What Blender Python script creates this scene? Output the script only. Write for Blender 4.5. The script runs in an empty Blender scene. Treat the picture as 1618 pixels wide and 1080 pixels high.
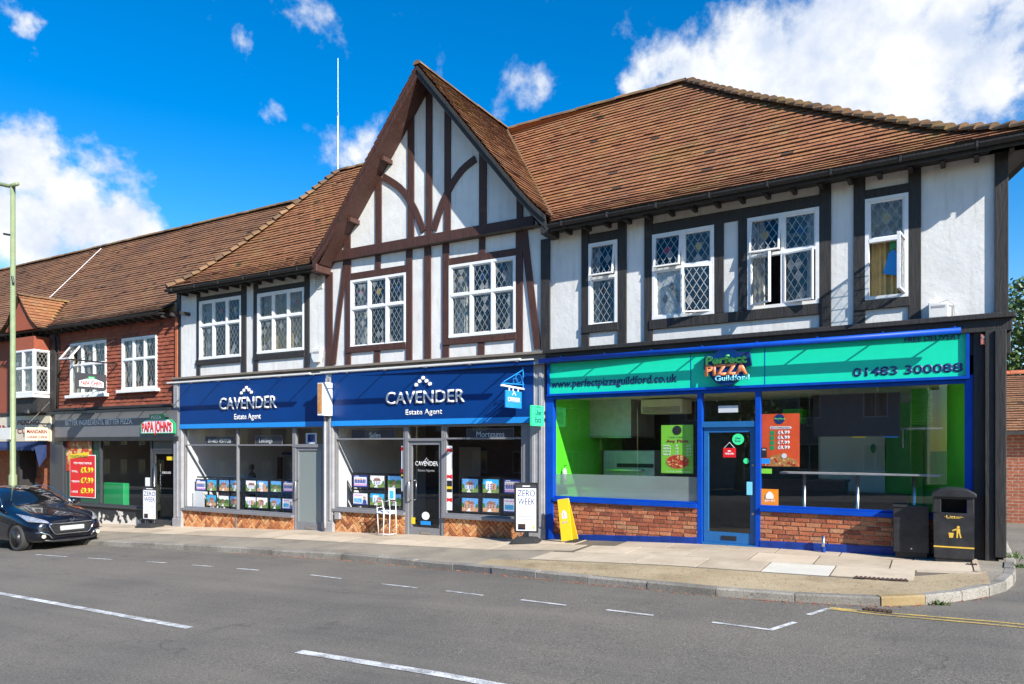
import bpy, bmesh, math, random
from mathutils import Vector, Matrix
R = math.radians
sc = bpy.context.scene
C = sc.collection

# ------------------------------------------------------------------ camera, sky, sun, exposure
CAMP = (6.703, -13.0, 1.9)
FPX, HOR, PCX = 1150.0, 702.0, 809.0
TH_B = math.atan(667/1150.0)
TH_A = math.atan(752/1150.0)
ROT = TH_A - TH_B
cam = bpy.data.cameras.new('camera'); camo = bpy.data.objects.new('camera', cam); C.objects.link(camo)
camo.location = CAMP; camo.rotation_euler = (R(90), 0, TH_B)
cam.sensor_fit = 'HORIZONTAL'; cam.sensor_width = 36; cam.lens = 36*FPX/1618
cam.shift_y = 162/1618; cam.clip_end = 3000; cam.clip_start = .05
sc.camera = camo
SUN = Vector((1.46, -.66, 1.0)).normalized()          # towards the sun
SUN_EL = math.asin(SUN.z); SUN_AZ = math.atan2(SUN.x, SUN.y)
sl = bpy.data.lights.new('sun', 'SUN'); sl.energy = 4.8; sl.angle = R(.5); sl.color = (1, .955, .88)
slo = bpy.data.objects.new('sun', sl); C.objects.link(slo); slo.location = (30, -15, 30)
slo.rotation_euler = (-SUN).to_track_quat('-Z', 'Y').to_euler()
sc.view_settings.view_transform = 'Standard'; sc.view_settings.look = 'None'
sc.view_settings.exposure = 0.88; sc.view_settings.gamma = 1
sc.cycles.use_denoising = True
sc.cycles.max_bounces = 8; sc.cycles.transparent_max_bounces = 16
sc.cycles.caustics_reflective = False; sc.cycles.caustics_refractive = False
sc.cycles.sample_clamp_indirect = 6

def px_dir(px, py):
    u = (px-PCX)/FPX; v = (HOR-py)/FPX
    s, c = math.sin(TH_B), math.cos(TH_B)
    return Vector((-s+u*c, c+u*s, v))

world = bpy.data.worlds.new('World'); sc.world = world; world.use_nodes = True
def build_world():
    nt = world.node_tree; N = nt.nodes; L = nt.links; N.clear()
    out = N.new('ShaderNodeOutputWorld'); bg = N.new('ShaderNodeBackground')
    L.new(bg.outputs[0], out.inputs[0])
    sky = N.new('ShaderNodeTexSky'); sky.sky_type = 'NISHITA'; sky.sun_disc = False
    sky.sun_elevation = SUN_EL; sky.sun_rotation = SUN_AZ
    sky.air_density = 1.0; sky.dust_density = .25; sky.ozone_density = 2.2
    hs = N.new('ShaderNodeHueSaturation'); hs.inputs['Saturation'].default_value = 1.52; hs.inputs['Hue'].default_value = .504; hs.inputs['Value'].default_value = 1.0
    L.new(sky.outputs[0], hs.inputs['Color'])
    tc = N.new('ShaderNodeTexCoord')
    def mth(op, a, b=None, c=None, clamp=False):
        n = N.new('ShaderNodeMath'); n.operation = op; n.use_clamp = clamp
        for i, x in enumerate((a, b, c)):
            if x is None: continue
            if isinstance(x, (int, float)): n.inputs[i].default_value = x
            else: L.new(x, n.inputs[i])
        return n.outputs[0]
    def noise(scale, detail=6, rough=.55, dist=0.0):
        n = N.new('ShaderNodeTexNoise'); n.inputs['Scale'].default_value = scale; n.inputs['Detail'].default_value = detail
        n.inputs['Roughness'].default_value = rough; n.inputs['Distortion'].default_value = dist
        L.new(tc.outputs['Generated'], n.inputs['Vector']); return n.outputs['Fac']
    # cumulus banks: soft balls of directions, broken up by noise
    blobs = [(1085,130,95,1),(1190,125,150,1.1),(1330,95,180,1.1),(1440,95,190,1.1),(1545,120,130,1),(1500,20,130,1),(1600,30,110,.8),(1420,175,150,1.1),(1260,180,120,1),(1015,145,45,.7),
             (50,255,92,.95),(110,335,118,1),(30,350,130,1),(200,355,75,.75),(35,20,50,.8),(500,40,85,.62),(372,77,45,.5),(190,258,75,.66),(430,180,48,.52),(548,215,85,.58),(525,170,50,.4),(810,145,80,.5),(850,140,50,.42),(60,90,40,.42),
             (1750,60,170,1),(1850,150,150,1),(-120,300,170,1),(-260,180,120,1),(900,-260,150,.9),(300,-350,170,.9),(1500,-300,190,.9)]
    wn = N.new('ShaderNodeTexNoise'); wn.inputs['Scale'].default_value = 11; wn.inputs['Detail'].default_value = 5; wn.inputs['Roughness'].default_value = .6; L.new(tc.outputs['Generated'], wn.inputs['Vector'])
    w0 = N.new('ShaderNodeVectorMath'); w0.operation = 'SUBTRACT'; L.new(wn.outputs['Color'], w0.inputs[0]); w0.inputs[1].default_value = (.5, .5, .5)
    w1 = N.new('ShaderNodeVectorMath'); w1.operation = 'MULTIPLY_ADD'; L.new(w0.outputs[0], w1.inputs[0]); w1.inputs[1].default_value = (.11, .11, .07); L.new(tc.outputs['Generated'], w1.inputs[2])
    m = None
    for (x, y, r, w) in blobs:
        c = px_dir(x, y).normalized(); rr = r/FPX*abs(1/px_dir(x, y).length)*1.12
        sb = N.new('ShaderNodeVectorMath'); sb.operation = 'DISTANCE'
        L.new(w1.outputs[0], sb.inputs[0]); sb.inputs[1].default_value = c
        q = mth('MULTIPLY_ADD', sb.outputs['Value'], -w/rr, w, clamp=True)
        m = q if m is None else mth('SMOOTH_MAX', m, q, .12)
    # clouds elsewhere (seen only in reflections and as light)
    n1 = noise(9, 9, .6, .4); n2 = noise(26, 7, .6)
    dens = mth('ADD', mth('MULTIPLY', m, 1.15), mth('MULTIPLY_ADD', n1, 1.25, -.80))
    dens = mth('ADD', dens, mth('MULTIPLY_ADD', n2, .70, -.35))
    mr = N.new('ShaderNodeMapRange'); mr.interpolation_type = 'SMOOTHSTEP'; mr.clamp = True
    L.new(dens, mr.inputs[0]); mr.inputs[1].default_value = .12; mr.inputs[2].default_value = .58
    fac = mth('MULTIPLY', mr.outputs[0], mth('GREATER_THAN', m, .001))
    sep = N.new('ShaderNodeSeparateXYZ'); L.new(tc.outputs['Generated'], sep.inputs[0])
    sh = N.new('ShaderNodeMapRange'); sh.clamp = True
    L.new(mth('ADD', mth('MULTIPLY', n2, .5), mth('MULTIPLY', noise(14, 5, .5), .6)), sh.inputs[0]); sh.inputs[1].default_value = .42; sh.inputs[2].default_value = .64
    cc = N.new('ShaderNodeMix'); cc.data_type = 'RGBA'
    L.new(sh.outputs[0], cc.inputs['Factor']); cc.inputs['A'].default_value = (3.3, 3.75, 4.6, 1); cc.inputs['B'].default_value = (5.0, 5.1, 5.2, 1)
    mx = N.new('ShaderNodeMix'); mx.data_type = 'RGBA'
    L.new(fac, mx.inputs['Factor']); L.new(hs.outputs[0], mx.inputs['A']); L.new(cc.outputs['Result'], mx.inputs['B'])
    L.new(mx.outputs['Result'], bg.inputs['Color']); bg.inputs['Strength'].default_value = .112
build_world()

# ------------------------------------------------------------------ frames: A = right-hand shop front (turned 3 degrees), B = the rest
def frame(ang): return (Vector((math.cos(ang), math.sin(ang), 0)), Vector((-math.sin(ang), math.cos(ang), 0)))
FA, FB = frame(-ROT), frame(0.0)
def W(F, s, d, z): return F[0]*s + F[1]*d + Vector((0, 0, z))
def SZ(F, px, py, d=0.0):
    """photo point -> (along, height) on the vertical plane lying d behind the shop front"""
    r = px_dir(px, py); o = Vector(CAMP)
    k = (d-o.dot(F[1]))/r.dot(F[1]); p = o+r*k
    return p.dot(F[0]), p.z
def S(F, px, d=0.0): return SZ(F, px, HOR, d)[0]
def RC(F, x0, y0, x1, y1, d=0.0):
    a = SZ(F, x0, y0, d); b = SZ(F, x1, y1, d); return a[0], b[0], b[1], a[1]
GP = [(-60,-2.05),(-11.4,-.38),(-6,-.19),(-.6,-.04),(1,.06),(3.2,.15),(6.2,.2),(7.3,.25),(9,.27),(60,.5)]
def g(x):
    for (a, b), (c, d) in zip(GP, GP[1:]):
        if x <= c: return b+(d-b)*(x-a)/(c-a)
    return GP[-1][1]
def pave(x, y): return g(x)+.02*y
def road(x, y): return g(x)-.17

# ------------------------------------------------------------------ mesh collector
class MB:
    def __init__(s): s.v = []; s.f = []; s.m = []; s.r = []
    def poly(s, pts, m=0, r=.5):
        i = len(s.v); s.v += [Vector(p) for p in pts]; s.f.append(list(range(i, i+len(pts)))); s.m.append(m); s.r.append(r)
    def box8(s, p, m=0, r=.5):
        i = len(s.v); s.v += [Vector(q) for q in p]
        for q in ((0,1,2,3),(4,7,6,5),(0,4,5,1),(1,5,6,2),(2,6,7,3),(3,7,4,0)):
            s.f.append([i+k for k in q]); s.m.append(m); s.r.append(r)
    def box(s, F, s0, s1, d0, d1, z0, z1, m=0, r=.5):
        s.box8([W(F,s0,d0,z0),W(F,s1,d0,z0),W(F,s1,d0,z1),W(F,s0,d0,z1),W(F,s0,d1,z0),W(F,s1,d1,z0),W(F,s1,d1,z1),W(F,s0,d1,z1)], m, r); return s
    def prism(s, F, pts, d0, d1, m=0, r=.5, back=True):
        """polygon in the (along, height) plane extruded from d0 (street side) to d1"""
        s.poly([W(F,a,d0,b) for a, b in pts], m, r)
        if back: s.poly([W(F,a,d1,b) for a, b in reversed(pts)], m, r)
        n = len(pts)
        for i in range(n):
            a, b = pts[i], pts[(i+1)%n]
            s.poly([W(F,a[0],d0,a[1]),W(F,a[0],d1,a[1]),W(F,b[0],d1,b[1]),W(F,b[0],d0,b[1])], m, r)
        return s
    def cprism(s, F, pts, d0, d1, m=0, r=.5):
        """non-convex prism through a strip: pts = [(left,right) pairs]"""
        for (a, b), (c, d) in zip(pts, pts[1:]):
            s.prism(F, [a, b, d, c], d0, d1, m, r)
        return s
    def slab(s, pts, z0, z1, m=0, r=.5):
        """plan polygon [(x,y)] with z functions or numbers"""
        f0 = z0 if callable(z0) else (lambda x, y: z0); f1 = z1 if callable(z1) else (lambda x, y: z1)
        s.poly([(x, y, f1(x, y)) for x, y in pts], m, r); n = len(pts)
        s.poly([(x, y, f0(x, y)) for x, y in reversed(pts)], m, r)
        for i in range(n):
            a, b = pts[i], pts[(i+1)%n]
            s.poly([(*a, f0(*a)), (*b, f0(*b)), (*b, f1(*b)), (*a, f1(*a))], m, r)
        return s
    def tube(s, pts, rad, n=8, m=0, r=.5, cap=True):
        pts = [Vector(p) for p in pts]; rads = rad if isinstance(rad, (list, tuple)) else [rad]*len(pts)
        rings = []
        for i, p in enumerate(pts):
            t = (pts[min(i+1, len(pts)-1)]-pts[max(i-1, 0)]).normalized()
            a = t.cross(Vector((0,0,1)) if abs(t.z) < .9 else Vector((1,0,0))).normalized(); b = t.cross(a)
            base = len(s.v)
            s.v += [p+(a*math.cos(2*math.pi*k/n)+b*math.sin(2*math.pi*k/n))*rads[i] for k in range(n)]
            rings.append(base)
        for a, b in zip(rings, rings[1:]):
            for k in range(n):
                s.f.append([a+k, a+(k+1)%n, b+(k+1)%n, b+k]); s.m.append(m); s.r.append(r)
        if cap:
            for b in (rings[0], rings[-1]):
                s.f.append([b+k for k in range(n)]); s.m.append(m); s.r.append(r)
        return s
    def disc(s, F, cs, cz, rad, d0, d1, m=0, n=28, rz=None, r=.5):
        rz = rz or rad
        return s.prism(F, [(cs+rad*math.cos(2*math.pi*k/n), cz+rz*math.sin(2*math.pi*k/n)) for k in range(n)], d0, d1, m, r)
    def lathe(s, c, prof, n=16, m=0, r=.5, axis=None):
        c = Vector(c); rings = []
        for (rad, z) in prof:
            b = len(s.v); rings.append(b)
            for k in range(n):
                a = 2*math.pi*k/n; q = Vector((rad*math.cos(a), rad*math.sin(a), z))
                if axis is not None: q = axis @ q
                s.v.append(c+q)
        for a, b in zip(rings, rings[1:]):
            for k in range(n):
                s.f.append([a+k, a+(k+1)%n, b+(k+1)%n, b+k]); s.m.append(m); s.r.append(r)
        s.f.append([rings[0]+k for k in range(n)]); s.m.append(m); s.r.append(r)
        s.f.append([rings[-1]+k for k in range(n)]); s.m.append(m); s.r.append(r)
        return s
    def build(s, name, mats, parent=None, smooth=False, bevel=0, origin=None):
        if not s.v: return None
        mats = mats if isinstance(mats, (list, tuple)) else [mats]
        if origin is None:
            lo = Vector([min(p[i] for p in s.v) for i in range(3)]); hi = Vector([max(p[i] for p in s.v) for i in range(3)])
            origin = Vector(((lo.x+hi.x)/2, (lo.y+hi.y)/2, lo.z))
        origin = Vector(origin)
        me = bpy.data.meshes.new(name)
        me.from_pydata([tuple(p-origin) for p in s.v], [], s.f)
        for m in mats: me.materials.append(m)
        me.polygons.foreach_set('material_index', s.m)
        at = me.attributes.new('rnd', 'FLOAT', 'FACE'); at.data.foreach_set('value', s.r)
        if smooth: me.polygons.foreach_set('use_smooth', [True]*len(s.f))
        bm = bmesh.new(); bm.from_mesh(me)
        if bevel or smooth: bmesh.ops.remove_doubles(bm, verts=bm.verts, dist=1e-5)
        bmesh.ops.recalc_face_normals(bm, faces=bm.faces); bm.to_mesh(me); bm.free()
        o = bpy.data.objects.new(name, me); C.objects.link(o)
        attach(o, parent, origin)
        if bevel:
            b = o.modifiers.new('edge', 'BEVEL'); b.width = bevel; b.segments = 2; b.limit_method = 'ANGLE'; b.angle_limit = R(40)
        return o
WORLDPOS = {}
def attach(o, parent, origin):
    WORLDPOS[o.name] = Vector(origin)
    if parent is not None:
        o.parent = parent; o.location = Vector(origin)-WORLDPOS[parent.name]
    else: o.location = origin
def tag(o, label=None, cat=None, group=None, kind=None):
    if label: o['label'] = label
    if cat: o['category'] = cat
    if group: o['group'] = group
    if kind: o['kind'] = kind
    return o
def thing(name, loc, label, cat, group=None):
    o = bpy.data.objects.new(name, None); C.objects.link(o); o.empty_display_size = .2
    attach(o, None, Vector(loc)); return tag(o, label, cat, group)

# ------------------------------------------------------------------ lettering
def _curve_mesh(body, bold, ext):
    cu = bpy.data.curves.new('lettering', 'FONT'); cu.body = body; cu.size = 1; cu.offset = bold; cu.extrude = 0; cu.resolution_u = 4
    o = bpy.data.objects.new('tmp', cu); C.objects.link(o)
    bpy.context.view_layer.update()
    dg = bpy.context.evaluated_depsgraph_get(); me = bpy.data.meshes.new_from_object(o.evaluated_get(dg))
    bpy.data.objects.remove(o); bpy.data.curves.remove(cu)
    if ext:
        bm = bmesh.new(); bm.from_mesh(me)
        q = bmesh.ops.extrude_face_region(bm, geom=bm.faces[:])
        bmesh.ops.translate(bm, vec=(0,0,1), verts=[e for e in q['geom'] if isinstance(e, bmesh.types.BMVert)])
        bm.to_mesh(me); bm.free()
    return me
_cap = None
def text(F, body, s0, s1, z, cap, d, mat, parent, name='lettering', bold=.0, ext=.006, side=None, arc=0.0, shear=0.0, squash=None):
    """letters from s0 to s1 on baseline z; side = along-position for letters on a face looking down the street (s0,s1 are then depths)"""
    global _cap
    if _cap is None:
        h = _curve_mesh('H', 0, 0); _cap = max(v.co.y for v in h.vertices); bpy.data.meshes.remove(h)
    me = _curve_mesh(body, bold, ext)
    xs = [v.co.x for v in me.vertices]; x0, x1 = min(xs), max(xs)
    kx = (s1-s0)/(x1-x0); ky = cap/_cap
    o = bpy.data.objects.new(name, me); C.objects.link(o)
    pts = []
    for v in me.vertices:
        a = s0+(v.co.x-x0)*kx+shear*v.co.y*ky; t = (v.co.x-x0)/(x1-x0)*2-1
        b = z+v.co.y*ky*(1+(squash or 0)*(1-t*t))+arc*(1-t*t); e = v.co.z*ext
        pts.append(W(F, a, d-e, b) if side is None else W(F, side+e, a, b))
    lo = Vector([min(p[i] for p in pts) for i in range(3)]); hi = Vector([max(p[i] for p in pts) for i in range(3)])
    og = Vector(((lo.x+hi.x)/2, (lo.y+hi.y)/2, lo.z))
    for v, p in zip(me.vertices, pts): v.co = p-og
    me.materials.clear(); me.materials.append(mat)
    attach(o, parent, og)
    return o
# ------------------------------------------------------------------ materials
MATS = {}
class NG:
    def __init__(s, name):
        s.mat = bpy.data.materials.new(name); s.mat.use_nodes = True; s.t = s.mat.node_tree; s.N = s.t.nodes; s.L = s.t.links
        s.b = s.N['Principled BSDF']; s._tc = None; MATS[name] = s.mat
    def n(s, ty, **kw):
        q = s.N.new(ty)
        for k, v in kw.items():
            if hasattr(q, k): setattr(q, k, v)
            else: s.put(q, k.replace('_', ' '), v)
        return q
    def put(s, q, k, v):
        i = q.inputs[k]
        if hasattr(v, 'is_output'): s.L.new(v, i)
        else: i.default_value = v
    def co(s, scale=(1,1,1), swap=False, rot=None, space='Object'):
        if s._tc is None: s._tc = s.N.new('ShaderNodeTexCoord')
        v = s._tc.outputs[space]
        if space == 'World': pass
        if swap:
            sp = s.n('ShaderNodeSeparateXYZ'); s.L.new(v, sp.inputs[0]); cb = s.n('ShaderNodeCombineXYZ')
            s.L.new(sp.outputs[0], cb.inputs[0]); s.L.new(sp.outputs[2], cb.inputs[1]); s.L.new(sp.outputs[1], cb.inputs[2]); v = cb.outputs[0]
        mp = s.n('ShaderNodeMapping'); s.L.new(v, mp.inputs['Vector']); mp.inputs['Scale'].default_value = scale
        if rot: mp.inputs['Rotation'].default_value = rot
        return mp.outputs[0]
    def wco(s, scale=(1,1,1)):
        ge = s.n('ShaderNodeNewGeometry'); mp = s.n('ShaderNodeMapping'); s.L.new(ge.outputs['Position'], mp.inputs['Vector']); mp.inputs['Scale'].default_value = scale
        return mp.outputs[0]
    def noise(s, vec, scale, detail=4, rough=.55, dist=0.):
        q = s.n('ShaderNodeTexNoise'); s.L.new(vec, q.inputs['Vector']); q.inputs['Scale'].default_value = scale; q.inputs['Detail'].default_value = detail
        q.inputs['Roughness'].default_value = rough; q.inputs['Distortion'].default_value = dist; return q.outputs['Fac']
    def ramp(s, fac, stops, interp='LINEAR'):
        q = s.n('ShaderNodeValToRGB'); s.L.new(fac, q.inputs[0]); q.color_ramp.interpolation = interp
        e = q.color_ramp.elements
        while len(e) < len(stops): e.new(.5)
        for k, (p, c) in zip(e, stops):
            k.position = p; k.color = (*c, 1) if len(c) == 3 else c
        return q.outputs[0]
    def mix(s, fac, a, b, mode='MIX'):
        q = s.n('ShaderNodeMix', data_type='RGBA', blend_type=mode)
        for k, v in (('Factor', fac), ('A', a), ('B', b)):
            if isinstance(v, tuple) and len(v) == 3: v = (*v, 1)
            if k == 'Factor':
                if hasattr(v, 'is_output'): s.L.new(v, q.inputs[0])
                else: q.inputs[0].default_value = v
            else:
                i = [x for x in q.inputs if x.name == k and x.type == 'RGBA'][0]
                if hasattr(v, 'is_output'): s.L.new(v, i)
                else: i.default_value = v
        return [x for x in q.outputs if x.type == 'RGBA'][0]
    def math(s, op, a, b=0., clamp=False):
        q = s.n('ShaderNodeMath', operation=op, use_clamp=clamp)
        for i, x in enumerate((a, b)):
            if hasattr(x, 'is_output'): s.L.new(x, q.inputs[i])
            else: q.inputs[i].default_value = x
        return q.outputs[0]
    def rnd(s):
        q = s.n('ShaderNodeAttribute', attribute_name='rnd'); return q.outputs['Fac']
    def bump(s, h, strength=.3, dist=.01):
        q = s.n('ShaderNodeBump'); s.L.new(h, q.inputs['Height']); q.inputs['Strength'].default_value = strength; q.inputs['Distance'].default_value = dist
        s.L.new(q.outputs[0], s.b.inputs['Normal'])
    def col(s, c):
        if hasattr(c, 'is_output'): s.L.new(c, s.b.inputs['Base Color'])
        else: s.b.inputs['Base Color'].default_value = (*c, 1)
    def rough(s, r):
        if hasattr(r, 'is_output'): s.L.new(r, s.b.inputs['Roughness'])
        else: s.b.inputs['Roughness'].default_value = r
def paint(name, c, rough=.45, metal=0., var=.12, bump=.0, coat=0., spec=.5, scale=6):
    q = NG(name); v = q.co()
    n = q.noise(v, scale, 5, .6)
    hi = tuple(min(1, x*(1+var)) for x in c); lo = tuple(x*(1-var) for x in c)
    q.col(q.ramp(n, [(.3, lo), (.7, hi)])); q.rough(rough); q.b.inputs['Metallic'].default_value = metal
    q.b.inputs['Specular IOR Level'].default_value = spec
    if coat: q.b.inputs['Coat Weight'].default_value = coat; q.b.inputs['Coat Roughness'].default_value = .04
    if bump: q.bump(q.noise(v, scale*9, 4), bump, .01)
    return q.mat
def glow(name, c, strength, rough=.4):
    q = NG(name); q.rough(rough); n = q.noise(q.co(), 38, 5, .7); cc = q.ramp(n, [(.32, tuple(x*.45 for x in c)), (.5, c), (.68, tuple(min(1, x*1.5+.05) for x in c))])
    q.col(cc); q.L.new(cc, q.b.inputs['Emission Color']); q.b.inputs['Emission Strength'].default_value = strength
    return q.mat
def glass(name, tint=(.9, .93, .92), wob=0., scale=8, frost=None, refl=1.0):
    q = NG(name); q.N.remove(q.b)
    out = [n for n in q.N if n.type == 'OUTPUT_MATERIAL'][0]
    tr = q.n('ShaderNodeBsdfTransparent'); tr.inputs[0].default_value = (*tint, 1)
    gl = q.n('ShaderNodeBsdfGlossy'); gl.inputs['Roughness'].default_value = .0 if not frost else .25; gl.inputs[0].default_value = (refl, refl, refl, 1)
    ge = q.n('ShaderNodeNewGeometry'); dt = q.n('ShaderNodeVectorMath', operation='DOT_PRODUCT'); q.L.new(ge.outputs['Normal'], dt.inputs[0]); q.L.new(ge.outputs['Incoming'], dt.inputs[1])
    fz = q.math('POWER', q.math('SUBTRACT', 1.0, q.math('ABSOLUTE', dt.outputs['Value']), True), 5.0)
    if wob:
        bp = q.n('ShaderNodeBump'); v = q.co(); q.L.new(q.noise(v, scale, 2), bp.inputs['Height']); bp.inputs['Strength'].default_value = wob; bp.inputs['Distance'].default_value = .02
        q.L.new(bp.outputs[0], gl.inputs['Normal'])
    base = tr.outputs[0]
    if frost:
        df = q.n('ShaderNodeBsdfDiffuse'); df.inputs[0].default_value = (*frost, 1)
        tl = q.n('ShaderNodeBsdfTranslucent'); tl.inputs[0].default_value = (*frost, 1)
        m0 = q.n('ShaderNodeMixShader'); m0.inputs[0].default_value = .5; q.L.new(df.outputs[0], m0.inputs[1]); q.L.new(tl.outputs[0], m0.inputs[2])
        m1 = q.n('ShaderNodeMixShader'); m1.inputs[0].default_value = .72; q.L.new(base, m1.inputs[1]); q.L.new(m0.outputs[0], m1.inputs[2]); base = m1.outputs[0]
    ms = q.n('ShaderNodeMixShader'); f2 = q.math('ADD', q.math('MULTIPLY', fz, .9), .075, True)
    q.L.new(f2, ms.inputs[0]); q.L.new(base, ms.inputs[1]); q.L.new(gl.outputs[0], ms.inputs[2]); q.L.new(ms.outputs[0], out.inputs[0])
    return q.mat

def m_plaster():
    q = NG('white_render'); v = q.wco()
    n = q.noise(v, 1.3, 6, .6); f = q.noise(v, 18, 6, .65)
    c = q.ramp(n, [(.3, (.64, .63, .60)), (.62, (.75, .74, .71))])
    st = q.noise(q.wco((6, 6, .7)), 1.6, 5, .6)
    c = q.mix(q.ramp(st, [(.52, (0,0,0)), (.75, (.55,.55,.55))]), c, (.50, .47, .41))
    q.col(c); q.rough(.9); q.bump(q.math('ADD', q.math('MULTIPLY', f, .5), q.math('MULTIPLY', q.noise(v, 4, 3), 1.2)), .36, .02); return q.mat
def m_timber(name, c, c2, peel=(.3,.24,.2)):
    q = NG(name); v = q.wco((14, 14, 1.6)); n = q.noise(v, 2.2, 6, .65, .3); w = q.noise(q.wco(), 2.3, 5, .6)
    col = q.ramp(n, [(.3, c), (.72, c2)])
    col = q.mix(q.ramp(w, [(.62, (0,0,0)), (.8, (.35,.35,.35))]), col, peel)
    q.col(col); q.rough(q.ramp(n, [(.2, (.55,)*3), (.8, (.8,)*3)])); q.bump(n, .5, .015); return q.mat
def m_tile(name, stops, moss=.5, dark=.5, mosscol=(.20, .15, .03)):
    q = NG(name); v = q.wco()
    c = q.ramp(q.rnd(), stops)
    big = q.noise(v, .55, 5, .6); c = q.mix(q.ramp(big, [(.35, (dark,)*3), (.6, (0,0,0))]), c, (.075, .045, .03))
    ms = q.noise(v, 1.1, 7, .7); fine = q.noise(v, 30, 5, .7)
    f = q.math('MULTIPLY', q.ramp(ms, [(.50, (0,0,0)), (.72, (moss,)*3)]), q.ramp(fine, [(.35, (.2,)*3), (.6, (1,)*3)]))
    c = q.mix(f, c, mosscol)
    li = q.noise(q.wco((1, 1, 1)), 7, 3, .5); c = q.mix(q.ramp(li, [(.73, (0,0,0)), (.76, (.75,)*3)]), c, (.50, .48, .42))
    c = q.mix(q.math('MULTIPLY', q.ramp(fine, [(.3, (.55,)*3), (.55, (0,)*3)]), .8), c, (.06, .035, .025))
    q.col(c); q.rough(.88); q.bump(fine, .5, .012); return q.mat
def m_brickrnd(name, stops, bump=.8):
    q = NG(name); v = q.wco(); fine = q.noise(v, 42, 5, .7); med = q.noise(v, 9, 4)
    c = q.ramp(q.rnd(), stops); c = q.mix(q.ramp(fine, [(.3, (.5,)*3), (.5, (0,)*3)]), c, (.10, .035, .02))
    c = q.mix(q.ramp(med, [(.55, (0,)*3), (.75, (.35,)*3)]), c, (.5, .33, .2))
    q.col(c); q.rough(.9); q.bump(q.math('ADD', fine, med), bump, .02); return q.mat
def m_brickwall(name, c1, c2, mortar, scale=1.0):
    q = NG(name); v = q.co((1,1,1), swap=True)
    b = q.n('ShaderNodeTexBrick'); q.L.new(v, b.inputs['Vector']); b.inputs['Scale'].default_value = scale
    b.inputs['Brick Width'].default_value = .225; b.inputs['Row Height'].default_value = .075; b.inputs['Mortar Size'].default_value = .009
    b.inputs['Color1'].default_value = (*c1, 1); b.inputs['Color2'].default_value = (*c2, 1); b.inputs['Mortar'].default_value = (*mortar, 1); b.inputs['Bias'].default_value = -.1
    n = q.noise(v, 14, 5, .65); c = q.mix(q.ramp(n, [(.35, (.55,)*3), (.6, (0,)*3)]), b.outputs[0], (.08, .03, .02))
    q.col(c); q.rough(.9); q.bump(q.math('SUBTRACT', q.math('MULTIPLY', n, .4), b.outputs['Fac']), .6, .01); return q.mat
def m_asphalt():
    q = NG('asphalt'); v = q.wco(); f = q.math('ADD', q.math('MULTIPLY', q.noise(v, 48, 2, .6), .5), q.math('MULTIPLY', q.noise(v, 115, 2, .6), .5)); sp = q.noise(v, 75, 1, .5); lg = q.noise(v, .45, 6, .6); st = q.noise(q.wco((.07, 1.5, 1)), .8, 6, .65)
    c = q.ramp(f, [(.33, (.052, .044, .036)), (.50, (.145, .128, .104)), (.67, (.27, .24, .195))])
    c = q.mix(q.ramp(lg, [(.36, (.55,)*3), (.58, (0,)*3)]), c, (.082, .076, .068))
    c = q.mix(q.ramp(st, [(.45, (0,)*3), (.68, (.55,)*3)]), c, (.20, .176, .14))
    c = q.mix(q.ramp(sp, [(.68, (0,)*3), (.76, (.7,)*3)]), c, (.50, .47, .41))
    ol = q.noise(v, 1.7, 3, .5); c = q.mix(q.ramp(ol, [(.70, (0,)*3), (.78, (.5,)*3)]), c, (.045, .043, .04))
    vo = q.n('ShaderNodeTexVoronoi', feature='DISTANCE_TO_EDGE'); dv = q.n('ShaderNodeVectorMath', operation='MULTIPLY_ADD'); nz = q.n('ShaderNodeTexNoise'); q.L.new(v, nz.inputs['Vector']); nz.inputs['Scale'].default_value = 2.2; q.L.new(nz.outputs['Color'], dv.inputs[0]); dv.inputs[1].default_value = (.9, .9, 0); q.L.new(v, dv.inputs[2]); q.L.new(dv.outputs[0], vo.inputs['Vector']); vo.inputs['Scale'].default_value = .33
    ck = q.math('MULTIPLY', q.ramp(vo.outputs['Distance'], [(.0025, (1,)*3), (.007, (0,)*3)]), q.ramp(q.noise(v, .8, 3), [(.5, (0,)*3), (.64, (.42,)*3)])); c = q.mix(ck, c, (.03, .028, .025))
    q.col(c); q.rough(.86); q.bump(f, .55, .012)
    return q.mat
def m_pave(name, lo, hi, grit=60, gcol=(.14, .12, .09), gamt=.4):
    q = NG(name); v = q.wco(); n = q.noise(v, 1.2, 6, .65); f = q.noise(v, grit, 5, .7); sp = q.noise(v, grit*3, 2)
    c = q.ramp(n, [(.3, lo), (.7, hi)])
    r = q.rnd(); c = q.mix(q.ramp(r, [(0, (.30,)*3), (.5, (0,)*3), (1, (0,)*3)]), c, tuple(x*.62 for x in lo)); c = q.mix(q.ramp(r, [(.5, (0,)*3), (1, (.4,)*3)]), c, tuple(min(1, x*1.25) for x in hi))
    c = q.mix(q.ramp(f, [(.36, (gamt,)*3), (.52, (0,)*3)]), c, gcol)
    c = q.mix(q.ramp(sp, [(.66, (0,)*3), (.75, (.5,)*3)]), c, tuple(min(1, x*1.4) for x in hi))
    gum = q.n('ShaderNodeTexVoronoi'); q.L.new(v, gum.inputs['Vector']); gum.inputs['Scale'].default_value = 3.1; c = q.mix(q.ramp(gum.outputs['Distance'], [(.045, (.55,)*3), (.07, (0,)*3)]), c, gcol)
    stn = q.noise(v, .9, 7, .7); c = q.mix(q.ramp(stn, [(.52, (0,)*3), (.66, (.4,)*3)]), c, tuple(x*.8 for x in gcol))
    b = q.noise(v, 2.6, 5, .6); c = q.mix(q.ramp(b, [(.62, (0,)*3), (.78, (.45,)*3)]), c, gcol)
    q.col(c); q.rough(.9); q.bump(f, .4, .01); return q.mat
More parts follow.
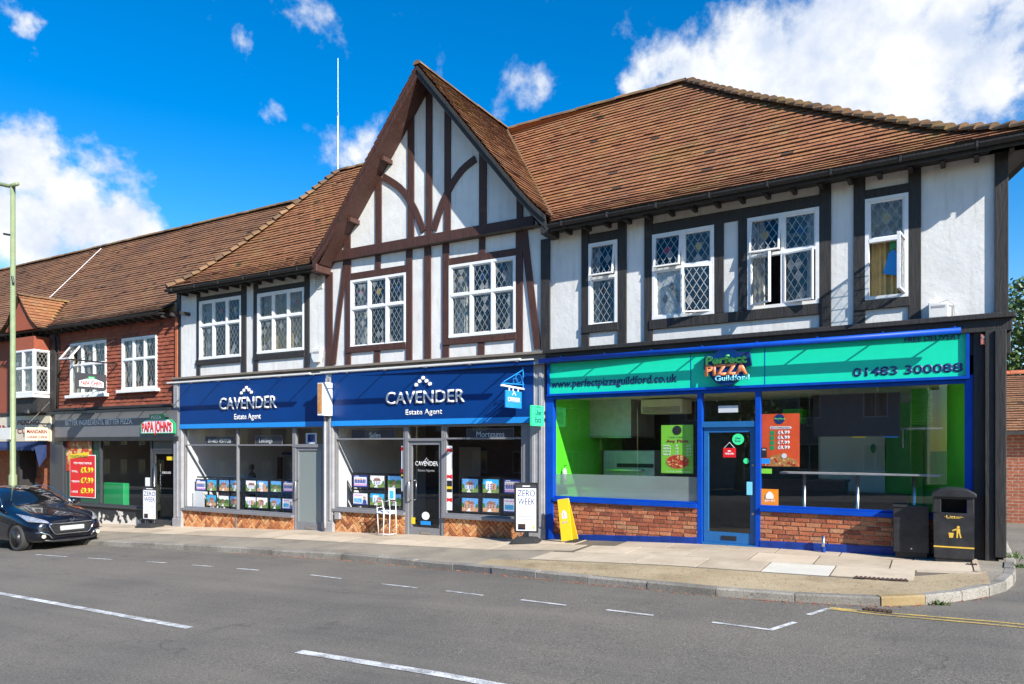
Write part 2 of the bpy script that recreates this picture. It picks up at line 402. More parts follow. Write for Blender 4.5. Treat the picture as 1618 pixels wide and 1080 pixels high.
def m_line(name, c, under=(.11, .107, .10)):
    q = NG(name); v = q.wco(); f = q.noise(v, 60, 5, .75); w = q.noise(v, 5, 5, .6)
    q.col(q.mix(q.ramp(q.math('ADD', q.math('MULTIPLY', f, .7), q.math('MULTIPLY', w, .5)), [(.50, (0,)*3), (.70, (.85,)*3)]), c, under)); q.rough(.75); return q.mat
M = {}
def mats():
    M['plaster'] = m_plaster()
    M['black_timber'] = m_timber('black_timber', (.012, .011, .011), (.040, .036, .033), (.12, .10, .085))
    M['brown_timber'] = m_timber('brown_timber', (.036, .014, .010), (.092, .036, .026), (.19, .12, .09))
    M['white_paint'] = paint('white_paint', (.78, .78, .77), .45, var=.06, bump=.08, scale=9)
    M['lead'] = paint('lead_came', (.34, .34, .33), .5, var=.2)
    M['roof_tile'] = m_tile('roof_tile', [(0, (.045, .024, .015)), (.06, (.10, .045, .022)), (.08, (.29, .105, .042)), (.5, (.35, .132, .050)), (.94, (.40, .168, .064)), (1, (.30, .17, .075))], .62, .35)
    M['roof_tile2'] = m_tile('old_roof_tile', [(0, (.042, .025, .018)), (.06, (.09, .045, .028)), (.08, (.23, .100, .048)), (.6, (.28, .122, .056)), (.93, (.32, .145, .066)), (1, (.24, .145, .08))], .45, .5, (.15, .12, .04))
    M['hung_tile'] = m_tile('hung_tile', [(0, (.17, .038, .020)), (.04, (.30, .066, .032)), (.8, (.41, .10, .046)), (1, (.25, .065, .035))], .0, .35)
    M['ridge'] = m_tile('ridge_tile', [(0, (.12, .075, .04)), (.5, (.23, .13, .06)), (1, (.33, .18, .08))], .95, .5, (.24, .17, .03))
    M['brick'] = m_brickrnd('red_brick', [(0, (.22, .062, .032)), (.35, (.40, .112, .052)), (.7, (.50, .168, .074)), (1, (.46, .23, .12))])
    M['herring'] = m_brickrnd('herringbone_brick', [(0, (.27, .085, .036)), (.3, (.52, .19, .068)), (.7, (.66, .29, .105)), (1, (.70, .40, .18))])
    M['mortar'] = m_pave('mortar', (.40, .32, .22), (.56, .46, .33), 80)
    M['mortar_dark'] = m_pave('mortar_brown', (.26, .17, .10), (.40, .28, .17), 80)
    M['orange_brick'] = m_brickwall('orange_brick', (.52, .15, .05), (.40, .11, .04), (.30, .16, .09))
    M['old_brick'] = m_brickwall('old_brick', (.33, .095, .048), (.24, .065, .036), (.30, .24, .18))
    M['asphalt'] = m_asphalt()
    M['slab'] = m_pave('paving_slab', (.44, .355, .255), (.60, .495, .37), 70, (.30, .23, .14), .3)
    M['paletone'] = m_pave('pale_slab', (.62, .58, .50), (.74, .70, .60), 70, (.4, .35, .27), .25)
    M['tarmac_path'] = m_pave('path_tarmac', (.23, .20, .155), (.36, .31, .235), 75, (.10, .09, .07), .55)
    M['gritty'] = m_pave('gritty_strip', (.34, .26, .15), (.50, .40, .25), 55, (.17, .12, .06), .7)
    M['kerb'] = m_pave('kerb_stone', (.19, .175, .15), (.36, .33, .28), 50, (.07, .062, .05), .7)
    M['kerb_yellow'] = m_pave('kerb_sandstone', (.30, .215, .10), (.44, .33, .17), 50, (.2, .12, .04), .5)
    M['joint'] = m_pave('joint_dirt', (.10, .085, .06), (.17, .14, .10), 60)
    M['line_white'] = m_line('white_line', (.78, .78, .76)); M['line_yellow'] = m_line('yellow_line', (.66, .45, .10))
    M['blue_sign'] = paint('navy_sign', (.003, .040, .185), .32, var=.10, spec=.22, scale=1.2)
    M['sky_blue'] = paint('sky_blue_strip', (.02, .27, .72), .25, var=.04)
    M['royal'] = paint('royal_blue_paint', (.003, .062, .42), .42, var=.12, bump=.05, spec=.2)
    M['royal_dark'] = paint('blue_plinth_paint', (.003, .035, .24), .5, var=.3, bump=.3)
    M['door_blue'] = paint('door_blue_paint', (.018, .13, .34), .35, var=.1)
    M['sign_green'] = paint('mint_sign', (.008, .70, .42), .35, var=.03)
    M['white_letter'] = paint('white_letter', (.86, .86, .86), .35, var=.02)
    M['navy_letter'] = paint('navy_letter', (.010, .035, .16), .4, var=.03)
    M['green_letter'] = paint('green_letter', (.14, .72, .17), .4, var=.03)
    M['orange_letter'] = paint('orange_letter', (.80, .25, .10), .4, var=.03)
    M['lightblue_letter'] = paint('pale_blue_letter', (.20, .62, .80), .4, var=.03)
    M['grey_paint'] = paint('grey_joinery', (.205, .205, .215), .4, var=.08, bump=.05)
    M['pier_grey'] = paint('grey_pier', (.33, .325, .33), .55, var=.14, bump=.2)
    M['pale_reveal'] = paint('pale_reveal', (.70, .70, .70), .5, var=.05)
    M['steel'] = paint('steel', (.62, .62, .62), .28, 1.0, var=.1); M['dark_metal'] = paint('dark_metal', (.03, .03, .033), .4, .3, var=.2)
    M['black'] = paint('black_plastic', (.024, .024, .026), .42, var=.5, bump=.06, scale=5); M['charcoal'] = paint('charcoal_sign', (.052, .053, .060), .35, var=.06)
    M['rubber'] = paint('rubber', (.02, .02, .02), .8, var=.2, bump=.2)
    M['glass'] = glass('shop_glass', (.96, .97, .97)); M['painted_quarry_glint'] = paint('painted_quarry_glint', (.20, .21, .205), .12, var=.5, scale=9); M['leaded'] = glass('leaded_glass', (.72, .75, .74), .55, 9); M['frosted'] = glass('frosted_glass', (.8, .86, .84), 0, 8, (.62, .72, .69))
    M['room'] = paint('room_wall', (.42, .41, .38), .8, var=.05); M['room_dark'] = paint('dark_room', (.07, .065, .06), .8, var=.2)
    M['floor'] = paint('floor_tile', (.30, .28, .26), .35, var=.15); M['ceiling'] = paint('ceiling_tile', (.88, .80, .62), .8, var=.05)
    M['lime'] = paint('lime_wall', (.11, .80, .03), .4, var=.06); M['box_green'] = paint('green_card', (.08, .68, .03), .6, var=.1)
    M['curtain'] = paint('net_curtain', (.60, .58, .52), .9, var=.2, scale=14); M['blind_tan'] = paint('tan_blind', (.62, .44, .18), .8, var=.12)
    M['counter'] = paint('dark_counter', (.045, .028, .022), .4, var=.3)
    M['red'] = paint('red_print', (.70, .015, .018), .4, var=.03); M['orange_red'] = paint('orange_red_print', (.82, .10, .02), .45, var=.12, scale=3)
    M['yellow'] = paint('yellow_print', (.86, .60, .02), .4, var=.04); M['just_orange'] = paint('orange_print', (.85, .27, .02), .4, var=.03)
    M['lime_print'] = paint('lime_print', (.22, .62, .05), .45, var=.08, scale=3); M['paper'] = paint('white_print', (.82, .83, .84), .5, var=.02)
    M['green_print'] = paint('green_print', (.02, .34, .11), .4, var=.05); M['mint_glow'] = paint('mint_print', (.05, .80, .30), .4, var=.02)
    M['ledge'] = m_pave('weathered_ledge', (.15, .125, .10), (.27, .235, .20), 60); M['faded_orange'] = paint('faded_orange', (.52, .26, .10), .5, var=.35, scale=8); M['crust'] = paint('pizza_crust', (.52, .22, .06), .6, var=.4, scale=30); M['cheese'] = paint('pizza_cheese', (.72, .48, .18), .5, var=.4, scale=40); M['tomato'] = paint('pizza_tomato', (.50, .04, .015), .4, var=.5, scale=35)
    M['deep_green'] = paint('deep_green_print', (.012, .10, .05), .4, var=.1)
    M['grey_sign'] = paint('grey_sign', (.15, .15, .16), .45, var=.06); M['brushed'] = paint('brushed_steel', (.66, .66, .65), .5, .7, var=.1); M['cream'] = paint('cream_sign', (.66, .58, .43), .5, var=.06); M['maroon'] = paint('maroon_letter', (.22, .012, .02), .5, var=.05); M['navy_cloth'] = paint('navy_awning', (.012, .03, .10), .8, var=.15)
    M['olive'] = paint('sage_pole', (.22, .27, .14), .5, var=.12, bump=.1); M['gold'] = paint('gold_print', (.72, .45, .06), .4, var=.1)
    M['terracotta'] = paint('terracotta', (.42, .12, .05), .8, var=.2)
    M['drain'] = paint('rusty_iron', (.11, .060, .042), .7, .2, var=.4, scale=30)
    M['pale_box'] = paint('pale_plastic', (.72, .71, .66), .5, var=.06); M['pink_box'] = paint('faded_red_plastic', (.50, .17, .12), .6, var=.15)
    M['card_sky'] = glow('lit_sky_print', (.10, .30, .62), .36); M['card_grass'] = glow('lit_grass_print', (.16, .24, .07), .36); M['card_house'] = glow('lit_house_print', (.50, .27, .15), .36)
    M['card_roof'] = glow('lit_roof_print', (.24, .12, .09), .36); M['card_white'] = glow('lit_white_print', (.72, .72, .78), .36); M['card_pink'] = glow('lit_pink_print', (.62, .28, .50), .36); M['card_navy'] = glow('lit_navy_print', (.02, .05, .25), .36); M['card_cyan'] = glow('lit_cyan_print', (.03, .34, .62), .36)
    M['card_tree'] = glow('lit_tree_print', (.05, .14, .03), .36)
    M['lit_lamp'] = glow('lit_lamp', (1, .96, .88), 2.5); M['screen'] = paint('led_screen', (.016, .011, .013), .55, var=.3, scale=20)
    M['car'] = paint('car_paint', (.006, .008, .016), .22, .35, var=.02, coat=1.0)
    M['car_glass'] = paint('car_glass', (.006, .008, .010), .03, var=.0, spec=.9, coat=1.0)
    M['chrome'] = paint('chrome', (.75, .75, .76), .12, 1.0, var=.03); M['lamp'] = paint('headlamp_lens', (.55, .57, .60), .12, .6, var=.5, scale=25, coat=1)
    M['tyre'] = paint('tyre', (.035, .034, .033), .85, var=.2); M['alloy'] = paint('alloy', (.42, .42, .43), .3, .9, var=.1)
    M['fog'] = paint('fog_lens', (.75, .68, .48), .2, var=.1); M['plate'] = paint('plate_grey', (.42, .43, .42), .5, var=.06)
    M['earth'] = m_pave('side_ground', (.20, .19, .17), (.30, .28, .25), 50)
    M['rust_white'] = m_line('peeling_riser', (.80, .80, .78), (.02, .02, .022))
    q = NG('peeling_black_paint'); v = q.wco(); n = q.noise(v, 3.2, 6, .62); sp = q.n('ShaderNodeSeparateXYZ'); q.L.new(v, sp.inputs[0])
    low = q.math('MULTIPLY_ADD', sp.outputs[2], -.55); low.node.inputs[2].default_value = -.02
    q.col(q.mix(q.ramp(q.math('ADD', n, low), [(.655, (0,)*3), (.675, (1,)*3)]), (.022, .022, .025), (.66, .63, .57))); q.rough(.6); M['peel'] = q.mat
    q = NG('leaf'); c = q.ramp(q.rnd(), [(0, (.028, .058, .012)), (.6, (.070, .125, .022)), (1, (.16, .21, .04))]); q.col(c); q.rough(.5)
    q.b.inputs['Subsurface Weight'].default_value = 0; M['leaf'] = q.mat
    M['bark'] = m_timber('bark', (.06, .045, .03), (.13, .10, .07))
    M['weed'] = paint('weed', (.10, .20, .04), .6, var=.3)
mats()
# ------------------------------------------------------------------ ground, road, pavement, kerb, markings
KERB = [(-60,-2.95),(-30,-2.90),(-10.5,-2.84),(-7,-2.80),(-4.5,-2.78),(-2.45,-2.76),(-.44,-2.98),(1.29,-3.42),(2.89,-3.70),(4.09,-3.82),(5.08,-3.79),(5.9,-3.67),(6.4,-3.48),(6.8,-3.20),(7.15,-2.80),(7.45,-2.25),(7.62,-1.5),(7.70,-.6),(7.74,.6),(7.78,3.5),(7.9,14)]
def kerb_y(x):
    for (a, b), (c, d) in zip(KERB, KERB[1:]):
        if x <= c: return b+(d-b)*(x-a)/(c-a)
    return KERB[-1][1]
def grid_sheet(name, xs, ys, zf, mat):
    m = MB()
    for i in range(len(xs)-1):
        for j in range(len(ys)-1):
            m.poly([(x, y, zf(x, y)) for x, y in ((xs[i],ys[j]),(xs[i+1],ys[j]),(xs[i+1],ys[j+1]),(xs[i],ys[j+1]))])
    return tag(m.build(name, mat, origin=(0,0,0)), kind='structure')
XS = [-400,-60,-11.4,-6,-.6,1,3.2,6.2,7.3,9,60,400]
grid_sheet('ground', XS, [-400,-60,-40,-16,6,40,400], lambda x, y: g(x)-.36, M['earth'])
grid_sheet('road', [-60,-11.4,-6,-.6,1,3.2,6.2,7.3,9,60], [-14.5,-6,14], road, M['asphalt'])
# pavement base under the slabs, following the kerb
def strip(name, inner, outer, xs, z, mat, thick=.3):
    m = MB()
    for a, b in zip(xs, xs[1:]):
        p = [(a, outer(a)), (b, outer(b)), (b, inner(b)), (a, inner(a))]
        m.poly([(x, y, z(x, y)) for x, y in p])
    return tag(m.build(name, mat, origin=(0,0,0)), kind='structure')
kx = sorted(set([k[0] for k in KERB if k[0] <= 7.7]+[-20,-15,1,3.2,6.2,7.3,.2,2,3.5,-1.5]))
strip('pavement', lambda x: 1.2, lambda x: kerb_y(x)+.10, kx, lambda x, y: pave(x, y)-.006, M['tarmac_path'])
m = MB()                                                 # corner of the pavement round the flank of the building
m.poly([(x, y, g(x)+.02*min(y, 0)-.010) for x, y in ((7.0,-2.9),(7.45,-2.15),(7.6,-1.4),(7.66,-.5),(7.70,.6),(7.74,3.5),(7.86,14),(4.0,14),(5.2,7.5),(7.0,1.5))])
tag(m.build('corner_pavement', M['gritty'], origin=(0,0,0)), kind='structure')
# gritty strip between slab paving and kerb on the right
def inner_edge(x): return -2.52 if x < 5.9 else -2.52+(x-5.9)*.75
strip('gravel_verge', lambda x: inner_edge(x), lambda x: kerb_y(x)+.12, [k for k in kx if .2 <= k <= 7.3], lambda x, y: pave(x, y)-.001, M['gritty'])
rg = random.Random(4)
def slab_thing():
    m = MB(); j = MB()
    # paving slabs: three rows near the shops on the right, broad quieter flags on the left
    rows = [(-2.44,-1.63),(-1.605,-.80),(-.775,.35)]
    for ri, (y0, y1) in enumerate(rows):
        x = .9+.42*ri
        while x < 7.2:
            w = .93+rg.uniform(-.06, .08); x1 = min(x+w, 7.25)
            lim = inner_edge((x+x1)/2)
            yy0 = max(y0, lim+.05)
            if yy0 < y1-.1:
                pale = (ri == 0 and 3.9 < x < 4.9)
                dz = rg.uniform(-.003, .003)
                m.slab([(x+.011, yy0), (x1-.011, yy0), (x1-.011, y1), (x+.011, y1)], lambda a, b: pave(a, b)-.04, lambda a, b: pave(a, b)+.004+dz, 1 if pale else 0, rg.random())
            x = x1
    for ri, (y0, y1) in enumerate([(-1.45,-.74),(-.72,.35)]):
        x = -30+.5*ri
        while x < .9+.3*(1-ri)-.02:
            w = .9+rg.uniform(-.05, .1); x1 = min(x+w, .9+.3*(1-ri)); dz = rg.uniform(-.003, .003)
            m.slab([(x+.008, y0), (x1-.008, y0), (x1-.008, y1), (x+.008, y1)], lambda a, b: pave(a, b)-.04, lambda a, b: pave(a, b)+.002+dz, 0, rg.random())
            x = x1
    jb = MB(); xs = [.9,1,2,3.2,4.2,5.2,5.9,6.2,6.6,7.0,7.2]
    for a, b in zip(xs, xs[1:]): jb.poly([(x, y, pave(x, y)-.003) for x, y in ((a, max(-2.46, inner_edge(a)+.04)), (b, max(-2.46, inner_edge(b)+.04)), (b, .36), (a, .36))])
    for a, b in zip([-60,-30,-11.4,-6,-.6], [-30,-11.4,-6,-.6,.9]): jb.poly([(x, y, pave(x, y)-.003) for x, y in ((a,-1.46),(b,-1.46),(b,.36),(a,.36))])
    tag(jb.build('paving_bed', M['joint'], origin=(0,0,0)), kind='structure')
    tag(m.build('paving', [M['slab'], M['paletone']], origin=(0,0,0)), kind='structure')
slab_thing()
# channel line and kerb stones
m = MB(); pts = []
for (a, b), (c, d) in zip(KERB, KERB[1:]):
    n = max(1, int(math.hypot(c-a, d-b)/.02)); pts += [(a+(c-a)*i/n, b+(d-b)*i/n) for i in range(n)]
acc = 0; start = 0; L0 = .915
for i in range(1, len(pts)):
    acc += math.hypot(pts[i][0]-pts[i-1][0], pts[i][1]-pts[i-1][1])
    x, y = pts[start]
    Lx = L0 if x < 5.6 else .30 if x < 6.15 else .5
    if acc >= Lx:
        p0, p1 = Vector(pts[start]), Vector(pts[i]); t = (p1-p0).normalized(); nrm = Vector((-t.y, t.x)); p0 += t*.006; p1 -= t*.006
        yel = 5.62 < x < 6.2
        dz = rg.uniform(-.008, .006); o = rg.uniform(-.008, .008); q0 = p0-nrm*o; q1 = p1-nrm*o; k0 = q0+nrm*.125; k1 = q1+nrm*.125
        zt = lambda v: g(v.x)+.02*max(v.y, -4)+.004+dz; zb = lambda v: g(v.x)-.2
        e = .018
        P = lambda v, z: (v.x, v.y, z)
        mm = 1 if yel else 0; r = rg.random()
        m.poly([P(q0, zb(q0)), P(q1, zb(q1)), P(q1, zt(q1)-e), P(q0, zt(q0)-e)], mm, r)
        c0, c1 = q0+nrm*e, q1+nrm*e
        m.poly([P(q0, zt(q0)-e), P(q1, zt(q1)-e), P(c1, zt(c1)), P(c0, zt(c0))], mm, r)
        m.poly([P(c0, zt(c0)), P(c1, zt(c1)), P(k1, zt(k1)), P(k0, zt(k0))], mm, r)
        for a, b, c_, d in ((q0, c0, k0, k0), (q1, c1, k1, k1)):
            m.poly([P(a, zb(a)), P(a, zt(a)-e), P(b, zt(b)), P(c_, zt(c_)), P(c_, zb(c_))], mm, r)
        acc = 0; start = i
tag(m.build('kerb', [M['kerb'], M['kerb_yellow']], origin=(0,0,0)), kind='structure')
# road markings
def mark(m, pts, dz=.006):
    m.poly([(x, y, road(x, y)+dz) for x, y in pts])
m = MB()
def bar(m, a, b, w):
    a = Vector(a); b = Vector(b); n = max(1, int((b-a).length/.22)); t = (b-a).normalized(); q = Vector((-t.y, t.x))*w/2
    for i in range(n):
        p = a+(b-a)*i/n; e = a+(b-a)*(i+1)/n
        mark(m, [p-q, e-q, e+q, p+q])
bar(m, (-6.6,-7.33), (-.7,-7.62), .105); bar(m, (1.42,-7.98), (4.6,-8.1), .11); bar(m, (-14,-7.0), (-8.5,-7.2), .1)
for a, b in [((-10.3,-4.45),(-9.1,-4.44)),((-8.4,-4.40),(-7.6,-4.38)),((-6.52,-4.33),(-5.95,-4.31)),((-5.2,-4.30),(-4.62,-4.28)),((-4.0,-4.27),(-3.44,-4.27)),((-2.2,-4.28),(-1.45,-4.36)),((-.5,-4.5),(.3,-4.68)),((.9,-4.8),(1.58,-4.92)),((2.2,-5.01),(2.88,-5.12)),((3.42,-5.17),(4.0,-5.20)),((4.66,-5.23),(5.29,-5.29))]:
    bar(m, a, b, .055)
bar(m, (5.26,-5.31), (5.43,-4.84), .06); bar(m, (5.50,-4.42), (5.66,-3.98), .06)
tag(m.build('white_road_marking', M['line_white'], origin=(0,0,0)), kind='structure')
m = MB()
mark(m, [(5.66,-4.04),(5.95,-4.06),(5.95,-3.90),(5.66,-3.90)], .005)
bar(m, (5.95,-4.04), (7.9,-4.28), .055); bar(m, (5.95,-3.92), (7.9,-4.12), .055); bar(m, (7.9,-4.28), (14,-4.6), .055); bar(m, (7.9,-4.12), (14,-4.4), .055)
bar(m, (8.05,1.6), (9.5,1.75), .06); bar(m, (8.05,1.8), (9.5,1.95), .06); bar(m, (7.95, -.9), (8.4, -.84), .06)
tag(m.build('yellow_road_marking', M['line_yellow'], origin=(0,0,0)), kind='structure')

# iron covers
def grate(name, pts, zf, label, cat, n, mat='drain'):
    t = thing(name, (sum(p[0] for p in pts)/4, sum(p[1] for p in pts)/4, zf(*pts[0])), label, cat)
    a, b, c, d = [Vector(p) for p in pts]
    m = MB(); m.slab([tuple(a), tuple(b), tuple(c), tuple(d)], lambda x, y: zf(x, y)-.02, lambda x, y: zf(x, y)+.006); m.build('cover_plate', M['dark_metal'], t)
    m = MB()
    for i in range(n):
        f0, f1 = (i+.12)/n, (i+.68)/n
        m.slab([tuple(a.lerp(b, f0)), tuple(a.lerp(b, f1)), tuple(d.lerp(c, f1)), tuple(d.lerp(c, f0))], lambda x, y: zf(x, y)+.006, lambda x, y: zf(x, y)+.016)
    m.build('grating_bars', M[mat], t)
grate('pavement_cover', [(5.80,-2.49),(6.42,-2.50),(6.42,-2.37),(5.80,-2.36)], pave, 'long rust brown slotted cover set in the pavement edge near the litter bin', 'drain cover', 12)
grate('gully_grate', [(6.02,-3.93),(6.30,-3.97),(6.30,-3.82),(6.02,-3.79)], lambda x, y: road(x, y)+.006, 'small iron gully grate in the gutter on the double yellow lines', 'drain', 6)
grate('stop_tap_cover', [(7.10,-1.05),(7.22,-1.06),(7.22,-.98),(7.10,-.97)], lambda x, y: pave(x, y)+.004, 'tiny rusty cover in the pavement at the foot of the litter bin', 'drain cover', 4)
m = MB()                                                # weeds along the kerb and building foot
for cx_, cy_, n in ((6.75,-3.27,60),(7.66,.05,220),(7.6,-.1,70),(7.72,-.9,80)):
    for i in range(n):
        x = cx_+rg.gauss(0, .05 if n < 100 else .09); y = cy_+rg.gauss(0, .04 if n < 100 else .16); a = rg.uniform(0, 6.28); h = rg.uniform(.02, .07); w = .012
        z = g(x)+.02*min(y, 0)-.02 if n != 60 else g(x)-.17
        m.poly([(x-w*math.cos(a), y-w*math.sin(a), z), (x+w*math.cos(a), y+w*math.sin(a), z), (x+rg.uniform(-.04,.04), y+rg.uniform(-.04,.04), z+h)], 0, rg.random())
tag(m.build('weeds', M['leaf'], origin=(6.7,-3,0)), 'small green weeds at the kerb and the foot of the dark corner post', 'weeds', kind='stuff')
m = MB()                                                # dead leaves and grit in the gutter
for i in range(900):
    x = rg.uniform(-6, 7.3); k = kerb_y(x); y = k-abs(rg.gauss(.0, .05))-.012; a = rg.uniform(0, 6.28); w = rg.uniform(.006, .02)
    z = road(x, y)+.004
    m.poly([(x+w*math.cos(a), y+w*math.sin(a), z), (x+w*math.cos(a+1.9), y+w*math.sin(a+1.9), z+.008), (x+w*math.cos(a+3.7), y+w*math.sin(a+3.7), z+.002)], 0, rg.random())
for i in range(500):
    x = rg.uniform(.6, 7.4); y = rg.uniform(kerb_y(x)+.1, inner_edge(x)); a = rg.uniform(0, 6.28); w = rg.uniform(.006, .016); z = pave(x, y)+.003
    m.poly([(x+w*math.cos(a), y+w*math.sin(a), z), (x+w*math.cos(a+1.9), y+w*math.sin(a+1.9), z+.008), (x+w*math.cos(a+3.7), y+w*math.sin(a+3.7), z+.002)], 0, rg.random())
tag(m.build('gutter_litter', M['brick'], origin=(0,-3,0)), 'dry leaf crumbs and grit lying along the kerb', 'leaf litter', kind='stuff')
# ------------------------------------------------------------------ helpers for buildings
def wall_holes(m, F, s0, s1, z0, z1, d, depth, holes, mi=0):
    """front sheet at depth d with rectangular openings and their reveals"""
    ss = sorted(set([s0, s1]+[h[k] for h in holes for k in (0, 1)])); zz = sorted(set([z0, z1]+[h[k] for h in holes for k in (2, 3)]))
    ss = [x for x in ss if s0 <= x <= s1]; zz = [x for x in zz if z0 <= x <= z1]
    for a, b in zip(ss, ss[1:]):
        for c, e in zip(zz, zz[1:]):
            x, y = (a+b)/2, (c+e)/2
            if any(h[0] < x < h[1] and h[2] < y < h[3] for h in holes): continue
            m.poly([W(F,a,d,c), W(F,b,d,c), W(F,b,d,e), W(F,a,d,e)], mi)
    for h in holes:
        a, b, c, e = h
        for p, q in (((a,c),(b,c)), ((b,c),(b,e)), ((b,e),(a,e)), ((a,e),(a,c))):
            m.poly([W(F,p[0],d,p[1]), W(F,q[0],d,q[1]), W(F,q[0],d+depth,q[1]), W(F,p[0],d+depth,p[1])], mi)
def clip_rect(P, s0, s1, z0, z1):
    for ax, lim, sg in ((0, s0, 1), (0, s1, -1), (1, z0, 1), (1, z1, -1)):
        Q = []
        for a, b in zip(P, P[1:]+P[:1]):
            ia, ib = (a[ax]-lim)*sg >= 0, (b[ax]-lim)*sg >= 0
            if ia: Q.append(a)
            if ia != ib:
                t = (lim-a[ax])/(b[ax]-a[ax]); Q.append((a[0]+(b[0]-a[0])*t, a[1]+(b[1]-a[1])*t))
        P = Q
        if len(P) < 3: return []
    return P
def brick_panel(m, F, s0, s1, zb0, zb1, z1, d, kind, seed, th=.02):
    """real bricks: 'bond' or 'herring'. the foot follows zb0..zb1"""
    r = random.Random(seed); z0 = min(zb0, zb1); bricks = []
    if kind == 'bond':
        bw, bh, gp = .228, .073, .011; k = 0; z = z0
        while z < z1:
            s = s0-.12*(k % 2)-r.uniform(0, .05)
            while s < s1:
                w = bw+r.uniform(-.03, .03); j = lambda: r.uniform(-.004, .004)
                bricks.append([(s+j(), z+j()), (s+w-gp+j(), z+j()), (s+w-gp+j(), z+bh-gp+j()), (s+j(), z+bh-gp+j())]); s += w
            z += bh; k += 1
    else:
        bw, bl, gp = .082, .246, .011; c = math.cos(R(45)); mx, my = (s0+s1)/2, (z0+z1)/2
        for i in range(-14, 15):
            for j in range(-14, 15):
                ux, uy = i*bw+j*bl, -i*bw+j*bl
                for q in ([(ux, uy), (ux+bl-gp, uy), (ux+bl-gp, uy+bw-gp), (ux, uy+bw-gp)], [(ux, uy-bl), (ux+bw-gp, uy-bl), (ux+bw-gp, uy-gp), (ux, uy-gp)]):
                    bricks.append([((x+y)*c+mx, (x-y)*c+my) for x, y in q])
    for q in bricks:
        q = clip_rect(q, s0, s1, z0, z1)
        if not q: continue
        x0, x1 = min(p[0] for p in q), max(p[0] for p in q); y0 = min(p[1] for p in q); zz = zb0+(zb1-zb0)*((x0+x1)/2-s0)/(s1-s0)
        if max(p[1] for p in q) < zz+.01: continue
        cx_ = sum(p[0] for p in q)/len(q); cy_ = sum(p[1] for p in q)/len(q)
        t = th+r.uniform(-.007, .007); e = .07
        fr_ = [(p[0]+(cx_-p[0])*e, p[1]+(cy_-p[1])*e) for p in q]; col = r.random()
        m.poly([W(F,a,d-t,b) for a, b in fr_], 1, col); n = len(q)
        for i in range(n):
            a, b = q[i], q[(i+1) % n]; a2, b2 = fr_[i], fr_[(i+1) % n]
            m.poly([W(F,a[0],d,a[1]), W(F,b[0],d,b[1]), W(F,b2[0],d-t,b2[1]), W(F,a2[0],d-t,a2[1])], 1, col)
    m.poly([W(F,s0,d-.002,zb0), W(F,s1,d-.002,zb1), W(F,s1,d-.002,z1), W(F,s0,d-.002,z1)], 0)

def prof_len(pr):
    L = [0]
    for (a, b), (c, d) in zip(pr, pr[1:]): L.append(L[-1]+math.hypot(c-a, d-b))
    return L
def prof_at(pr, L, t):
    for i in range(len(pr)-1):
        if t <= L[i+1] or i == len(pr)-2:
            f = (t-L[i])/(L[i+1]-L[i]); a = pr[i][0]+(pr[i+1][0]-pr[i][0])*f; z = pr[i][1]+(pr[i+1][1]-pr[i][1])*f
            dx, dz = pr[i+1][0]-pr[i][0], pr[i+1][1]-pr[i][1]; n = math.hypot(dx, dz); return a, z, -dz/n, dx/n
def smooth_prof(pr, n=5):
    """round the bell-cast kink"""
    out = []
    for i in range(len(pr)-1):
        for k in range(n): out.append((pr[i][0]+(pr[i+1][0]-pr[i][0])*k/n, pr[i][1]+(pr[i+1][1]-pr[i][1])*k/n))
    out.append(pr[-1])
    for _ in range(3):
        out = [out[0]]+[((a[0]+2*b[0]+c[0])/4, (a[1]+2*b[1]+c[1])/4) for a, b, c in zip(out, out[1:], out[2:])]+[out[-1]]
    return out
def tiles(m, pos, pr, ulo, uhi, seed, gauge=.140, tw=.18, lift=.038):
    """plain tiles course by course; pos(u,a,z)->world, ulo/uhi(a,z) the ends of each course"""
    r = random.Random(seed); Ls = prof_len(pr); T = Ls[-1]; n = int(T/gauge)
    for k in range(n+1):
        t0 = min(k*gauge, T-.03); t1 = min(t0+gauge*1.25, T)
        a0, z0, na, nz = prof_at(pr, Ls, t0); a1, z1, _, _ = prof_at(pr, Ls, t1)
        lo, hi = ulo(a0, z0), uhi(a0, z0)
        if hi-lo < .02: continue
        j0 = math.floor(lo/tw)-1; off = .5*tw*(k % 2); j = j0; sag = .004*math.sin(k*1.7)
        while True:
            u0 = max(j*tw+off, lo); u1 = min((j+1)*tw+off-.004, hi); j += 1
            if u0 >= hi: break
            if u1-u0 < .012: continue
            h = lift+r.uniform(-.003, .004)+(.012 if r.random() < .015 else 0); sl_ = r.uniform(-.003, .003); h2 = h+r.uniform(-.002, .002)
            wv = .012*math.sin(u0*.9+k*.05)+sag
            P = lambda u, a, z, hh: pos(u, a+na*(hh+wv), z+nz*(hh+wv))
            A, B = P(u0, a0, z0+sl_, h), P(u1, a0, z0+sl_, h2); D, E = P(u0, a1, z1, .006), P(u1, a1, z1, .006)
            c = r.random(); c = .1+.9*c if r.random() > .012 else .02
            m.poly([A, B, E, D], 0, c); m.poly([P(u0, a0, z0, -.004), P(u1, a0, z0, -.004), B, A], 0, .04*c)  # front edges near black: weathering plus the shadow line under each course, painted in
    # boarding under the tiles
    for (a, z), (b, y) in zip(pr, pr[1:]):
        m.poly([pos(ulo(a, z), a, z-.012), pos(uhi(a, z), a, z-.012), pos(uhi(b, y), b, y-.012), pos(ulo(b, y), b, y-.012)], 0, 0)
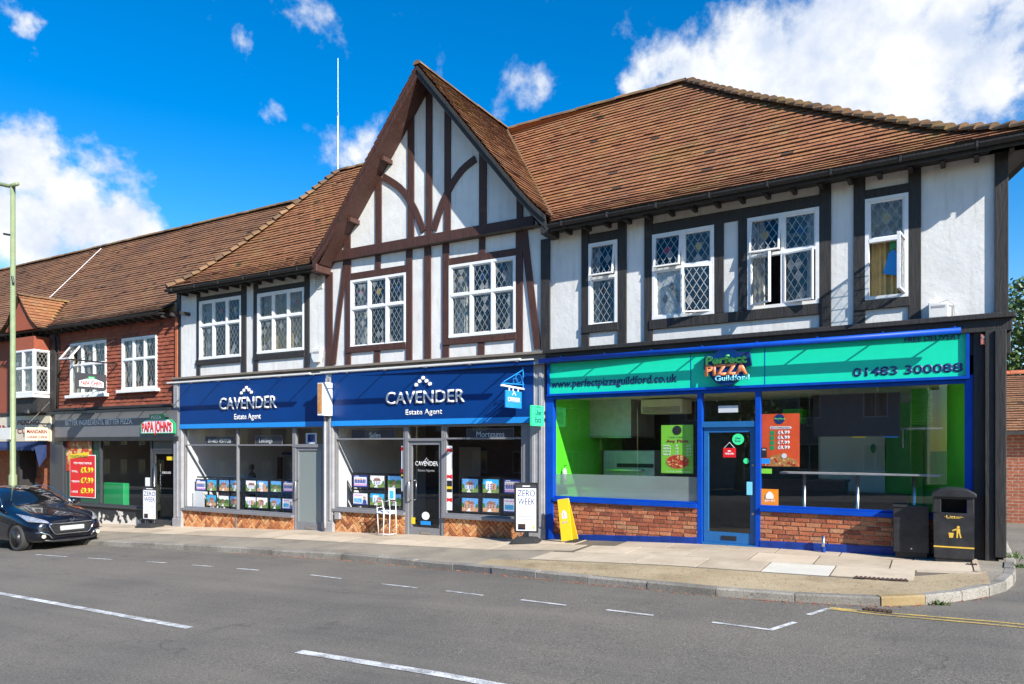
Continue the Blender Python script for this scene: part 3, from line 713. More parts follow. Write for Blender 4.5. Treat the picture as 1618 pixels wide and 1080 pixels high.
def ridge_caps(m, p0, p1, rad, step, seed, up=None, bump=.0, over=1.12):
    """half-round tiles along p0->p1; bump raises each lower end (bonnet hips)"""
    r = random.Random(seed); p0, p1 = Vector(p0), Vector(p1); L = (p1-p0).length; t = (p1-p0)/L; n = max(1, int(L/step))
    side = t.cross(Vector((0,0,1))).normalized(); upv = up or side.cross(t).normalized()
    for i in range(n):
        a = p0+t*(L*i/n); b = p0+t*(L*min(1, (i+over)/n)); j = r.uniform(-.008, .008); c = r.random(); K = 7
        ra, rb = rad*(1+bump), rad*(1-bump*.6)
        ring = lambda c0, rr, dz: [c0+side*(math.cos(math.pi*q/K)*rr)+upv*(math.sin(math.pi*q/K)*rr*.85+dz+j) for q in range(K+1)]
        A, Bq = ring(a, ra, bump*.05), ring(b, rb, -.006)
        for q in range(K): m.poly([A[q], A[q+1], Bq[q+1], Bq[q]], 0, c)
        m.poly(A, 0, c*.4)

def window(F, root, s0, s1, z0, z1, cols, trans=.42, d=-.035, lead=True, opens=(), curtain='curtain', fw=.055, cells=None, kind='window', lat=(.125, .20), top_open=()):
    """white casement window: frame under the building, then leaded glass, lead lattice and curtains as its pieces"""
    fr_ = MB(); gl = MB(); le = MB(); D0, D1 = d, d+.09
    # outer frame and mullions
    fr_.box(F, s0, s1, D0, D1, z1-fw, z1); fr_.box(F, s0, s1, D0-.012, D1, z0, z0+fw)
    fr_.box(F, s0, s0+fw, D0-.003, D1, z0+fw, z1-fw); fr_.box(F, s1-fw, s1, D0-.003, D1, z0+fw, z1-fw)
    zt = z1-(z1-z0)*trans; mw = .052
    if trans: fr_.box(F, s0+fw, s1-fw, D0-.006, D1, zt-mw/2, zt+mw/2)
    w = (s1-s0-2*fw-(cols-1)*mw)/cols
    for c in range(1, cols):
        a = s0+fw+c*w+(c-1)*mw; fr_.box(F, a, a+mw, D0-.002, D1-.002, z0+fw, z1-fw)
    def pane(a, b, c, e, T=lambda x, y: W(F, x, D0+.045, y), fm=fr_, sash=True):
        if sash:
            q = .026
            for x0, x1, y0, y1 in ((a,b,c,c+q),(a,b,e-q,e),(a,a+q,c+q,e-q),(b-q,b,c+q,e-q)):
                f_ = [T(x0,y0),T(x1,y0),T(x1,y1),T(x0,y1)]; nn = (f_[1]-f_[0]).cross(f_[3]-f_[0]).normalized()*.022
                fm.box8([p+nn for p in f_]+[p-nn for p in f_])
            a, b, c, e = a+q, b-q, c+q, e-q
        P = [T(a,c),T(b,c),T(b,e),T(a,e)]; nn = (P[1]-P[0]).cross(P[3]-P[0]).normalized()
        gl.poly(P)
        if lead:
            sx0, sz0 = lat
            for i in range(-12, 13):
                for j in range(-12, 13):
                    if QR.random() > .11: continue
                    qx, qy = (a+b)/2+i*sx0+(j % 2)*sx0/2, (c+e)/2+j*sz0/2; q_ = clip_rect([(qx-sx0/2, qy), (qx, qy-sz0/2), (qx+sx0/2, qy), (qx, qy+sz0/2)], a, b, c, e)
                    if q_: gl.poly([T(*p)+nn*.002 for p in q_], 1, QR.random())  # random diamonds coloured pale to imitate the differing reflections of the quarries
            lw = .0048; sx, sz = lat; ang = math.atan2(sz, sx)
            nx = int((b-a)/sx+(e-c)/sz)+3
            for sg in (1, -1):
                for i in range(-nx, nx+1):
                    # line x = a + i*sx + sg*(y-c)*sx/sz, clipped
                    x0 = (a+b)/2+(i+.5)*sx-sg*(e-c)/2*sx/sz; x1 = x0+sg*(e-c)*sx/sz
                    p, q2 = (x0, c), (x1, e); ts = [0, 1]
                    dx = q2[0]-p[0]
                    t0, t1 = sorted(((a-p[0])/dx, (b-p[0])/dx)); t0, t1 = max(t0, 0), min(t1, 1)
                    if t1-t0 < .02: continue
                    u = (p[0]+dx*t0, c+(e-c)*t0); v = (p[0]+dx*t1, c+(e-c)*t1); l = math.hypot(v[0]-u[0], v[1]-u[1]); nx_, nz_ = -(v[1]-u[1])/l*lw, (v[0]-u[0])/l*lw
                    of = nn*.004
                    le.poly([T(u[0]-nx_,u[1]-nz_)+of, T(v[0]-nx_,v[1]-nz_)+of, T(v[0]+nx_,v[1]+nz_)+of, T(u[0]+nx_,u[1]+nz_)+of])
    for c in range(cols):
        a = s0+fw+c*(w+mw); b = a+w
        for row, (lo, hi) in enumerate((((z0+fw, zt-mw/2), (zt+mw/2, z1-fw)) if trans else ((z0+fw, z1-fw),))):
            o = [q for q in opens if q[0] == c and q[1] == row]
            if o:
                _, _, hinge, ang = o[0]; an = R(ang)
                if hinge == 'L': T = lambda x, y, a=a, an=an: W(F, a+(x-a)*math.cos(an), D0+.01-(x-a)*math.sin(an), y)
                elif hinge == 'R': T = lambda x, y, b=b, an=an: W(F, b-(b-x)*math.cos(an), D0+.01-(b-x)*math.sin(an), y)
                else: T = lambda x, y, hi=hi, an=an: W(F, x, D0+.01-(hi-y)*math.sin(an), hi-(hi-y)*math.cos(an))
                sash = MB(); pane(a, b, lo, hi, T, sash); opened.append(sash)
            else: pane(a, b, lo, hi)
    return fr_, gl, le
QR = random.Random(15)
opened = []
def add_window(F, root, *a, **k):
    opened.clear(); label = k.pop('label', None); cur = k.pop('cur', 'curtain'); room = k.pop('room', True); shields = k.pop('shields', False)
    fr_, gl, le = window(F, root, *a, **k)
    s0, s1, z0, z1 = a[:4]
    o = fr_.build('window', M['white_paint'], root)
    if label: o['label'] = label
    gl.build('glass_pane', [M['leaded'], M['painted_quarry_glint']], o)
    le.build('lead_lattice', M['lead'], o)
    for q in opened: q.build('open_casement', M['white_paint'], o)
    if shields:
        m = MB(); cols = a[4]; w = (s1-s0)/cols; d = k.get('d', -.035)+.052; zt = z1-(z1-z0)*.21
        for c in range(cols):
            x = s0+w*(c+.5); q = .055
            m.prism(F, [(x-q, zt+.07), (x-q, zt-.02), (x, zt-.09), (x+q, zt-.02), (x+q, zt+.07)], d, d+.006, (c*2+int(s0*3)) % 3)
        m.build('stained_shield', [M['red'], M['blue_sign'], M['gold']], o)
    if cur:
        r = random.Random(int(s0*100)); m = MB()
        for side in (0, 1):
            n = 9; wd = (s1-s0)*(.20 if cur == 'curtain' else .5); x0 = s0 if side == 0 else s1-wd
            for i in range(n):
                xa, xb = x0+wd*i/n, x0+wd*(i+1)/n; da, db = .20+.025*(i % 2), .20+.025*((i+1) % 2)
                m.poly([W(F,xa,da,z0), W(F,xb,db,z0), W(F,xb,db,z1), W(F,xa,da,z1)])
        m.build('curtain', M[cur] if cur in M else M['curtain'], o)
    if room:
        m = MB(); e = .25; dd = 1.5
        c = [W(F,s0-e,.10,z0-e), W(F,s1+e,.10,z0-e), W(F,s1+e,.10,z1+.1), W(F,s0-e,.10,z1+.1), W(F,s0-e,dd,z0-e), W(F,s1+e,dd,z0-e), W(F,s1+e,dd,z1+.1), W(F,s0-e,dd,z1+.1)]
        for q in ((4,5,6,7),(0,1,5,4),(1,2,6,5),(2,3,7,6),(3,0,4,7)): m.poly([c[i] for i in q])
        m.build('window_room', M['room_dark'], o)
    return o
# ------------------------------------------------------------------ the timber-framed building
EAVE_D, EAVE_Z, RID_D, RID_Z = -.47, 6.17, 3.25, 10.05
bld = thing('timber_framed_building', (-2, 3, 0), 'long white rendered building with dark timbers, tall gable and brown tiled roofs over three shopfronts', 'building')
ZC0, ZC1 = 3.64, 3.77
# window openings (photo rectangles)
wins = dict(
 L1=(FB, 316.2, 476.5, 382.2, 563), L2=(FB, 407.9, 464.5, 481.8, 552.8), G1=(FB, 555, 443.3, 642.5, 543.3), G2=(FB, 710.5, 419.7, 815.9, 524.7),
 R1=(FA, 931, 385.8, 976.5, 513.2), R2=(FA, 1031.5, 371.5, 1129, 495.8), R3=(FA, 1181.6, 345.6, 1294.9, 479), R4=(FA, 1367.3, 315.6, 1435.6, 468.5))
WR = {k: RC(*v) for k, v in wins.items()}
m = MB()
def opening(k, e=.012): a, b, c, d = WR[k]; return (a+e, b-e, c+e, d-e)
wall_holes(m, FB, -11.62, -.0, 3.6, 6.30, 0, .12, [opening(k) for k in ('L1','L2','G1','G2')])
m.poly([W(FB,-6.05,0,6.30), W(FB,.1,0,6.30), W(FB,-2.92,0,10.1)])
wall_holes(m, FA, 0, 7.58, 3.6, 6.30, 0, .12, [opening(k) for k in ('R1','R2','R3','R4')])
# flanks, back
a, b = W(FA,7.58,0,0), W(FA,5.45,7.1,0); c, d = W(FB,-11.62,0,0), W(FB,-11.62,7.2,0)
for p, q in ((a, b), (b, d), (d, c)):
    m.poly([p+Vector((0,0,-.6)), q+Vector((0,0,-.6)), q+Vector((0,0,6.3)), p+Vector((0,0,6.3))])
m.build('wall', M['plaster'], bld)
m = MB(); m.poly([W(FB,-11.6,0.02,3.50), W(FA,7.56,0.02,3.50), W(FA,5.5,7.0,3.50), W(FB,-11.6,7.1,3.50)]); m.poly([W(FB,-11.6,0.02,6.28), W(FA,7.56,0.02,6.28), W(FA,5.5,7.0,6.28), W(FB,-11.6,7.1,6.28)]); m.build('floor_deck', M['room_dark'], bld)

# --- timbers
def post(F, x0, x1, z0, z1, mat, d=-.032, name='timber_post', top=None):
    m = MB(); s0, s1 = S(F, x0), S(F, x1)
    m.prism(F, [(s0, z0), (s1, z0), (s1, top[1] if top else z1), (s0, top[0] if top else z1)], d, .01); return m.build(name, M[mat], bld, bevel=.006)
def rail(F, x0, x1, y0a, y0b, xr, mat, d=-.028, name='timber_rail'):
    """rail between photo columns x0..x1, its top and bottom read at column xr"""
    zt = SZ(F, xr, y0a)[1]; zb = SZ(F, xr, y0b)[1]; m = MB(); m.box(F, S(F, x0), S(F, x1), d, .008, zb, zt); return m.build(name, M[mat], bld, bevel=.006)
TOP = 6.14
BK, BR = 'black_timber', 'brown_timber'
for x0, x1 in ((280.6,286.2),(312,316.8),(382.2,389.8),(401.7,408.2),(482,489.6)): post(FB, x0, x1, ZC1, TOP, BK)
for x0, x1 in ((856,870),): post(FB, x0, x1, ZC1, 6.02, BK, -.05)
for x0, x1 in ((919.7,931.3),(977,990.5),(1019,1031.8),(1295.3,1313.5),(1349,1367.5),(1435.6,1455.5),(1571.5,1593.4)): post(FA, x0, x1, ZC1, TOP, BK, -.036 if x0 < 1500 else -.05)
def zlev(F, x, y): return SZ(F, x, y)[1]
sl2 = zlev(FA, 1031, 505); 
for x0, x1 in ((1129.3,1144),(1166.8,1181.6)): post(FA, x0, x1, sl2, zlev(FA, 1031.8, 366), BK, -.030)
rail(FB, 316.8, 382.2, 469.5, 478, 316.8, BK); rail(FB, 408.2, 482, 456, 467, 408.2, BK)
rail(FB, 311, 383, 569, 577.5, 316, BK, -.05); rail(FB, 402, 483, 561, 569.5, 408, BK, -.05)
rail(FA, 931.3, 977, 370.5, 386, 931.3, BK); rail(FA, 1031.8, 1295.4, 353.7, 371, 1031.8, BK); rail(FA, 1367.5, 1435.6, 301, 316, 1367.5, BK)
rail(FA, 920, 978, 514.5, 527, 920, BK, -.055); rail(FA, 1027, 1296, 506, 521, 1027, BK, -.052); rail(FA, 1350, 1438, 478.5, 491.5, 1350, BK, -.055)
# gable timbers
zb_top = zlev(FB, 675, 371.5); zb_bot = zlev(FB, 675, 390)
post(FB, 515.3, 526.2, ZC1, 6.05, BR, -.03)
post(FB, 546.6, 555, ZC1, zb_bot, BR); post(FB, 642.5, 652, ZC1, zb_bot, BR); post(FB, 671.3, 681.6, ZC1, zb_bot, BR); post(FB, 700, 710, ZC1, zb_bot, BR); post(FB, 815.9, 826.7, ZC1, zb_bot, BR, -.034)
m = MB(); m.box(FB, S(FB,522), S(FB,845), -.06, .01, zb_bot, zb_top); m.build('timber_rail', M[BR], bld, bevel=.008)
rail(FB, 555, 642.5, 432, 443.8, 555, BR); rail(FB, 710, 816, 408.3, 420.2, 710.5, BR)
rail(FB, 548, 642.5, 548.5, 558, 548, BR, -.05); rail(FB, 701, 817, 536.5, 545.5, 703, BR, -.05)
g1t = zlev(FB, 555, 432); g2t = zlev(FB, 710.5, 408.3); g1s = zlev(FB, 548, 558); g2s = zlev(FB, 703, 545.5)
for x0, x1, a, b in ((593.6,602,g1t,zb_bot),(757.5,767,g2t,zb_bot),(592,601,ZC1,g1s),(755.5,766,ZC1,g2s)): post(FB, x0, x1, a, b, BR, -.026)
def roofline(s):          # underside of the bargeboards on the wall plane
    return 9.81-abs(s+2.90)*1.237
for x0, x1 in ((545,554.5),(594.4,603.6),(645,655),(673.6,683.6),(703,712.8),(757.8,769.4),(817,827)):
    s0, s1 = S(FB, x0), S(FB, x1); post(FB, x0, x1, zb_top, 0, BR, -.031, top=(roofline(s0), roofline(s1)))
def brace(F, pts, w, mat, d=-.036):
    """curved brace through photo points"""
    P = [SZ(F, *p) for p in pts]; Q = []
    n = 10
    for i in range(n+1):
        t = i/n; k = t*(len(P)-1); j = min(int(k), len(P)-2); f = k-j
        p0, p1, p2, p3 = P[max(j-1,0)], P[j], P[j+1], P[min(j+2,len(P)-1)]
        Q.append(tuple(.5*((2*p1[c])+(-p0[c]+p2[c])*f+(2*p0[c]-5*p1[c]+4*p2[c]-p3[c])*f*f+(-p0[c]+3*p1[c]-3*p2[c]+p3[c])*f**3) for c in (0,1)))
    m = MB(); pr = []
    for i, q in enumerate(Q):
        a, b = Q[max(i-1,0)], Q[min(i+1,n)]; dx, dz = b[0]-a[0], b[1]-a[1]; l = math.hypot(dx, dz); nx, nz = -dz/l*w/2, dx/l*w/2
        pr.append(((q[0]-nx, q[1]-nz), (q[0]+nx, q[1]+nz)))
    m.cprism(F, pr, d, .008); return m.build('timber_brace', M[mat], bld)
brace(FB, [(606,279), (634,298), (655,329), (670,366)], .155, BR); brace(FB, [(752,251), (728,272), (704,312), (686,364)], .155, BR)
brace(FB, [(548,400), (543,447), (536,500), (528,575)], .13, BR); brace(FB, [(829,366), (834,412), (841,470), (850.5,551)], .15, BR)

# --- windows
add_window(FB, bld, *WR['L1'], 3, shields=True, label='white leaded window, leftmost of the upper floor, three lights wide')
add_window(FB, bld, *WR['L2'], 3, shields=True, cur='blind_tan')
add_window(FB, bld, *WR['G1'], 3, shields=True); add_window(FB, bld, *WR['G2'], 3, shields=True)
add_window(FA, bld, *WR['R1'], 1, opens=[(0,1,'T',9)], label='narrow single leaded window with its top light ajar')
add_window(FA, bld, *WR['R2'], 2, opens=[(0,1,'T',8),(1,0,'R',16)], shields=True, cur=None, label='two-light window with a blank white board behind its lower left pane')
add_window(FA, bld, *WR['R3'], 2, opens=[(0,0,'L',38),(0,1,'T',10),(1,0,'L',14)], shields=True, label='two-light leaded window with both lower casements standing open')
add_window(FA, bld, *WR['R4'], 1, opens=[(0,0,'R',86)], shields=True, cur='blind_tan', label='single window with its lower casement wide open before tan panelling')
a, b, c, d = WR['R2']; m = MB(); m.box(FA, a+.06, (a+b)/2-.03, .025, .035, c+.06, c+(d-c)*.56); m.build('white_board', M['paper'], bld)
a, b, c, d = WR['R4']; m = MB(); m.prism(FA, [(b-.36,c+.42),(b-.14,c+.36),(b-.10,c+.5),(b-.2,c+.78),(b-.28,c+.74)], .1, .14, 0); m.prism(FA, [(b-.27,c+.76),(b-.19,c+.8),(b-.17,c+.98),(b-.24,c+.96)], .1, .13, 1)
tag(m.build('hanging_bag', [M['sky_blue'], M['green_print']]), 'blue and green bag hanging inside the wide open upper window', 'bag')

# --- cornice ledge over the shopfronts
m = MB(); m.box(FB, -11.72, 0.02, -.20, .03, 3.71, 3.765); m.box(FB, -11.70, 0.02, -.13, .03, 3.60, 3.71); m.build('ledge', M['ledge'], bld, bevel=.006)
m = MB(); m.box(FA, .02, 7.72, -.22, .03, 3.70, 3.775); m.box(FA, .02, 7.68, -.15, .03, 3.52, 3.70); m.box(FA, .0, 7.66, -.07, .03, 3.2, 3.52); m.build('ledge', M['black_timber'], bld, bevel=.008)

# --- eaves, gutters
def eaves(F, s0, s1):
    m = MB(); m.box(F, s0, s1, EAVE_D+.03, .02, 6.10, 6.13)
    n = int((s1-s0)/.42)
    for i in range(n): x = s0+.2+i*.42; m.box(F, x, x+.06, -.33, .01, 6.02, 6.10)
    m.box(F, s0, s1, EAVE_D+.02, EAVE_D+.045, 6.02, 6.15); m.build('eaves_board', M['black_timber'], bld)
    m = MB(); K = 8; zc, dc = 6.125, EAVE_D-.045
    for k in range(K):
        a0, a1 = math.pi*(1+k/K), math.pi*(1+(k+1)/K); P = lambda s, a: W(F, s, dc+.062*math.cos(a), zc+.062*math.sin(a)); m.poly([P(s0,a0),P(s1,a0),P(s1,a1),P(s0,a1)])
    x = s0+.3
    while x < s1: m.box(F, x, x+.03, dc-.068, dc+.05, zc-.07, zc+.012); x += .95
    m.build('gutter', M['black_timber'], bld)
m = MB(); q = [W(FA,7.5,EAVE_D+.03,6.10), W(FA,8.12,EAVE_D+.03,6.10), W(FA,5.92,6.9,6.10), W(FA,5.4,6.9,6.10)]; m.poly(q); m.poly([q[1]-Vector((0,0,.1)), q[2]-Vector((0,0,.1)), q[2]+Vector((0,0,.05)), q[1]+Vector((0,0,.05))]); m.build('side_soffit', M['black_timber'], bld)
eaves(FA, .30, 8.02); eaves(FB, -11.5, -5.95)

# --- roofs
PR = smooth_prof([(EAVE_D, EAVE_Z), (.35, 6.72), (RID_D, RID_Z)])
PRL = prof_len(PR)
def d_at(z):
    for (a, b), (c, e) in zip(PR, PR[1:]):
        if z <= e: return a+(c-a)*(z-b)/(e-b)
    return PR[-1][0]
GH, GZ, GX = 3.20, 6.27, -2.90                            # gable half width, foot height, centre
GP_ = smooth_prof([(0, GZ), (.50, 6.72), (GH, 10.06)])
def g_half(z):                                            # half width of the gable roof at height z
    for (a, b), (c, e) in zip(GP_, GP_[1:]):
        if z <= e: return GH-(a+(c-a)*(z-b)/(e-b))
    return 0
HIPR, HIPL = 1.78, -8.6
HR = [(-.47,8.10),(-.31,7.66),(-.14,7.28),(.03,7.0),(.24,6.76),(.54,6.28),(.98,5.53),(1.52,4.56),(2.09,3.55),(2.67,2.60),(3.25,1.70)]
HL = [(-.47,-11.48),(-.14,-11.30),(.03,-11.20),(.24,-11.05),(.54,-10.80),(.98,-10.36),(1.52,-9.92),(2.09,-9.50),(2.67,-9.08),(3.25,-8.65)]
def lut(T, a):
    for (x0, y0), (x1, y1) in zip(T, T[1:]):
        if a <= x1: return y0+(y1-y0)*(a-x0)/(x1-x0)
    return T[-1][1]
def hip_r(a, z): return lut(HR, a)
def hip_l(a, z): return lut(HL, a)
HIPR, HIPL = 1.70, -8.65
# in frame A the gable's right slope is met at about the same along-value
posA = lambda u, a, z: W(FA, u, a, z); posB = lambda u, a, z: W(FB, u, a, z)
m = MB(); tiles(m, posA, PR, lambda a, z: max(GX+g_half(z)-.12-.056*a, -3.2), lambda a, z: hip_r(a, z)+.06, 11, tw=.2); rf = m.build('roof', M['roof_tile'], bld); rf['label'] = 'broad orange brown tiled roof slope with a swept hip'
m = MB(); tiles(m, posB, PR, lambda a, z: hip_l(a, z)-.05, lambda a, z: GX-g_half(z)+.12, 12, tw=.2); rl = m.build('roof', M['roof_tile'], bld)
# gable slopes
for sg, seed in ((-1, 13), (1, 14)):
    pos = (lambda u, a, z, sg=sg: W(FB, GX+sg*(GH-a), u, z))
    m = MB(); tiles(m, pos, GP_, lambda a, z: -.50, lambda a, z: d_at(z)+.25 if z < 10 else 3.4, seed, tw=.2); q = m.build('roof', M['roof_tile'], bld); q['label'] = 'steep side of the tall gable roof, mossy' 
# hidden slopes: hip ends and back
m = MB()
pr, pl = W(FA,HIPR,RID_D,RID_Z), W(FB,HIPL,RID_D,RID_Z); er, el = W(FA,8.10,EAVE_D,EAVE_Z), W(FB,-11.48,EAVE_D,EAVE_Z); br, bl_ = W(FA,5.95,7.0,EAVE_Z), W(FB,-11.48,7.0,EAVE_Z)
hr = [W(FA, hip_r(a, z), a, z) for a, z in PR]; hl = [W(FB, hip_l(a, z), a, z) for a, z in PR]
for P, e in ((hr, br), (hl, bl_)):
    for p, q in zip(P, P[1:]):
        u0, u1 = (p.z-EAVE_Z)/(RID_Z-EAVE_Z), (q.z-EAVE_Z)/(RID_Z-EAVE_Z); f0 = Vector(e).lerp(P[-1], u0); f1 = Vector(e).lerp(P[-1], u1); m.poly([p, q, f1, f0], 0, .5)
m.poly([pr, pl, bl_, br], 0, .4); m.build('roof_rear', M['roof_tile'], bld)
m = MB(); ridge_caps(m, W(FB,GX,3.3,RID_Z+.0), pr+Vector((0,0,.01)), .115, .32, 21); m.build('ridge_tile', M['ridge'], rf)
m = MB(); ridge_caps(m, pl, W(FB,GX,3.25,RID_Z), .115, .32, 22); m.build('ridge_tile', M['ridge'], rl)
m = MB(); ridge_caps(m, W(FB,GX,-.52,10.06), W(FB,GX,3.35,10.06), .10, .30, 23); m.build('ridge_tile', M['ridge'], rf)
def hip_caps(hp, seed, parent, rad):
    m = MB()
    for i in range(len(hp)-1): ridge_caps(m, hp[i]+Vector((0,0,.015)), hp[i+1]+Vector((0,0,.015)), rad, .21, seed+i, bump=.30, over=1.5)
    m.build('hip_tile', M['ridge'], parent)
def resample(P, n):
    L = [0]
    for a, b in zip(P, P[1:]): L.append(L[-1]+(b-a).length)
    out = []
    for k in range(n+1):
        t = L[-1]*k/n; i = max(j for j in range(len(L)) if L[j] <= t+1e-9); i = min(i, len(P)-2); out.append(P[i].lerp(P[i+1], (t-L[i])/(L[i+1]-L[i])))
    return out
hip_caps(resample(hr, 12), 31, rf, .105); hip_caps(resample(hl, 12), 51, rl, .115)
# valley lead
m = MB()
for sg in (1,):
    P = [W(FB, GX+sg*g_half(z), d_at(z)-.02, z+.03) for z in [6.4+.3*i for i in range(13)]]
    for p, q in zip(P, P[1:]): m.poly([p+Vector((-.03,0,.0)), p+Vector((.05,0,0)), q+Vector((.05,0,0)), q+Vector((-.03,0,0))], 0, .3)
m.build('valley', M['ridge'], rf)
# bargeboards
DB0, DB1 = -.50, -.44
def barge(sg, mat, label):
    m = MB(); pr = []
    for a, z in GP_[1:]: pr.append(((GX+sg*(GH-a), z-.02), (GX+sg*max(0, GH-a), z-.26 if z > 6.6 else z-.25-.14*(6.6-z))))
    m.cprism(FB, pr, DB0, DB1); m.cprism(FB, [((a, b-.02), (c, b-.10)) for (a, b), (c, d) in pr], DB0-.03, DB0); o = m.build('bargeboard', M[mat], bld); o['label'] = label
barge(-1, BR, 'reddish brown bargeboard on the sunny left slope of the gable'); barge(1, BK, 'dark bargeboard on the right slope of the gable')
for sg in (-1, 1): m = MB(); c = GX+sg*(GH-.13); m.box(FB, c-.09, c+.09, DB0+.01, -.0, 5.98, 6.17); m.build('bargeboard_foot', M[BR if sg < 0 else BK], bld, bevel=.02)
m = MB()                                                 # soffit under the gable overhang and purlin ends
for sg in (-1, 1):
    Z = lambda a: roofline(GX+a)
    m.poly([W(FB,GX,DB1,roofline(GX)), W(FB,GX,.0,roofline(GX)), W(FB,GX+sg*2.95,.0,roofline(GX+2.95)), W(FB,GX+sg*2.95,DB1,roofline(GX+2.95))])
m.build('soffit', M[BR], bld)
m = MB()
for x, y in ((620,238),(568,336)):
    s, z = SZ(FB, x, y, -.38); s = GX-(9.81-z)/1.237; m = MB(); m.box(FB, s-.02, s+.05, DB1+.12, .0, z-.12, z-.02); m.build('purlin_end', M[BR], bld)
m = MB(); c = W(FA, *SZ(FA, 987, 158, 3.4)[:1], 3.4, 10.0); m.lathe(c, [(.13,-.3),(.13,.0),(.115,.14),(.13,.18),(.125,.22)], 16); m.build('chimney_pot', M['terracotta'], bld, smooth=True)
# aerial mast behind the left hip
s_, z_ = SZ(FB, 534, 268, 3.35); tz = SZ(FB, 533, 92, 3.35)[1]
t = thing('aerial_mast', W(FB, s_, 3.35, z_-.3), 'tall thin pale aerial mast rising behind the left roof hip', 'aerial')
m = MB(); m.tube([W(FB,s_,3.35,z_-.4), W(FB,s_,3.35,(z_+tz)/2)], .020, 8); m.build('mast', M['white_paint'], t); m = MB(); m.tube([W(FB,s_,3.35,(z_+tz)/2), W(FB,s_,3.35,tz)], .011, 6); m.build('whip', M['white_paint'], t); m = MB(); m.tube([W(FB,s_,3.35,(z_+tz)/2-.05), W(FB,s_,3.35,(z_+tz)/2+.05)], .03, 8); m.build('collar', M['steel'], t)

# --- small fixtures on the upper wall
def vent(F, x0, y0, x1, y1, label):
    a, b, c, d = RC(F, x0, y0, x1, y1); m = MB(); m.box(F, a, b, -.02, .01, c, d)
    t = thing('wall_vent', W(F,(a+b)/2,0,c), label, 'vent'); m.build('vent_frame', M['pale_box'], t); m = MB(); n = 6
    for i in range(n):
        for j in range(n+2):
            u, v = a+(b-a)*(i+.25)/n, c+(d-c)*(j+.25)/(n+2); m.box(F, u, u+(b-a)/n*.5, -.023, -.018, v, v+(d-c)/(n+2)*.5)
    m.build('vent_grille', M['dark_metal'], t)
vent(FB, 498.5, 436, 510.5, 455, 'small white grille high on the rendered wall left of the gable')
def alarm(F, x0, y0, x1, y1, label, hexa=True, d=-.09, mat='pale_box'):
    a, b, c, e = RC(F, x0, y0, x1, y1); t = thing('alarm_box', W(F,(a+b)/2,0,c), label, 'alarm box'); m = MB(); w, h = b-a, e-c
    pts = [(a,c+h*.35),(a+w*.25,c),(b-w*.25,c),(b,c+h*.35),(b,e),(a,e)] if hexa else [(a,c),(b,c),(b,e-.03),(a,e)]
    m.prism(F, pts, d, .0); m.build('casing', M[mat], t, bevel=.01); m = MB(); m.box(F, a+w*.15, b-w*.15, d-.004, d+.002, e-h*.38, e-h*.24); m.build('badge', M['pier_grey'], t)
    m = MB(); p = W(F,(a+b)/2,-.02,e); m.tube([p, p+Vector((.12,-.02,.03)), p+Vector((.2,0,-.05)), p+Vector((.21,-.01,-.3))], .006, 5); m.build('cable', M['pier_grey'], t)
alarm(FB, 496, 551, 510.5, 572, 'white shield-shaped alarm box beside the left foot of the gable')
alarm(FA, 1468, 480, 1499, 502, 'weathered pale junction box on the ledge at the right end of the building', False, -.14)
alarm(FA, 1549, 530, 1568, 545, 'faded red box fixed beside the right end of the green shop sign', False, -.16, 'pink_box')
# ------------------------------------------------------------------ shopfronts (parts of the building)
def framed(m, F, s0, s1, z0, z1, d0, d1, w, mi=0, wb=None):
    wb = wb or w
    m.box(F, s0, s1, d0, d1, z1-w, z1, mi); m.box(F, s0, s1, d0, d1, z0, z0+wb, mi); m.box(F, s0, s0+w, d0, d1, z0+wb, z1-w, mi); m.box(F, s1-w, s1, d0, d1, z0+wb, z1-w, mi)
def pier(F, x0, x1, z0f, z1, d, mat, flutes=0, name='pilaster'):
    s0, s1 = S(F, x0), S(F, x1); m = MB(); zb = min(z0f(s0), z0f(s1))-.05
    m.box(F, s0, s1, d, .06, zb, z1)
    m.box(F, s0-.015, s1+.015, d-.025, .05, zb, zb+.28)
    for i in range(flutes):
        a = s0+(s1-s0)*(i+.5)/flutes; m.box(F, a-.035, a+.035, d-.018, d+.01, zb+.32, z1-.12)
    return m.build(name, M[mat], bld, bevel=.006)
base = lambda s: g(s)
pier(FB, 279, 291.5, base, 3.62, -.10, 'pier_grey', 1)
pier(FB, 514.5, 530, base, 3.62, -.10, 'pier_grey', 2)
pier(FB, 841, 863.5, base, 3.62, -.10, 'pier_grey', 2)
# rooms behind the glass
def room(F, s0, s1, d1, z0, z1, walls, floor, ceil, s1b=None):
    s1b = s1b or s1
    def one(q, mat, nm):
        m = MB(); m.poly(q); return m.build(nm, M[mat], bld)
    P = lambda s, d, z: W(F, s, d, z)
    one([P(s0,.1,z0),P(s1,.1,z0),P(s1b,d1,z0),P(s0,d1,z0)], floor, 'shop_floor'); one([P(s0,.04,z1),P(s1,.04,z1),P(s1b,d1,z1),P(s0,d1,z1)], ceil, 'shop_ceiling')
    one([P(s0,d1,z0),P(s1b,d1,z0),P(s1b,d1,z1),P(s0,d1,z1)], walls[1], 'room_wall'); one([P(s0,.05,z0),P(s0,d1,z0),P(s0,d1,z1),P(s0,.05,z1)], walls[0], 'room_wall'); one([P(s1,.05,z0),P(s1b,d1,z0),P(s1b,d1,z1),P(s1,.05,z1)], walls[2], 'room_wall')
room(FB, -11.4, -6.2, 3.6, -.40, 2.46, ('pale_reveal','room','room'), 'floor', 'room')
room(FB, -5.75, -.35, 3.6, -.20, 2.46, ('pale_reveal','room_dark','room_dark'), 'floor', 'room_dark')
room(FA, .12, 7.10, 3.3, .10, 2.86, ('lime','room_dark','lime'), 'floor', 'ceiling', 6.35)
m = MB(); m.box(FA, 4.5, 6.3, 3.2, 3.25, .10, 2.86); m.build('room_wall', M['pale_reveal'], bld)
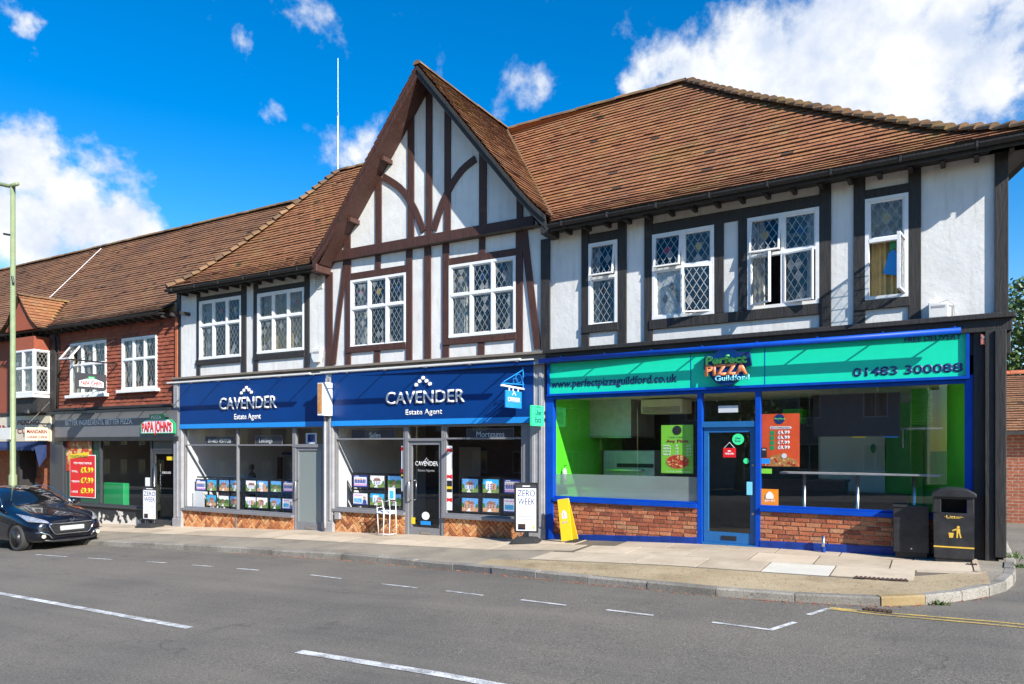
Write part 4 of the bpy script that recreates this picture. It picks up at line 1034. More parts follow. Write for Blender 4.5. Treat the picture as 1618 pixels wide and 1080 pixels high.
m = MB(); m.poly([W(FA,5.0,3.18,.1), W(FA,6.36,3.18,.1), W(FA,6.36,3.18,2.7), W(FA,5.0,3.18,2.7)]); m.build('room_wall', M['lime'], bld)
# --- estate agent fronts
def ea_window(F, x0, x1, zs, ztop, zt, mull, hx0, hx1, seed, label, split=None):
    s0, s1 = S(F, x0), S(F, x1); m = MB()
    framed(m, F, s0, s1, zs, ztop, -.02, .06, .05); m.box(F, s0+.05, s1-.05, -.022, .055, zt-.018, zt+.018)
    for mx in mull: s = S(F, mx); m.box(F, s-.022, s+.022, -.026, .05, zs+.05, ztop-.05)
    m.box(F, s0-.02, s1+.02, -.11, .06, zs-.055, zs+.012)
    w = m.build('shop_window', M['grey_paint'], bld, bevel=.004); w['label'] = label
    gl = MB(); gl.poly([W(F,s0+.04,.02,zs+.04), W(F,s1-.04,.02,zs+.04), W(F,s1-.04,.02,ztop-.04), W(F,s0+.04,.02,ztop-.04)]); gl.build('glass_pane', M['glass'], w)
    b = MB(); parts = [(s0, s1)] if split is None else [(s0, S(F, split)-.025), (S(F, split)+.025, s1)]
    for i, (a, c) in enumerate(parts): brick_panel(b, F, a, c, base(a)-.02, base(c)-.02, zs-.05, -.015, 'herring', seed+i, .024)
    b.build('stall_riser', [M['mortar_dark'], M['herring']], bld)
    if split: m = MB(); s = S(F, split); m.box(F, s-.025, s+.025, -.05, .02, base(s)-.04, zs-.05); m.build('riser_strip', M['grey_paint'], bld)
    return w
ZSL, ZTL = .125, 2.36
w1 = ea_window(FB, 291.5, 465, .13, 2.36, 1.885, [375.5], 0, 0, 3, 'wide shop window of the left-hand estate agent front', 375)
w2 = ea_window(FB, 530, 641, .36, 2.34, 2.03, [], 0, 0, 5, 'shop window left of the glazed entrance door')
w3 = ea_window(FB, 703, 827.5, .36, 2.34, 2.03, [], 0, 0, 7, 'shop window right of the glazed entrance door')
m = MB()
for sg, x in ((1, 827.5), (-1, 530)): 
    s = S(FB, x); a, b = (s, s+.17) if sg > 0 else (s-.01, s+.03); m.box(FB, a, b, -.03, .06, base(a)-.05, 2.36)
m.build('window_jamb', M['grey_paint'], bld)
# doors
def shop_door(F, x0, x1, z0, z1, mat, gmat, label, st=.085, bot=.22, handle='D', d=.0, lb=True):
    s0, s1 = S(F, x0), S(F, x1); m = MB(); framed(m, F, s0, s1, z0, z1, d, d+.05, st, wb=bot); o = m.build('shop_door', M[mat], bld, bevel=.004); o['label'] = label
    gl = MB(); gl.poly([W(F,s0+st-.01,d+.025,z0+bot-.01), W(F,s1-st+.01,d+.025,z0+bot-.01), W(F,s1-st+.01,d+.025,z1-st+.01), W(F,s0+st-.01,d+.025,z1-st+.01)]); gl.build('glass_pane', M[gmat], o)
    if handle == 'D':
        for e in (-.075, ):
            h = MB(); zc = z0+1.02; a = s0+.07; h.tube([W(F,a,d,zc-.22), W(F,a,d-.07,zc-.22), W(F,a+.0,d-.09,zc-.18), W(F,a,d-.09,zc+.18), W(F,a,d-.07,zc+.22), W(F,a,d,zc+.22)], .014, 8); h.build('handle', M['steel'], o, smooth=True)
            h = MB(); a = s0+.12; h.tube([W(F,a,d+.05,zc-.22), W(F,a,d+.12,zc-.22), W(F,a,d+.12,zc+.22), W(F,a,d+.05,zc+.22)], .012, 8); h.build('handle', M['steel'], o, smooth=True)
    if lb: h = MB(); c = (s0+s1)/2; h.box(F, c-.13, c+.13, d-.012, d, z0+.06, z0+.13); h.build('letter_plate', M['steel' if mat != 'door_blue' else 'dark_metal'], o, bevel=.004)
    return o
dl0 = base(-6.5)-.03
dl = shop_door(FB, 468, 510.5, dl0, 1.83, 'grey_paint', 'frosted', 'grey framed door with a single frosted pane', .075, .22)
m = MB(); s0, s1 = S(FB,465), S(FB,514.5); m.box(FB, s0, S(FB,468), -.02, .06, dl0, 2.36); m.box(FB, S(FB,510.5), s1, -.02, .06, dl0, 2.36); m.box(FB, s0, s1, -.03, .058, 1.83, 1.91); m.box(FB, s0, s1, -.02, .055, 2.31, 2.36); f_ = m.build('door_frame', M['grey_paint'], bld, bevel=.004)
gl = MB(); gl.poly([W(FB,s0,.03,1.91), W(FB,s1,.03,1.91), W(FB,s1,.03,2.31), W(FB,s0,.03,2.31)]); gl.build('fanlight', M['glass'], f_)
dm0 = base(-3)-.04
dm = shop_door(FB, 646, 698.5, dm0, 1.98, 'grey_paint', 'glass', 'grey framed glazed entrance door with steel pull handles', .085, .20)
m = MB(); s0, s1 = S(FB,641), S(FB,703); m.box(FB, s0, S(FB,646), -.03, .06, dm0, 2.36); m.box(FB, S(FB,698.5), s1, -.03, .06, dm0, 2.36); m.box(FB, s0, s1, -.032, .058, 1.98, 2.04); m.box(FB, s0, s1, -.03, .055, 2.31, 2.36); f_ = m.build('door_frame', M['grey_paint'], bld, bevel=.004)
gl = MB(); gl.poly([W(FB,s0,.03,2.04), W(FB,s1,.03,2.04), W(FB,s1,.03,2.31), W(FB,s0,.03,2.31)]); gl.build('fanlight', M['glass'], f_)
# downpipe and little grey meter box by the middle pier
m = MB(); s = S(FB, 521); m.tube([W(FB,s,-.16,3.3), W(FB,s,-.16,.05), W(FB,s+.05,-.2,-.1)], .03, 8); m.build('downpipe', M['pier_grey'], bld, smooth=True)
m = MB(); a, b, c, d = RC(FB, 529.5, 809, 537, 820, -.1); m.box(FB, a, b, -.13, -.04, c, d); m.build('meter_box', M['pier_grey'], bld, bevel=.006)

# --- pizza shop front
RB, SILL = 'royal', .83
def rbox(x0, x1, z0, z1, d0=-.05, d1=.06, nm='blue_frame'):
    m = MB(); m.box(FA, S(FA,x0), S(FA,x1), d0, d1, z0, z1); return m.build(nm, M[RB], bld, bevel=.005)
rbox(865, 876.5, .02, 2.92, -.07, nm='shopfront_post'); rbox(1103, 1110.5, .14, 2.80, nm='shopfront_post'); rbox(1194.5, 1202.5, .14, 2.80, nm='shopfront_post'); rbox(1524.5, 1538, .15, 2.92, -.07, nm='shopfront_post')
rbox(876.5, 1524.5, 2.80, 2.86, -.06, nm='shopfront_head')
def pz_window(x0, x1, label):
    m = MB(); s0, s1 = S(FA,x0), S(FA,x1); m.box(FA, s0, s1, -.09, .06, SILL-.055, SILL+.015); m.box(FA, s0, s1, -.045, .05, SILL+.015, SILL+.05)
    w = m.build('shop_window', M[RB], bld, bevel=.004); w['label'] = label
    gl = MB(); gl.poly([W(FA,s0,.01,SILL+.03), W(FA,s1,.01,SILL+.03), W(FA,s1,.01,2.82), W(FA,s0,.01,2.82)]); gl.build('glass_pane', M['glass'], w); return w
pw1 = pz_window(876.5, 1103, 'blue framed pizza shop window left of the door with a frosted lower band'); pw2 = pz_window(1202.5, 1524.5, 'wide blue framed pizza shop window right of the door')
gl = MB(); zf = SZ(FA, 877, 748)[1]; gl.poly([W(FA,S(FA,877),.022,SILL+.03), W(FA,S(FA,1103),.022,SILL+.03), W(FA,S(FA,1103),.022,zf), W(FA,S(FA,877),.022,zf)]); gl.build('frosted_film', M['frosted'], pw1)
for x0, x1, sd in ((870, 1103.5, 41), (1202, 1470, 42)):
    s0, s1 = S(FA,x0), S(FA,x1); b = MB(); brick_panel(b, FA, s0, s1, base(s0)+.10, base(s1)+.10, SILL-.055, -.02, 'bond', sd, .022); b.build('stall_riser', [M['mortar'], M['brick']], bld)
    m = MB(); m.box8([W(FA,s0,-.06,base(s0)-.06), W(FA,s1,-.06,base(s1)-.06), W(FA,s1,-.06,base(s1)+.115), W(FA,s0,-.06,base(s0)+.115), W(FA,s0,.02,base(s0)-.06), W(FA,s1,.02,base(s1)-.06), W(FA,s1,.02,base(s1)+.115), W(FA,s0,.02,base(s0)+.115)]); m.build('plinth', M['royal_dark'], bld, bevel=.006)
s0, s1 = S(FA,1470), S(FA,1528); b = MB(); brick_panel(b, FA, s0, s1, .2, .2, SILL-.055, -.02, 'bond', 43, .022); b.build('stall_riser', [M['mortar'], M['brick']], bld)
dp = shop_door(FA, 1112, 1193.5, .185, 2.20, 'door_blue', 'glass', 'steel blue glazed pizza shop door', .085, .19, handle=None)
m = MB(); a, b, c, d = RC(FA, 1179.5, 761, 1188.5, 782, -.03); m.box(FA, a, b, -.03, .0, c, d); m.build('push_plate', M['lightblue_letter'], dp, bevel=.004)
m = MB(); m.disc(FA, S(FA,1190), 1.55, .022, -.02, 0, n=14); m.disc(FA, S(FA,1190), .72, .022, -.02, 0, n=14); m.build('lock', M['steel'], dp)
m = MB(); s0, s1 = S(FA,1110.5), S(FA,1194.5); m.box(FA, s0, s1, -.04, .06, 2.20, 2.30); m.box(FA, s0, s1, -.06, .06, .1, .185); tr = m.build('door_frame', M['door_blue'], bld, bevel=.004)
gl = MB(); gl.poly([W(FA,s0,.02,2.30), W(FA,s1,.02,2.30), W(FA,s1,.02,2.80), W(FA,s0,.02,2.80)]); gl.build('fanlight', M['glass'], tr)
m = MB(); a, b, c, d = RC(FA, 1135, 641, 1166, 651, .05); m.box(FA, a, b, .05, .055, c, d); m.build('paper_notice', M['paper'], tr)
# black timber pilaster at the corner
for x0, x1, dd in ((1538,1556,-.10),(1556,1571.5,-.17),(1571.5,1590,-.20)):
    m = MB(); m.box(FA, S(FA,x0), S(FA,x1), dd, .06, base(S(FA,x0))-.06+(.1 if x0 > 1560 else 0), 3.53); m.build('pilaster', M['black_timber'], bld, bevel=.01)

# ------------------------------------------------------------------ fascia signs
def dots(F, pts, rad, d, mat, parent):
    m = MB()
    for x, y in pts:
        s, z = SZ(F, x, y, d)
        m.disc(F, s, z, rad, d-.03, d, n=16)
    return m.build('dot_emblem', M[mat], parent)
def ea_sign(x0, x1, zt, zb, label, word, wz, wc, ax0, ax1, az, ac, dot):
    s0, s1 = S(FB,x0,-.12), S(FB,x1,-.12); t = thing('fascia_sign', W(FB,(s0+s1)/2,-.06,zb), label, 'shop sign', 'navy estate agent fascia signs')
    m = MB(); m.box(FB, s0, s1, -.12, -.0, zb+.12, zt); m.build('panel', M['blue_sign'], t)
    m = MB(); m.box(FB, s0, s1, -.125, -.0, zb, zb+.12); m.build('lower_strip', M['sky_blue'], t)
    m = MB(); m.box(FB, s0-.01, s1+.01, -.15, -.0, zt+.002, zt+.03); m.build('top_trim', M['pale_box'], t)
    tz = SZ(FB, 683, 577, -.55)[1]
    x = s0+.55
    while x < s1-.2: m = MB(); m.tube([W(FB,x,-.12,zt-.02), W(FB,x,-.55,tz)], .012, 6); m.build('trim_bracket', M['steel'], t); x += 1.15
    m = MB(); m.box(FB, s0+.1, s1-.05, -.60, -.53, tz-.018, tz+.022); m.build('trough_light', M['pale_box'], t, bevel=.006)
    a, b = S(FB,word[0],-.15), S(FB,word[1],-.15); text(FB, 'CAVENDER', a, b, wz, wc, -.135, M['white_letter'], t, bold=.008, ext=.02)
    a, b = S(FB,ax0,-.12), S(FB,ax1,-.12); text(FB, 'Estate Agent', a, b, az, ac, -.122, M['white_letter'], t, bold=.008, ext=.006)
    dots(FB, dot, .042, -.135, 'white_letter', t); return t
Zs = lambda x, y, d=-.13: SZ(FB, x, y, d)[1]
k = lambda l: [(260+x/3.6, 560+y/3.6) for x, y in l]
ea_sign(284.4, 514.3, 3.60, 2.34, 'navy fascia sign above the left-hand shop window with a light blue lower strip', (346.5,436.5), Zs(347,647), Zs(347,629)-Zs(347,647), 370, 412, Zs(370,662.3), Zs(370,654)-Zs(370,662.3), k([(440,218),(454,203),(468,188),(482,200),(496,214)]))
k = lambda l: [(500+x/3.376, 560+y/3.376) for x, y in l]
ea_sign(523.7, 843, 3.60, 2.34, 'navy fascia sign under the gable, above the middle shopfront and its glazed door', (609.6,733.6), Zs(609.6,638.6), Zs(609.6,620)-Zs(609.6,638.6), 640.7, 698.5, Zs(641,655), Zs(641,647)-Zs(641,655), k([(535,161),(553,142),(571,124),(589,140),(607,156)]))
# pizza sign
t = thing('fascia_sign', W(FA,3.5,-.06,2.9), 'long mint green pizza shop fascia sign framed in royal blue', 'shop sign')
s0, s1 = S(FA,866,-.1), S(FA,1532,-.1); zb, zt = 2.86, 3.58
m = MB(); m.box(FA, s0+.03, s1-.03, -.10, .0, zb+.03, zt-.02); m.build('panel', M['sign_green'], t)
m = MB(); framed(m, FA, s0, s1, zb, zt, -.14, .0, .042)
for x in (1091.5, 1208.5): s = S(FA,x,-.1); m.box(FA, s-.006, s+.006, -.103, -.09, zb+.05, zt-.05)
m.build('sign_frame', M['royal'], t, bevel=.004)
tz = SZ(FA,1190,545.5,-.34)[1]; m = MB(); m.tube([W(FA,s0-.05,-.34,tz), W(FA,s1-.10,-.34,tz)], .045, 14); m.build('trough_light', M['royal'], t, smooth=True)
for i in range(8):
    m = MB(); x = s0+.42+i*.93; m.tube([W(FA,x,-.02,3.60), W(FA,x,-.33,tz+.04), W(FA,x,-.345,tz+.06)], .013, 6); m.build('trough_bracket', M['royal'], t)
d = -.105; za = SZ(FA,970,607.3,d)[1]
text(FA, 'www.perfectpizzaguildford.co.uk', S(FA,871,d), S(FA,1070,d), za, .135, d, M['navy_letter'], t, bold=.018, ext=.004)
zp = SZ(FA,1435,590.2,d)[1]; text(FA, '01483 300088', S(FA,1348,d), S(FA,1521.5,d), zp, .122, d, M['navy_letter'], t, bold=.022, ext=.004)
zp = SZ(FA,1475,537.5,d)[1]; text(FA, 'FREE DELIVERY', S(FA,1429,d), S(FA,1519.7,d), zp, .072, d, M['navy_letter'], t, bold=.012, ext=.004)
c_s, c_z = SZ(FA, 1148, 579.5, -.17)
m = MB(); m.disc(FA, c_s, c_z, .315, -.19, -.10, 0); m.disc(FA, c_s, c_z, .295, -.194, -.19, 1)
m.prism(FA, [(c_s-.40,c_z-.02),(c_s+.42,c_z+.0),(c_s+.39,c_z+.24),(c_s-.38,c_z+.22)], -.185, -.11, 0); lg = m.build('round_badge', [M['navy_letter'], M['blue_sign']], t)
a = lambda x: S(FA, x, -.2)
text(FA, 'Perfect', a(1115), a(1180), SZ(FA,1147,574,-.2)[1], .125, -.196, M['green_letter'], t, bold=.045, ext=.02, arc=.012)
text(FA, 'PIZZA', a(1114), a(1181.5), SZ(FA,1147,591.5,-.2)[1], .17, -.196, M['orange_letter'], t, bold=.05, ext=.02)
text(FA, 'Guildford', a(1129.5), a(1184), SZ(FA,1156,600.5,-.2)[1], .085, -.196, M['lightblue_letter'], t, bold=.03, ext=.02)

# ------------------------------------------------------------------ hanging and projecting signs
def side_panel(F, s, d0, d1, z0, z1, th, name, mat, parent):
    m = MB(); m.box(F, s-th, s, d0, d1, z0, z1); return m.build(name, M[mat], parent, bevel=.004)
def depth_at(F, s, px):
    """how far from the wall a point at along-position s shows at photo column px"""
    lo, hi = -6, 3
    for _ in range(50):
        mid = (lo+hi)/2
        if S(F, px, mid) > s: lo, hi = (lo, mid) if S(F, px, lo) <= s else (mid, hi)
        else: lo, hi = (mid, hi) if S(F, px, hi) > s else (lo, mid)
    return (lo+hi)/2
# blue hanging sign on an iron bracket
hs_ = S(FB, 827, -.13)
t = thing('hanging_sign', W(FB,hs_,-.5,2.75), 'small blue hanging sign on a scrolled iron bracket in front of the navy fascia', 'hanging sign')
d1_, d0_ = -.20, -.82
zt_, zb_ = SZ(FB,809,617.5,-.5)[1], SZ(FB,809,644.5,-.5)[1]
side_panel(FB, hs_, d0_, d1_, zb_, zt_, .03, 'sign_board', 'sky_blue', t)
text(FB, 'CAVENDER', d0_+.07, d1_-.07, zb_+.12, .085, 0, M['white_letter'], t, side=hs_+.002, bold=.02, ext=.004)
m = MB()
for dy, dz in ((-.06,.0),(-.03,.03),(0,.055),(.03,.03),(.06,.0)):
    y, z = (d0_+d1_)/2+dy, zb_+.25+dz; m.box(FB, hs_, hs_+.006, y-.012, y+.012, z, z+.024)
m.build('dot_emblem', M['white_letter'], t)
m = MB(); m.tube([W(FB,hs_,-.12,zt_+.15), W(FB,hs_,-.98,zt_+.12)], .014, 6); m.tube([W(FB,hs_,-.12,zt_+.46), W(FB,hs_,-.92,zt_+.15)], .010, 6); m.tube([W(FB,hs_,-.14,zt_+.05), W(FB,hs_,-.14,zt_+.5)], .012, 6)
m.tube([W(FB,hs_,-.16+.0,zt_+.18)]+[W(FB,hs_,-.32+.12*math.cos(a),zt_+.26+.09*math.sin(a)) for a in [i*.7 for i in range(9)]], .007, 5); m.tube([W(FB,hs_,-.45+.10*math.cos(a),zt_+.20+.06*math.sin(a)) for a in [i*.7 for i in range(9)]], .006, 5); m.build('bracket', M['sky_blue'], t)
m = MB(); m.tube([W(FB,hs_,-.06,zt_+.06), W(FB,hs_,-1.0,zt_+.08)], .022, 8)
for y in (-.35,-.55,-.7): m.box(FB, hs_-.01, hs_+.01, y-.012, y+.012, zt_-.01, zt_+.08)
m.build('spot_bar', M['white_paint'], t)
# mint projecting sign on the pier
s_ = S(FB, 862, -.1); t = thing('projecting_sign', W(FB,s_,-.35,2.4), 'square mint green food delivery sign projecting from the grey pier', 'projecting sign')
z1_ = SZ(FB,855,641,-.3)[1]; z0_ = SZ(FB,855,673,-.3)[1]; side_panel(FB, s_, -.66, -.16, z0_, z1_, .05, 'sign_board', 'mint_glow', t)
text(FB, 'Uber', -.54, -.27, z0_+.21, .11, 0, M['navy_letter'], t, side=s_+.001, bold=.01, ext=.003); text(FB, 'Eats', -.54, -.29, z0_+.07, .11, 0, M['navy_letter'], t, side=s_+.001, bold=.01, ext=.003); text(FB, 'order on', -.50, -.33, z0_+.36, .03, 0, M['navy_letter'], t, side=s_+.001, bold=.01, ext=.003)
for zz in (z0_+.1, z1_-.16): m = MB(); m.box(FB, s_-.04, s_-.01, -.18, -.08, zz, zz+.06); m.build('bracket', M['dark_metal'], t)
# lit box between the two navy signs
s_ = S(FB, 518, -.2); t = thing('projecting_light_box', W(FB,s_,-.3,2.6), 'upright white projecting sign box with a faded orange face between the two navy fascias', 'projecting sign')
z1_ = SZ(FB,515,604,-.3)[1]; z0_ = SZ(FB,515,656.5,-.3)[1]
m = MB(); m.box(FB, s_-.085, s_+.085, -.46, -.13, z0_, z1_); m.build('box', M['paper'], t, bevel=.01)
m = MB(); m.box(FB, s_-.07, s_+.07, -.466, -.46, z0_+.05, z1_-.04); m.build('face', M['faded_orange'], t); m = MB(); m.box(FB, s_-.05, s_+.03, -.47, -.465, z0_+.12, z0_+.3); m.build('face_print', M['crust'], t)

# window lettering of the estate agent
def band(F, x0, x1, y0, y1, d, word, wx0, wx1, wy, cap, parent, label):
    a, b, c, e = RC(F, x0, y0, x1, y1, d); t = thing('hanging_window_panel', W(F,(a+b)/2,d,c), label, 'window sign'); m = MB(); framed(m, F, a, b, c, e, d, d+.01, .012); m.build('panel_edge', M['grey_paint'], t)
    m = MB(); m.box(F, a+.012, b-.012, d+.002, d+.008, c+.012, e-.012); m.build('panel', M['charcoal'], t)
    text(F, word, S(F,wx0,d), S(F,wx1,d), SZ(F,(wx0+wx1)/2,wy,d)[1], cap, d-.002, M['white_letter'], t, bold=.0, ext=.002)
band(FB, 324, 370, 689, 702.5, .10, '01483 457728', 329, 365, 699.3, .10, None, 'dark glazed panel with a white telephone number high in the left shop window')
band(FB, 403, 446, 688, 704, .10, 'Lettings', 409.5, 430.5, 698.8, .11, None, 'dark panel lettered in white above the property cards beside the frosted door')
band(FB, 555, 624, 678.5, 694, .10, 'Sales', 584, 601.5, 691.2, .12, None, 'dark panel lettered Sales in white at the top of the window left of the door')
band(FB, 737, 812, 677, 694.5, .10, 'Mortgages', 753, 797, 690, .12, None, 'dark panel lettered Mortgages in white at the top of the window right of the door')
d = .018
text(FB, 'CAVENDER', S(FB,656,d), S(FB,692,d), SZ(FB,672,735.5,d)[1], .095, d, M['white_letter'], dm, bold=.004, ext=.002); text(FB, 'Estate Agents', S(FB,660.5,d), S(FB,686.5,d), SZ(FB,672,744.5,d)[1], .05, d, M['pier_grey'], dm, bold=.0, ext=.002)
m = MB()
for dx, dz in ((-.07,0),(-.035,.035),(0,.07),(.035,.035),(.07,0)): m.disc(FB, S(FB,674,d)+dx, SZ(FB,674,729,d)[1]+dz, .012, d-.003, d, n=10)
m.build('dot_emblem', M['white_letter'], dm)
# ------------------------------------------------------------------ lit property cards in the estate agent windows
rc = random.Random(9)
LOOK = dict(brick='a red brick house', white='a white house', cottage='a tan cottage', barn='a low barn-like house', flats='a pale block of flats', garden='a green garden', people='a pink and white team notice', advert='a white and blue valuation notice')
def card(x0, y0, x1, y1, look, label, d=.26):
    a, b, c, e = RC(FB, x0, y0, x1, y1, d); t = thing('property_card', W(FB,(a+b)/2,d,c), label, 'property card', 'lit property cards in the estate agent windows')
    m = MB(); m.box(FB, a-.022, b+.022, d, d+.02, c-.02, e+.02); m.build('card_holder', M['black'], t)
    m = MB(); w, h = b-a, e-c; X = lambda f: a+w*f; Z = lambda f: c+h*f
    K = ['card_sky','card_grass','card_house','card_roof','card_white','card_pink','card_navy','card_cyan','card_tree']
    K[0] = rc.choice(['card_sky','card_sky','card_cyan','card_white']); K[1] = rc.choice(['card_grass','card_grass','card_tree','card_house'])
    if look in ('people', 'advert'): K[0] = 'card_sky'
    r = lambda x, y, u, v, mi, k=1: m.box(FB, X(x), X(u), d-.002*k, d-.002*k+.0015, Z(y), Z(v), mi)
    P = lambda pts, mi, k=2: m.prism(FB, [(X(p), Z(q)) for p, q in pts], d-.002*k, d-.002*k+.0015, mi)
    if look == 'people':
        r(0,0,1,1,6); r(.06,.10,.94,.86,4,2); r(.06,.12,.94,.26,5,3); r(.12,.9,.4,.95,4,2)
        for i in range(7): q = .1+i*.115; r(q,.32,q+.09,.62,6,3); P([(q+.01,.62),(q+.08,.62),(q+.08,.74),(q+.01,.74)],2,3)
    elif look == 'advert':
        r(0,0,1,1,4); r(.06,.18,.6,.55,7,2); r(.06,.78,.66,.88,5,2); r(0,0,1,.09,6,2); P([(.66,.1),(.95,.1),(.93,.38),(.85,.46),(.75,.46),(.68,.38)],6,2); P([(.74,.46),(.86,.46),(.88,.68),(.72,.68)],2,2); r(.72,.66,.88,.73,3,3)
        text(FB, 'YOUR', X(.10), X(.36), Z(.40), .03, d-.006, M['white_letter'], t, ext=.001); text(FB, 'HOME', X(.10), X(.5), Z(.25), .035, d-.006, M['white_letter'], t, ext=.001)
    else:
        r(0,0,1,1,0); r(0,0,1,.34,1,2)
        bx = rc.uniform(.12, .3); bw = rc.uniform(.5, .62); hc = dict(brick=2, white=4, cottage=2, barn=3, flats=4, garden=8)[look]
        if look == 'garden': P([(0,.3),(1,.3),(1,.62),(.8,.7),(.62,.6),(.4,.72),(.2,.62),(0,.75)],8); r(.3,.3,.62,.55,3,3)
        elif look == 'flats': r(.2,.25,.6,.85,4,3); r(.55,.25,.85,.7,2,4); 
        else:
            r(bx,.24,bx+bw,.55,hc,3); P([(bx-.04,.55),(bx+bw+.04,.55),(bx+bw-.08,.8),(bx+.1,.8)],3,3); r(bx+bw*.6,.75,bx+bw*.68,.9,2,4)
            if look == 'brick': P([(bx+.02,.24),(bx+.26,.24),(bx+.26,.6),(bx+.14,.78),(bx+.02,.6)],2,4)
        if look != 'garden':
            for i in range(3):
                for j in range(2 if look != 'flats' else 3): q = bx+.05+i*bw*.32; v = .29+j*.14; r(q,v,q+.07,v+.08,6 if hc != 3 else 4,5)
        P([(0,.3),(.14,.3),(.16,.5),(.08,.66),(0,.62)],8,6); P([(.86,.3),(1,.3),(1,.58),(.92,.6)],8,6); P([(.3,0),(.55,0),(.5,.24),(.44,.24)],4,6)
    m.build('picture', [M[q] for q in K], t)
ORD = ['first','second','third','fourth','fifth','sixth','seventh','eighth']
k = lambda x, y: (260+x/3.6, 560+y/3.6)
tops = [(180,235),(243,295),(312,366),(374,430),(463,520),(527,587),(605,662),(675,733)]
lt = ['people','brick','cottage','white','white','flats','garden','people']; lb = [None,'cottage','garden','cottage','flats','brick','barn','advert']
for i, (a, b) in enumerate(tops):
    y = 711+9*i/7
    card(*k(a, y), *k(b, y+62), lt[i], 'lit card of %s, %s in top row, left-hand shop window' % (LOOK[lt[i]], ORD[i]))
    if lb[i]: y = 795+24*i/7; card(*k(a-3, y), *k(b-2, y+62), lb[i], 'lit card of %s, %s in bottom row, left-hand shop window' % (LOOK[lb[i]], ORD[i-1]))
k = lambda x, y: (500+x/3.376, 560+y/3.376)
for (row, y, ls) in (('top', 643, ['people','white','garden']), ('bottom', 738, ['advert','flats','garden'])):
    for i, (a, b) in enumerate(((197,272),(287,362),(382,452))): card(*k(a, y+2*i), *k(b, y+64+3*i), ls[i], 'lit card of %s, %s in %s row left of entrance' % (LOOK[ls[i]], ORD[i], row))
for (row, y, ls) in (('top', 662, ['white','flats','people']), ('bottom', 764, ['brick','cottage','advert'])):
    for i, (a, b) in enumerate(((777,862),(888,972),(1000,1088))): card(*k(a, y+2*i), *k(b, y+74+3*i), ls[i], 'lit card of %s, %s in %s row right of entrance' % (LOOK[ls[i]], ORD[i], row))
# cable rails that carry them
def rack(xs, y0, y1, label, d=.285):
    t = None
    for x in xs:
        s, z1 = SZ(FB, x, y0, d); z0 = SZ(FB, x, y1, d)[1]
        if t is None: t = thing('display_rail', W(FB,s,d,z0), label, 'display stand')
        m = MB(); m.box(FB, s-.03, s+.03, d, d+.02, z0, z1); m.build('upright', M['dark_metal'], t)
    a, b = S(FB,xs[0],d), S(FB,xs[-1],d); m = MB()
    for f in (.02, .49, .97): z = z0+(z1-z0)*f; m.box(FB, a, b, d+.005, d+.018, z-.02, z+.02)
    m.build('cross_rail', M['dark_metal'], t)
rack([311,329,346,363,381,387,405,424,441,463], 757, 806, 'black display rails carrying two rows of cards in the left-hand shop window')
rack([557,583.5,610,640], 748, 803, 'display rails carrying six cards left of the entrance door'); rack([728,760,793,825], 754, 818, 'display rails carrying six cards right of the entrance door')
# other things behind the estate agent glass
def flat(F, x0, y0, x1, y1, d, th, mat, name, label, cat, extra=None):
    a, b, c, e = RC(F, x0, y0, x1, y1, d); m = MB(); m.box(F, a, b, d, d+th, c, e); o = m.build(name, M[mat], bevel=.003); tag(o, label, cat); return o, (a, b, c, e)
def screen(F, x0, y0, x1, y1, d, mat, label):
    a, b, c, e = RC(F, x0, y0, x1, y1, d); t = thing('wall_screen', W(F,(a+b)/2,d,c), label, 'screen'); m = MB(); m.box(F, a-.04, b+.04, d, d+.06, c-.04, e+.04); m.build('bezel', M['black'], t); m = MB(); m.box(F, a, b, d-.004, d, c, e); m.build('display', M[mat], t)
screen(FB, 345, 724, 383, 757, 3.3, 'card_tree', 'dark wall screen with a green picture at the back of the left-hand shop'); screen(FB, 419, 724, 443, 757, 3.3, 'room_dark', 'dark wall screen at the back of the shop near the frosted door')
m = MB(); a, b, c, d = RC(FB, 318, 713.5, 462, 718, 3.5); m.box(FB, a, b, 3.5, 3.55, c, d); m.build('wall_stripe', M['royal'], bld)
o, _ = flat(FB, 483, 684, 500.5, 701, .06, .006, 'paper', 'window_notice', 'white edged notice in the fanlight above the frosted door', 'notice'); a, b, c, d = RC(FB, 486, 686, 497.5, 698, .055); m = MB(); m.box(FB, a, b, .054, .06, c, d); m.build('notice_print', M['blue_sign'], o)
flat(FB, 305, 775, 322.5, 801, .2, .01, 'paper', 'leaflet_holder', 'stack of pale leaflets in the lower left corner of the left-hand window', 'leaflets')
m = MB(); s, z = SZ(FB, 398, 757, 1.8); m.lathe(W(FB,s,1.8,z-.5), [(.16,0),(.15,.25),(.12,.48),(.10,.66),(.03,.72),(.035,.78),(.075,.84),(.06,.93),(.0,.96)], 14); tag(m.build('figurine', M['room_dark'], smooth=True), 'dark figurine standing behind the cards in the left-hand shop', 'figurine')
